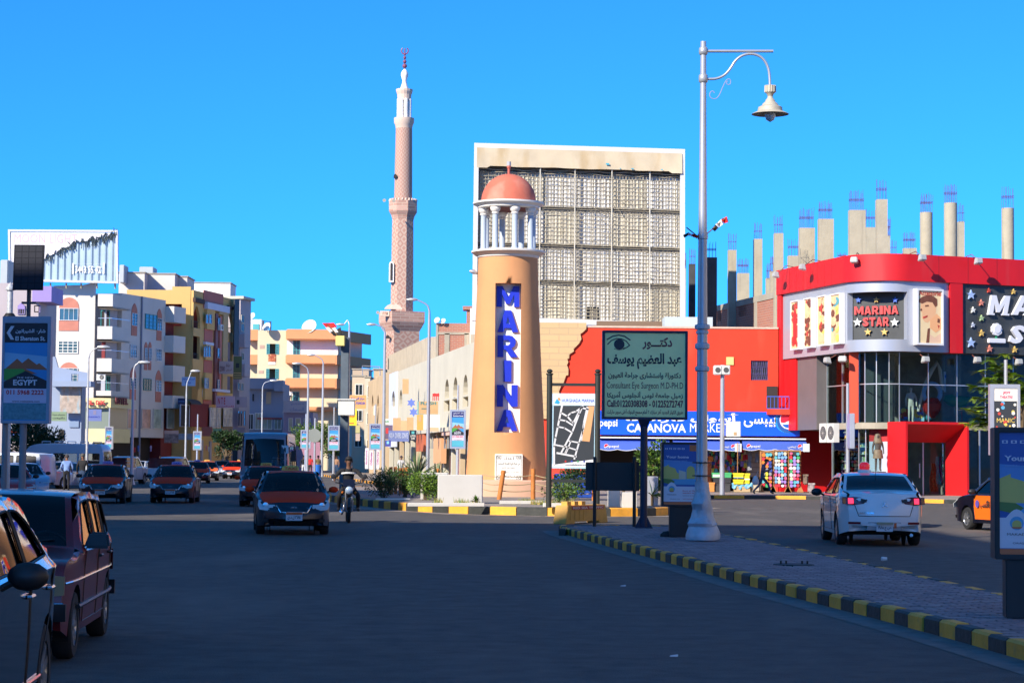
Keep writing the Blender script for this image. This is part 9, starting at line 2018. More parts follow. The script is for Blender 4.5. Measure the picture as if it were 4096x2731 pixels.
# dark metallic saloon at the bottom left corner ---------------------------
ST=[(-2.15,.28),(-2.22,.5),(-2.2,.8),(-2.1,1.02),(-1.7,1.08),(-1.55,1.10),(-1.05,1.38),(-.7,1.45),(-.1,1.475),(.35,1.44),(.52,1.39),(1.15,1.02),(1.3,.98),(1.75,.88),(2.05,.74),(2.2,.55),(2.2,.35),(2.12,.22)]
M_gun=mat('gunmetal_paint',(.055,.062,.075),.14,.55,.0,1,coat=1.)
c=Car('grey_saloon','glossy dark grey saloon cut off by the bottom left corner','car',ST,1.78,.98,(-1.3,1.33),.32,.17,.21,.16,(.16,.14),M_gun)
c.build(([(-1.38,1.06),(-1.02,1.28),(-.75,1.36),(-.46,1.37),(-.46,1.03)],[(-.40,1.03),(-.40,1.37),(.22,1.35),(.42,1.29),(.9,1.05),(.86,1.02)]),([(-1.0,.34),(-1.42,.75),(-1.43,.98),(-.43,.98),(-.43,.3),(-.95,.3)],[(-.41,.3),(-.41,.98),(.92,.98),(.95,.6),(.9,.3)]),(1.1,2.0,.8),((.48,1.25,1.02,1.44),(-1.68,-.95,1.12,1.44)),glass=M_carglass)
c.seats((.1,-.85));c.dash(.6);c.wheels(M_rim,9,.21);c.mirrors(.78,.98,M_trim,out=.13,sz=(.11,.115,.07));c.handles(((-.35,.86),(-1.28,.86)),M_chrome)
c.patch('headlight',[(.45,.66),(.5,.78),(.80,.84),(.84,.72),(.7,.62)],M_hl,True,.012,both=True);c.patch('grille',[(-.35,.58),(-.4,.72),(.4,.72),(.35,.58)],M_trim,True,.01)
for sg in(1,-1):TB(([c.side(-1.0+1.9*k/8,.33,sg,.008)for k in range(9)],.012,6),'sill_trim',M_chrome,c.t)
place(c.t,(-3.72,12.4,0),-pi/2+R(5));saloon=c.t
# parked and passing cars on the left, partly hidden -----------------------
SUVT=[(-2.0,.45),(-2.05,.7),(-2.03,1.3),(-2.0,1.72),(-1.9,1.80),(-.5,1.84),(.35,1.82),(.48,1.78),(.85,1.22),(.92,1.18),(1.7,1.12),(1.9,1.05),(1.98,.8),(1.98,.45)]
c=Car('jeep','black and white off roader with soft top parked left of the pedestrians','car',SUVT,1.75,1.15,(-1.3,1.3),.38,.06,.42,.04,(.03,.03),mat('jeep_white',(.55,.60,.68),.35,coat=.5),chk=1)
c.build(([(-1.85,1.22),(-1.8,1.68),(-.85,1.70),(-.85,1.20)],[(-.7,1.2),(-.7,1.70),(.3,1.70),(.62,1.22)]),([(-.78,.5),(-.78,1.15),(.7,1.15),(.7,.5)],),None,((.42,.9,1.22,1.78),),glass=mat('jeep_soft_top',(.02,.02,.025),.5))
c.wheels(mat('jeep_rim',(.6,.62,.65),.3,.6),5,.26);c.mirrors(.55,1.15,M_trim)
for x in(-1.3,1.3):
 for sg in(1,-1):mb=MB();n=10;pts=[(x+.52*cos(a),.38+.50*sin(a))for a in[pi*k/n for k in range(n+1)]];mb.tube([Vr((p[0],sg*.92,p[1]))for p in pts],.07,6);mb.build('fender_flare',M_trim,c.t,smooth=50)
b=XG(80,98);place(c.t,(b.x-.6,b.y,0),pi-R(14))
VT=[(-2.6,.35),(-2.65,.8),(-2.6,2.0),(-2.45,2.32),(-2.2,2.38),(1.0,2.40),(1.6,2.3),(1.85,2.1),(2.35,1.3),(2.5,1.1),(2.62,.9),(2.62,.35)]
c=Car('white_van','white high roofed minibus with roof rack parked behind the pedestrians','van',VT,1.9,1.2,(-1.6,1.6),.34,.08,.28,.08,(.05,.02),mat('van_white',(.50,.60,.72),.35,coat=.4),chk=1)
c.build(([(-2.4,1.28),(-2.4,1.85),(-1.2,1.85),(-1.2,1.28)],[(-1.1,1.28),(-1.1,1.85),(.3,1.85),(.3,1.28)],[(.4,1.28),(.4,1.85),(1.75,1.85),(2.1,1.3)]),([(.35,.4),(.35,1.2),(1.9,1.2),(1.9,.9),(1.3,.4)],),None,((1.85,2.45,1.25,2.05),(-2.68,-2.55,1.3,1.9)),glass=M_carglass);c.wheels(M_steel,6,.2)
for k in range(5):mb=MB();x=-2.0+k*.75;mb.tube([(x,-.75,2.38),(x,-.75,2.52),(x,.75,2.52),(x,.75,2.38)],.025,6);mb.build('roof_rack_bar',M_pole,c.t)
b=XG(250,122);place(c.t,(b.x,b.y,0),pi-R(6))
M_sil=mat('silver_paint',(.38,.42,.48),.25,.4,.0,1,coat=.7);M_pale=mat('pale_blue_paint',(.34,.44,.58),.3,.2,0,1,coat=.6);M_wht2=mat('car_white_paint',(.62,.64,.68),.25,coat=.7);M_rdp=mat('red_paint',(.35,.015,.015),.3,coat=.6)
for nx,Y,yaw,p_,lab in((20,74,20,M_rdp,'red car nose showing behind the left sign post'),(85,88,24,M_pale,'pale blue car behind the red car at the left edge'),(250,112,160,M_sil,'silver car behind the man in the light blue shirt'),(440,150,190,M_pale,'pale blue parked car left of the pickup trucks'),(560,152,175,M_wht2,'white car with red side stripe right of the pickup'),(745,190,160,M_pale,'pale parked car behind the standing brown robed man'),(890,195,10,M_sil,'grey car far down the street left of the farthest taxi'),(640,200,170,M_sil,'distant silver car under the shop signs'),(375,160,185,M_wht2,'white estate car beyond the white minibus')):
 c=plain_car(lab,TAXI_TOP,1.68,.9,p_,M_rim);setpos(c.t,nx,Y,R(yaw)-(0 if yaw<100 else 0));c.t['group']='ordinary cars along the left kerb'
 # pickups with wooden beds
PT=[(-2.3,.45),(-2.35,.6),(-2.33,1.0),(-2.3,1.02),(-.5,1.02),(-.45,1.05),(-.38,1.6),(-.3,1.68),(.3,1.70),(.5,1.66),(1.0,1.08),(1.8,1.0),(2.05,.9),(2.12,.6),(2.1,.4)]
for nx,Y,yaw,lab in((500,132,172,'white pickup with dark red side boards left of the two standing men'),(690,128,172,'pickup with dark red cargo box behind the violet signed taxi')):
 c=Car('pickup_truck',lab,'pickup',PT,1.7,1.02,(-1.4,1.35),.33,.12,.3,.08,(.06,.03),M_wht2,group='pickups with red side boards');c.build(([(-.32,1.08),(-.28,1.58),(.3,1.6),(.75,1.1)],),([(-.38,.4),(-.38,1.02),(.85,1.02),(.85,.4)],),None,((.5,1.0,1.08,1.66),));c.wheels(M_rim,8)
 for y in(-.8,.8):
  for k in range(3):BX(((-2.25,y-.03,1.04+k*.2),(-.55,y+.03,1.22+k*.2)),'side_board',M_dred,c.t)
 BX(((-2.28,-.76,1.04),(-2.22,.76,1.62)),'tailboard',M_dred,c.t);setpos(c.t,nx,Y,R(yaw))
 # ================================================================ PEOPLE
M_sk=[mat('skin_tan',(.30,.14,.08),.6),mat('skin_brown',(.16,.075,.045),.6)];M_hair=mat('hair_black',(.012,.01,.01),.7);M_shoe=mat('shoe_dark',(.02,.02,.025),.6)
def cm_(n,c):return mat('cloth_'+n,c,.85,0,.12,9)
C_blue,C_navy,C_blk,C_jean,C_wht,C_khk,C_brn,C_red,C_vio=cm_('light_blue',(.20,.32,.62)),cm_('navy',(.015,.02,.05)),cm_('jet',(.012,.012,.015)),cm_('denim',(.03,.06,.13)),cm_('off_white',(.60,.60,.60)),cm_('khaki',(.20,.14,.06)),cm_('brown_robe',(.30,.16,.09)),cm_('bright_red',(.55,.02,.02)),cm_('grey_violet',(.12,.10,.16))
BASE=dict(pel=(0,0,.95),wst=(0,0,1.10),chs=(0,-.01,1.31),nck=(0,0,1.47),hd0=(0,-.01,1.56),hd1=(0,-.02,1.65),hd2=(0,-.01,1.735),shL=(.175,0,1.41),elL=(.245,.03,1.15),wrL=(.26,-.05,.91),haL=(.26,-.07,.83),shR=(-.175,0,1.41),elR=(-.245,.03,1.15),wrR=(-.26,-.05,.91),haR=(-.26,-.07,.83),hpL=(.09,0,.90),knL=(.10,-.02,.50),anL=(.10,.03,.10),toL=(.12,-.15,.045),hpR=(-.09,0,.90),knR=(-.10,-.02,.50),anR=(-.10,.03,.10),toR=(-.12,-.15,.045))
RAD=dict(pel=(.155,.115),wst=(.135,.10),chs=(.165,.115),nck=(.06,.06),hd0=(.055,.06),hd1=(.078,.092),hd2=(.065,.075),sh=(.068,.068),el=(.048,.048),wr=(.033,.033),ha=(.042,.025),hp=(.088,.09),kn=(.062,.062),an=(.045,.045),to=(.045,.035))
BONES=[('pel','wst','T'),('wst','chs','T'),('chs','nck','T'),('nck','hd0','H'),('hd0','hd1','H'),('hd1','hd2','H')]+[b for S in 'LR'for b in(('chs','sh'+S,'T'),('sh'+S,'el'+S,'T'),('el'+S,'wr'+S,'A'),('wr'+S,'ha'+S,'S'),('pel','hp'+S,'L'),('hp'+S,'kn'+S,'L'),('kn'+S,'an'+S,'L'),('an'+S,'to'+S,'F'))]
def person(label,pose,top,legs,loc,rz=0.,sleeve=None,skin=0,hair=M_hair,group=None,scale=1.,name='person',cat='person',detail=True,shoe=None,robe=False,body_m=None):
 J=dict(BASE);J.update(pose);names=list(J);t=thing(name,label,cat,group=group)
 me=bpy.data.meshes.new('body');me.from_pydata([Vr(J[n])for n in names],[(names.index(a),names.index(b))for a,b,_ in BONES],[]);ob=bpy.data.objects.new('body',me);COL.objects.link(ob)
 md=ob.modifiers.new('s','SKIN');sv=me.skin_vertices[0].data
 for i,n in enumerate(names):
  r=RAD.get(n)or RAD[n[:2]];sv[i].radius=(r[0]*(1.25 if robe and n[:2]in('kn','hp','an')else 1),r[1]);sv[i].use_root=(n=='pel')
 ob.modifiers.new('u','SUBSURF').levels=1;dg=bpy.context.evaluated_depsgraph_get();m2=bpy.data.meshes.new_from_object(ob.evaluated_get(dg),depsgraph=dg);bpy.data.objects.remove(ob);bpy.data.meshes.remove(me)
 sl_=sleeve or top;ms=[top,legs,M_sk[skin],shoe or M_shoe,sl_];key=dict(T=0,L=1,H=2,S=2,F=3,A=4)
 if body_m:ms=[body_m]*5
 segs=[(Vr(J[a]),Vr(J[b]),key[k])for a,b,k in BONES]
 MBs=MB();MBs.v=[v.co.copy()for v in m2.vertices]
 for p in m2.polygons:
  c=p.center;best=(9,0)
  for a,b,k in segs:
   ab=b-a;f=max(0,min(1,(c-a).dot(ab)/ab.length_squared));d=(c-(a+ab*f)).length
   if d<best[0]:best=(d,k)
  k=best[1]
  if k==0 and c.z<J['pel'][2]+.03 and abs(J['pel'][2]-.95)<.3:k=1
  MBs.f.append(tuple(p.vertices));MBs.m.append(k)
 bpy.data.meshes.remove(m2)
 for S in 'LR':
  w,h=Vr(J['wr'+S]),Vr(J['ha'+S]);d=(h-w).normalized();s=d.cross(Vr((0,1,0))if abs(d.y)<.8 else Vr((1,0,0))).normalized();nrm=d.cross(s)
  if detail:
   for k,L in enumerate((.062,.072,.068,.052)):o=h+s*(-.027+.018*k)+d*.02;MBs.tube([o,o+d*L*.55+nrm*.008,o+d*L*.9+nrm*.03],[.0095,.0085,.007],5,2 if not body_m else 0)
   MBs.tube([h-s*.03-d*.01,h-s*.055+d*.02+nrm*.01,h-s*.055+d*.05+nrm*.025],[.012,.011,.008],5,2)
 MBs.build('body',ms,t,smooth=60,fixn=False)
 h1,h2=Vr(J['hd1']),Vr(J['hd2']);up=(h2-Vr(J['hd0'])).normalized();fw=Vr((0,-1,0));fw=(fw-up*fw.dot(up)).normalized();sd=up.cross(fw)
 if hair:
  mb=MB();c=h1+up*.035-fw*.012;n=12
  for i in range(6):
   a=R(90-i*24);
   for j in range(n):b=2*pi*j/n;r=cos(a);q=c+sd*(.098*r*cos(b))+fw*(.112*r*sin(b))+up*(.10*sin(a)+(.045 if sin(b)>.3 and i>3 else 0));mb.v.append(q)
  for i in range(5):
   for j in range(n):mb.f.append((i*n+j,i*n+(j+1)%n,(i+1)*n+(j+1)%n,(i+1)*n+j));mb.m.append(0)
  mb.build('hair',hair,t,smooth=60,fixn=False)
 if detail and not body_m:
  mb=MB();mb.tube([h1+fw*.088+up*.012,h1+fw*.112-up*.018,h1+fw*.088-up*.024],[.008,.013,.010],6);
  for s_ in(-1,1):mb.tube([h1+sd*s_*.084+up*.015,h1+sd*s_*.096-up*.005,h1+sd*s_*.086-up*.025],.012,5)
  mb.build('nose_and_ears',M_sk[skin],t,smooth=60)
  mb=MB();
  for s_ in(-1,1):mb.lathe(h1+fw*.086+sd*s_*.031+up*.012,[(.001,-.006),(.011,0),(.001,.006)],8)
  mb.tube([h1+fw*.09-sd*.025-up*.045,h1+fw*.096-up*.046,h1+fw*.09+sd*.025-up*.045],.005,4);mb.build('eyes_and_mouth',M_ink,t)
 t.matrix_basis=Matrix.Translation(Vr(loc))@Matrix.Rotation(rz,4,'Z')@Matrix.Scale(scale,4);return t
PI=pi
walk=dict(wst=(0,-.02,1.08),chs=(0,-.07,1.28),nck=(0,-.12,1.42),hd0=(0,-.17,1.49),hd1=(0,-.21,1.56),hd2=(0,-.21,1.65),shL=(.17,-.08,1.38),shR=(-.17,-.08,1.38),elL=(.22,-.05,1.12),wrL=(.14,-.28,1.15),haL=(.08,-.36,1.19),elR=(-.22,.02,1.13),wrR=(-.16,-.20,1.10),haR=(-.06,-.30,1.14),pel=(0,0,.90),hpL=(.09,0,.86),knL=(.09,-.30,.52),anL=(.09,-.42,.12),toL=(.09,-.58,.07),hpR=(-.09,0,.86),knR=(-.09,.12,.48),anR=(-.09,.42,.17),toR=(-.09,.34,.05))
b=XG(3048,100.6,.16);wm=person('man in grey shirt and jeans walking past the market while looking at his phone',walk,C_vio,C_jean,b,PI/2,scale=1.0)
ph=b+Vr((.37,.0,1.20));tag(BX(((ph.x-.01,ph.y-.04,ph.z-.06),(ph.x+.01,ph.y+.04,ph.z+.08)),'phone',M_blk),'dark phone held up by the man walking past the market','phone')
bg0=b+Vr((-.32,-.12,.62));mb=MB();mb.lathe(bg0,[(.02,.28),(.10,.22),(.16,.05),(.15,-.12),(.05,-.16)],10);mb.v=[Vr((v.x,bg0.y+(v.y-bg0.y)*.5,v.z))for v in mb.v];mb.tube([bg0+Vr((0,0,.25)),bg0+Vr((.12,0,.5))],.012,4);tag(mb.build('shoulder_bag',C_wht,smooth=60),'pale shoulder bag hanging behind the walking man','bag')
def at_(nx,Y,z=.0):return XG(nx,Y,z)
person('man in light blue shirt and black trousers standing with his back turned',dict(elL=(.27,-.04,1.15),wrL=(.20,-.2,1.02),haL=(.12,-.26,1.02),elR=(-.29,.0,1.18),wrR=(-.26,-.12,.98),haR=(-.22,-.18,.95)),C_blue,C_blk,at_(265,103),PI+.2,C_blue,hair=cm_('grey_hair',(.06,.05,.05)))
person('man in black jacket with small back print and blue jeans turned away',dict(elR=(-.25,-.02,1.16),wrR=(-.18,-.16,1.0),haR=(-.12,-.2,.98)),C_blk,C_jean,at_(328,100),PI-.15,scale=1.03,hair=cm_('grey_short',(.10,.09,.08)))
person('dark clothed figure standing behind the sign post at the left edge',dict(elR=(-.28,0,1.18)),C_blk,C_blk,at_(108,97),PI-.5,scale=1.02)
for nx,Y,top,lg,rz,lab,po in((524,172,C_wht,C_jean,.3,'man in pale pink shirt standing by the pickup cargo boards',{}),(546,170,C_khk,C_jean,-.2,'man in khaki vest and jeans beside the pale shirted man',dict(elL=(.3,0,1.2))),(735,168,C_brn,C_brn,.4,'man in brown robe with both hands raised to his head',dict(elL=(.3,-.12,1.45),wrL=(.12,-.14,1.62),haL=(.08,-.12,1.68),elR=(-.3,-.12,1.45),wrR=(-.12,-.14,1.62),haR=(-.08,-.12,1.68))),(1214,178,C_blk,C_wht,.2,'person in dark top and pale trousers right of the bus',{}),(1240,180,C_red,C_blk,0,'person in bright red top right of the bus',{}),(1272,176,C_khk,C_blk,.5,'person in khaki leaning by the round sign pole',{}),(1345,190,C_brn,C_jean,-.3,'person behind the poster box near the dark flag pole',{}),(1395,185,C_navy,C_blk,.2,'person in navy standing behind the motorcyclist',{}),(640,205,C_wht,C_navy,.1,'shopper in white under the shop signs left of the street',{}),(905,198,C_navy,C_wht,.1,'distant pedestrian left of the bus in dark top',{}),(470,158,C_navy,C_jean,.8,'man in navy beside the pale blue parked car',{})):
 person(lab,po,top,lg,at_(nx,Y,.0 if nx<1000 else .15),rz,robe=lab.find('robe')>0,skin=1)
person('man in white robe and dark cap walking behind the wooden planks',{},C_wht,C_wht,at_(1604,150,.15),.3,robe=True,skin=1,hair=C_navy)
person('man leaning on the lowest balcony of the orange apartment block',dict(),C_wht,C_navy,P(1162,1612,271.2),0,skin=1)
# seated figures in the cars
sit=dict(pel=(0,0,.50),wst=(0,.06,.62),chs=(0,.08,.83),nck=(0,.07,.98),hd0=(0,.05,1.06),hd1=(0,.04,1.14),hd2=(0,.05,1.225),shL=(.175,.06,.93),shR=(-.175,.06,.93),elL=(.24,-.12,.74),wrL=(.17,-.36,.80),haL=(.14,-.43,.84),elR=(-.24,-.12,.74),wrR=(-.17,-.36,.80),haR=(-.14,-.43,.84),hpL=(.09,-.05,.48),knL=(.12,-.42,.55),anL=(.12,-.55,.22),toL=(.12,-.70,.20),hpR=(-.09,-.05,.48),knR=(-.12,-.42,.55),anR=(-.12,-.55,.22),toR=(-.12,-.70,.20))
pas=dict(sit);pas.update(elL=(.22,.02,.72),wrL=(.12,-.2,.62),haL=(.08,-.28,.62),elR=(-.22,.02,.72),wrR=(-.12,-.2,.62),haR=(-.08,-.28,.62))
def in_car(car,x,y,pose,lab,top,z=-.02,sk=1):
 m=car.matrix_basis@Matrix.Translation(Vr((x,y,z)))@Matrix.Rotation(PI/2,4,'Z');p=person(lab,pose,top,C_navy,(0,0,0),skin=sk);p.matrix_basis=m
in_car(tx0,-.12,.36,sit,'driver in grey shirt at the wheel of the nearest taxi',C_vio);in_car(tx0,-.12,-.36,pas,'passenger in dark clothes in the front of the nearest taxi',C_blk)
in_car(tv,-.12,.36,sit,'driver of the violet signed taxi in the second lane',C_khk);in_car(tv,-.12,-.36,pas,'front passenger of the violet signed taxi in the second lane',C_blk)
in_car(bus_t,2.35,.5,sit,'bus driver in pale shirt behind the windscreen',C_wht,.75)
in_car(white_car,-.15,.36,sit,'driver of the white sedan seen through the side window',C_navy,.04)
# statue in pharaoh dress by the shop door
M_st=mat('statue_stone',(.05,.048,.04),.6,0,.3,6);M_st2=mat('statue_gold',(.16,.13,.08),.6,0,.3,6);sb=P(3512,1885,103.6)
stt=thing('statue_plinth','dark low plinth under the pharaoh statue by the shop door','plinth',(sb.x,103.6,.15));BX(((sb.x-.35,103.35,.15),(sb.x+.35,104.0,sb.z)),'block',M_st,stt)
s_=person('dark pharaoh statue with striped head cloth standing left of the red shop entrance',{},M_st,M_st,(sb.x,103.6,sb.z),0,hair=None,name='statue',cat='statue',detail=False,body_m=M_st,scale=1.02)
mb=MB();mb.lathe((0,0,0),[(.02,1.80),(.12,1.77),(.16,1.66),(.19,1.5),(.24,1.38),(.22,1.34)],14,caps=False);mb.v=[Vr((v.x,v.y*.75+.06,v.z))for v in mb.v];o=mb.build('head_cloth',M_st2,None,smooth=40,fixn=False);o.parent=s_
mb=MB();mb.lathe((0,0,0),[(.19,1.03),(.21,.95),(.25,.66),(.24,.62)],14,caps=False);mb.v=[Vr((v.x,v.y*.7,v.z))for v in mb.v];o=mb.build('kilt',M_st2,None,smooth=40,fixn=False);o.parent=s_
w_=P(*zq(1420,430),106.8);person('pale shop mannequin in a bikini behind the upper window',dict(elL=(.28,-.02,1.16)),M_bone,M_bone,(w_.x,106.8,zFl),.2,hair=None,name='mannequin',cat='mannequin',detail=False,body_m=M_bone,scale=1.05)
# ================================================================ MOTORCYCLE AND RIDER
def moto():
 t=thing('motorcycle','dark motorcycle with round chrome headlight ridden towards the viewer','motorcycle')
 for x in(.66,-.64):
  mb=MB();mb.tube([(x+.27*cos(a),0,.30+.27*sin(a))for a in[2*PI*k/24 for k in range(25)]],.045,8,caps=False);w_=mb.build('wheel',M_tyre,t,smooth=50);mb=MB();mb.tube([(x+.22*cos(a),0,.30+.22*sin(a))for a in[2*PI*k/24 for k in range(25)]],.014,6,caps=False)
  for k in range(12):a=2*PI*k/12;mb.tube([(x,.02 if k%2 else-.02,.30),(x+.22*cos(a),0,.30+.22*sin(a))],.005,4)
  mb.tube([(x,-.06,.30),(x,.06,.30)],.035,8);mb.build('rim',M_rim,w_)
 for s in(-1,1):TB(([(.66,s*.08,.30),(.50,s*.085,.75),(.42,s*.08,.98)],[.025,.022,.022],8),'fork',M_steel,t,smooth=50)
 TB(([(.66+.33*cos(a),0,.30+.33*sin(a))for a in[R(20+10*k)for k in range(12)]],.05,6),'front_mudguard',M_tdark,t,smooth=40)
 mb=MB();mb.lathe((.58,0,.86),[(.02,-.12),(.08,-.08),(.105,.0),(.105,.03)],18,axis='x',caps=False);mb.build('lamp_shell',M_steel,t,smooth=50);mb=MB();mb.lathe((.61,0,.86),[(.10,0),(.07,.03),(.001,.045)],18,axis='x');mb.build('headlight',mat('moto_lens',(.55,.68,.80),.1,.2,coat=.8),t,smooth=60)
 TB(([(.38,-.36,1.06),(.36,-.25,1.05),(.44,-.1,1.0),(.44,.1,1.0),(.36,.25,1.05),(.38,.36,1.06)],.016,6),'handlebar',M_trim,t)
 for s in(-1,1):mb=MB();mb.tube([(.42,s*.2,1.02),(.40,s*.36,1.20)],.008,5);c=Vr((.40,s*.42,1.22));mb.lathe(c,[(.03,-.02),(.07,-.012),(.07,.012),(.03,.02)],12,axis='x');mb.build('mirror',M_trim,t);mb=MB();mb.lathe((.5,s*.17,.80),[(.01,-.03),(.035,0),(.01,.03)],8,axis='x');mb.build('indicator',M_amber,t)
 TB(([(.38,0,.86),(.25,0,.88),(.0,0,.84),(-.12,0,.76)],[.06,.15,.14,.08],12),'fuel_tank',M_tdark,t,smooth=50);TB(([(-.05,0,.78),(-.3,0,.78),(-.7,0,.83)],[.11,.13,.09],10),'seat',M_seat,t,smooth=50)
 BX(((-.12,-.14,.30),(.22,.14,.62)),'engine',M_steel,t,bevel=.04);TB(([(.2,-.12,.45),(.26,-.15,.28),(.0,-.17,.22),(-.7,-.20,.30)],[.025,.025,.03,.05],8),'exhaust',M_chrome,t,smooth=50)
 mb=MB();mb.tube([(.42,0,.95),(.1,0,.65),(-.1,0,.35),(-.64,0,.30)],.03,6);mb.tube([(-.64,0,.3),(-.5,0,.76)],.025,6);mb.build('chassis',M_trim,t);TB(([(.0,-.3,.33),(.0,.3,.33)],.015,6),'footrest',M_trim,t)
 TB(([(-.64+.33*cos(a),0,.34+.33*sin(a))for a in[R(60+10*k)for k in range(12)]],.06,6),'rear_mudguard',M_trim,t,smooth=40);mb=MB();mb.hexa([(.50,-.16,.95),(.50,.16,.95),(.53,.16,.95),(.53,-.16,.95)],[(.36,-.15,1.15),(.36,.15,1.15),(.39,.15,1.15),(.39,-.15,1.15)]);mb.build('front_fairing',M_tdark,t,bevel=.02);return t
mt=moto();setpos(mt,1392,57.2,R(6))
ride=dict(pel=(0,.12,.86),wst=(0,.08,1.0),chs=(0,.02,1.22),nck=(0,-.02,1.37),hd0=(0,-.05,1.44),hd1=(0,-.07,1.53),hd2=(0,-.06,1.62),shL=(.19,.0,1.31),shR=(-.19,.0,1.31),elL=(.36,-.10,1.12),wrL=(.36,-.34,1.07),haL=(.35,-.42,1.07),elR=(-.36,-.10,1.12),wrR=(-.36,-.34,1.07),haR=(-.35,-.42,1.07),hpL=(.11,.08,.82),knL=(.24,-.28,.68),anL=(.24,-.02,.36),toL=(.25,-.18,.30),hpR=(-.11,.08,.82),knR=(-.24,-.28,.68),anR=(-.24,-.02,.36),toR=(-.25,-.18,.30))
rd=person('motorcyclist in a dark jacket with a white chest stripe riding towards the viewer',ride,C_blk,C_blk,(0,0,0),skin=1);rd.matrix_basis=mt.matrix_basis@Matrix.Rotation(PI/2,4,'Z')@Matrix.Scale(1.06,4)
mb=MB();n=22
for z,r in((1.225,1.0),(1.265,1.0)):
 for k in range(n):a=2*PI*k/n;mb.v.append(Vr((.205*cos(a),.01+.15*sin(a),z-.02*cos(a)**2)))
for k in range(n):mb.f.append((k,(k+1)%n,n+(k+1)%n,n+k));mb.m.append(0)
o=mb.build('chest_stripe',C_wht,None,fixn=False);o.parent=rd
# ================================================================ MARKET GOODS
GF=Fr((0,109.6),(1,0));gq_=lambda x,y,d=0.:GF.uv(x,y,d);z12=zc(2750,1600,3.7327);M_rack=mat('rack_wood',(.42,.20,.07),.7,0,.15,5)
def gr_(x,y):return gq_(*z12(x,y))
bags=[('pink',(.70,.12,.25)),('pale pink',(.72,.42,.50)),('light blue',(.20,.42,.72)),('red',(.62,.03,.05)),('white',(.70,.70,.72)),('violet',(.36,.22,.62)),('orange',(.75,.22,.03)),('green',(.06,.40,.14)),('dark blue',(.03,.06,.30)),('cream',(.66,.58,.42)),('black',(.03,.03,.035)),('turquoise',(.10,.45,.50)),('yellow',(.72,.60,.06)),('grey',(.30,.30,.32))]
M_bag={n:mat('bag_'+n.replace(' ','_'),c,.7)for n,c in bags};ordn=['top','second','third','fourth','fifth','sixth','seventh','eighth','ninth','bottom'];coln=['first','second','third','fourth','fifth','sixth']
def rack(x0,x1,y0,y1,lab,nc,nr,cset,where):
 a,b=gr_(x0,y1),gr_(x1,y0);t=thing('display_rack',lab,'rack',GF.pt((a[0]+b[0])/2,.16,0));z0=.17
 for u in(a[0],b[0]):GF.B((u-.04,u+.04,z0,b[1],-.3,-.22),'upright',M_rack,t);GF.P(([[(u-.18,z0),(u+.18,z0),(u+.05,z0+.28),(u-.05,z0+.28)]],-.2,-.16,),'foot',M_rack,t)
 for z in(b[1],z0+.3):GF.B((a[0]+.041,b[0]-.041,z-.06,z,-.3,-.24),'rail',M_rack,t)
 GF.B((a[0]+.05,b[0]-.05,z0+.32,b[1]-.08,-.27,-.25),'backing',M_seat,t);rr=random.Random(nc*7+nr);du,dz=(b[0]-a[0]-.1)/nc,(b[1]-z0-.35)/nr;seen={}
 for r in range(nr):
  for c in range(nc):
   cn=rr.choice(cset);u=a[0]+.05+du*(c+.5)+rr.uniform(-.02,.02);z=b[1]-.1-dz*(r+.5)+rr.uniform(-.02,.02);w_,h_=du*rr.uniform(.42,.55),dz*rr.uniform(.40,.52);k=(cn,rr.random()<.5)
   pts=[(-w_*.7,-h_),(w_*.7,-h_),(w_,-h_*.4),(w_*.9,h_*.5),(w_*.35,h_),(-w_*.35,h_),(-w_*.9,h_*.5),(-w_,-h_*.4)]if k[1]else[(w_*cos(q),h_*sin(q))for q in[2*PI*j/10 for j in range(10)]]
   d=rr.uniform(0,.07);mb=MB();GF.plate(mb,[[(u+p,z+q)for p,q in pts]],-.20+d,-.12+d);mb.v+=[GF.pt(u-w_*.4,z,-.09+d),GF.pt(u+w_*.4,z+h_*.3,-.09+d)];mb.v=mb.v[:-2]
   tag(mb.build('beach_bag',M_bag[cn]),'%s %s in the %s row, %s column of the %s rack'%(cn,'pouch'if k[1]else 'round bag',ordn[r if r<nr-1 else 9],coln[c],where),'bag','small bags hung on the market racks')
CS=['pink','pale pink','light blue','white','violet','red','cream','turquoise','white','light blue']
rack(1100,1278,760,1380,'narrow wooden rack of mixed bags behind the walking man',3,9,['grey','red','turquoise','green','orange','pink','yellow','dark blue'],'left')
rack(1290,1500,745,1375,'wide wooden rack full of pink and blue bags',4,10,CS,'middle');rack(1512,1690,745,1375,'right hand wooden rack of bags at the shop corner',3,10,CS+['dark blue','black','green'],'right')
def gbox(name,x0,x1,y0,y1,d,dd,m_,lab,cat='box',bev=.02,prints=None):
 a,b=gq_(*z12(x0,y1),d),gq_(*z12(x1,y0),d);z0=max(.152,a[1])if y1>1350 else a[1];t=thing(name,lab,cat,GF.pt((a[0]+b[0])/2,z0,d));GF.B((a[0],b[0],z0,b[1],d-dd,d),'body',m_,t,bevel=bev);GF.B((a[0]-.015,b[0]+.015,b[1]-.08,b[1]+.012,d-dd-.01,d+.012),'rim',m_,t)
 for u0,u1,v0,v1,mm in prints or():mb=MB();W,H=b[0]-a[0],b[1]-z0;GF.box(mb,a[0]+W*u0,a[0]+W*u1,z0+H*v0,z0+H*v1,d,d+.004);mb.build('printed_panel',mm,t)
 return t
B_g,B_y,B_o,B_k=M_bag['green'],mat('crate_yellow',(.75,.60,.02),.6),mat('box_orange',(.66,.26,.06),.7),M_bag['black']
gbox('product_box',365,500,1085,1160,.25,.5,B_g,'left green and black carton on the table left of the yellow crates',prints=[(.1,.9,.2,.7,M_white)]);gbox('product_box',505,655,1085,1160,.25,.5,B_g,'right green and black carton on the table beside the pole');gbox('product_box',385,650,1162,1240,.25,.5,B_k,'black carton under the two green cartons');gbox('low_table',400,640,1243,1395,.2,.5,M_seat,'dark low table under the black carton','table')
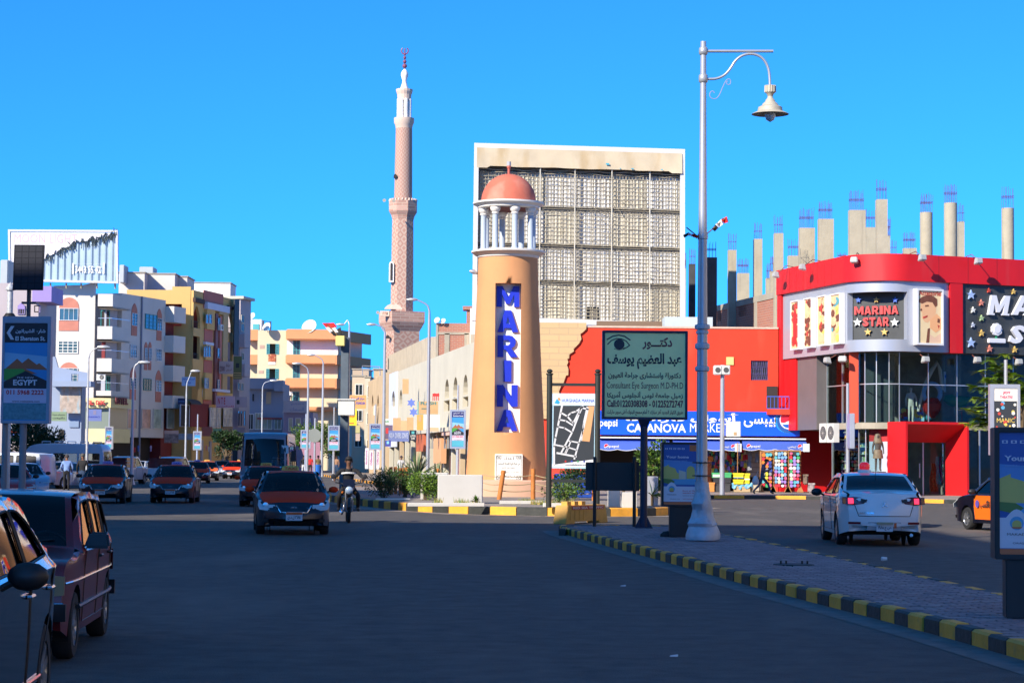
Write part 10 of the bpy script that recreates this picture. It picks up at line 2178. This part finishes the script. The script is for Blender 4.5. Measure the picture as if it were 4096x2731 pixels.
gbox('yellow_crate',690,840,1090,1160,.4,.5,B_y,'upper yellow crate directly right of the silver loudspeaker pole',prints=[(0,1,0,.12,M_bag['light blue'])]);gbox('yellow_crate',690,840,1185,1255,.4,.5,B_y,'lower yellow crate directly right of the silver loudspeaker pole');gbox('yellow_crate',848,930,1095,1250,.35,.5,B_y,'tall yellow crate beside the walking man',prints=[(0,1,.4,.52,M_white)])
gbox('cardboard_box',700,940,1290,1395,.35,.5,mat('cardboard',(.50,.36,.20),.8,0,.1,4),'brown cardboard box under the blue cloth');gbox('orange_box',275,405,1230,1385,.3,.5,B_o,'plain orange box at the foot of the carpets');gbox('cardboard_sack',960,1090,1230,1395,.3,.3,mat('sack_cream',(.55,.46,.34),.9),'cream sack standing behind the walking man','sack',.08)
gbox('stacked_bags',1730,1800,1110,1260,-.3,.4,mat('bag_brown',(.22,.16,.12),.9,0,.4,6),'brown bundles stacked right of the racks','bundle',.06);gbox('stacked_bags',1805,1900,1240,1390,-.3,.4,mat('bag_grey_pattern',(.35,.30,.30),.9,0,.5,8),'grey patterned bundles by the dark alley','bundle',.06)
mb=MB();a,b=gr_(650,1330),gr_(960,1240)
for i in range(15):
 for j in range(5):u=a[0]+(b[0]-a[0])*i/14;mb.v.append(GF.pt(u,b[1]-(b[1]-a[1])*j/4*(.7+.3*sin(i*1.4))+.04*sin(i*2),.30+.10*j/4+.04*sin(i*1.9+j)))
for i in range(14):
 for j in range(4):k=i*5+j;mb.f.append((k,k+5,k+6,k+1));mb.m.append(0)
tag(mb.build('blue_cloth',mat('tarp_blue',(.16,.42,.62),.7),smooth=60,fixn=False),'crumpled light blue cloth draped over the cardboard box','cloth')
mb=MB();a,b=gr_(262,1225),gr_(350,905);n=16
for i in range(n+1):u=a[0]+(b[0]-a[0])*i/n;d=.1*sin(i*2.2);mb.v+=[GF.pt(u,a[1],.2+d),GF.pt(u,b[1],.2+d)]
for i in range(n):mb.f.append((2*i,2*i+2,2*i+3,2*i+1));mb.m.append(0)
tag(mb.build('hanging_carpet',mat('carpet_brown',(.22,.06,.03),.9,0,.6,8,stain=((.6,.3,.12),(8,8,8),.56,.9)),smooth=40,fixn=False),'brown patterned carpet hanging left of the green cartons','carpet')
# goods hanging in the shade of the shop
SH=Fr((0,112.4+1),(1,0));rr=random.Random(9);cc=['red','cream','green','black','dark blue','grey','orange','yellow','violet','turquoise']
mbs={}
for k in range(230):
 x=rr.uniform(262,1080);y=rr.uniform(690,1060)
 if 890<x<1080:continue
 p=SH.uv(*z12(x,y));w_,h_=rr.uniform(.05,.11),rr.uniform(.08,.18);mb=mbs.setdefault(rr.choice(cc),MB());SH.plate(mb,[[(p[0]-w_,p[1]-h_),(p[0]+w_,p[1]-h_),(p[0]+w_*.6,p[1]+h_),(p[0]-w_*.6,p[1]+h_)]],0,rr.uniform(.03,.3))
ws=thing('wall_goods','souvenirs hanging densely on the shaded back wall of the market','goods',SH.pt(SH.uv(*z12(600,1000))[0],.2,0))
for n_,mb in mbs.items():mb.build('hanging_goods',M_bag[n_],ws,kind='stuff')
for i,(x,y)in enumerate(((930,830),(1035,860),(925,980))):p=SH.uv(*z12(x,y),1.0);tag(SH.P(([[(p[0]-.1,p[1]-.25),(p[0]+.12,p[1]-.2),(p[0]+.08,p[1]+.22),(p[0],p[1]+.3),(p[0]-.08,p[1]+.2)]],.95,1.03,),'hanging_bag',M_bag['grey']),('upper left','upper right','lower')[i]+' dark cloth bag on the white slatted wall','bag')
p=XG(2950,111.2,.16);tag(LT(((p.x,111.2,0),[(.02,.16),(.02,2.7)],6),'awning_pole',M_rack),'thin brown pole holding the end of the middle awning','pole')
for i,x in enumerate((470,550)):q=FL.uv(*zq(x+20,965),.8);ac_unit(FL,q[0],q[1],.45,('left','right')[i]+' one of two air conditioners under the grey panel of the red shop',.8,.95)
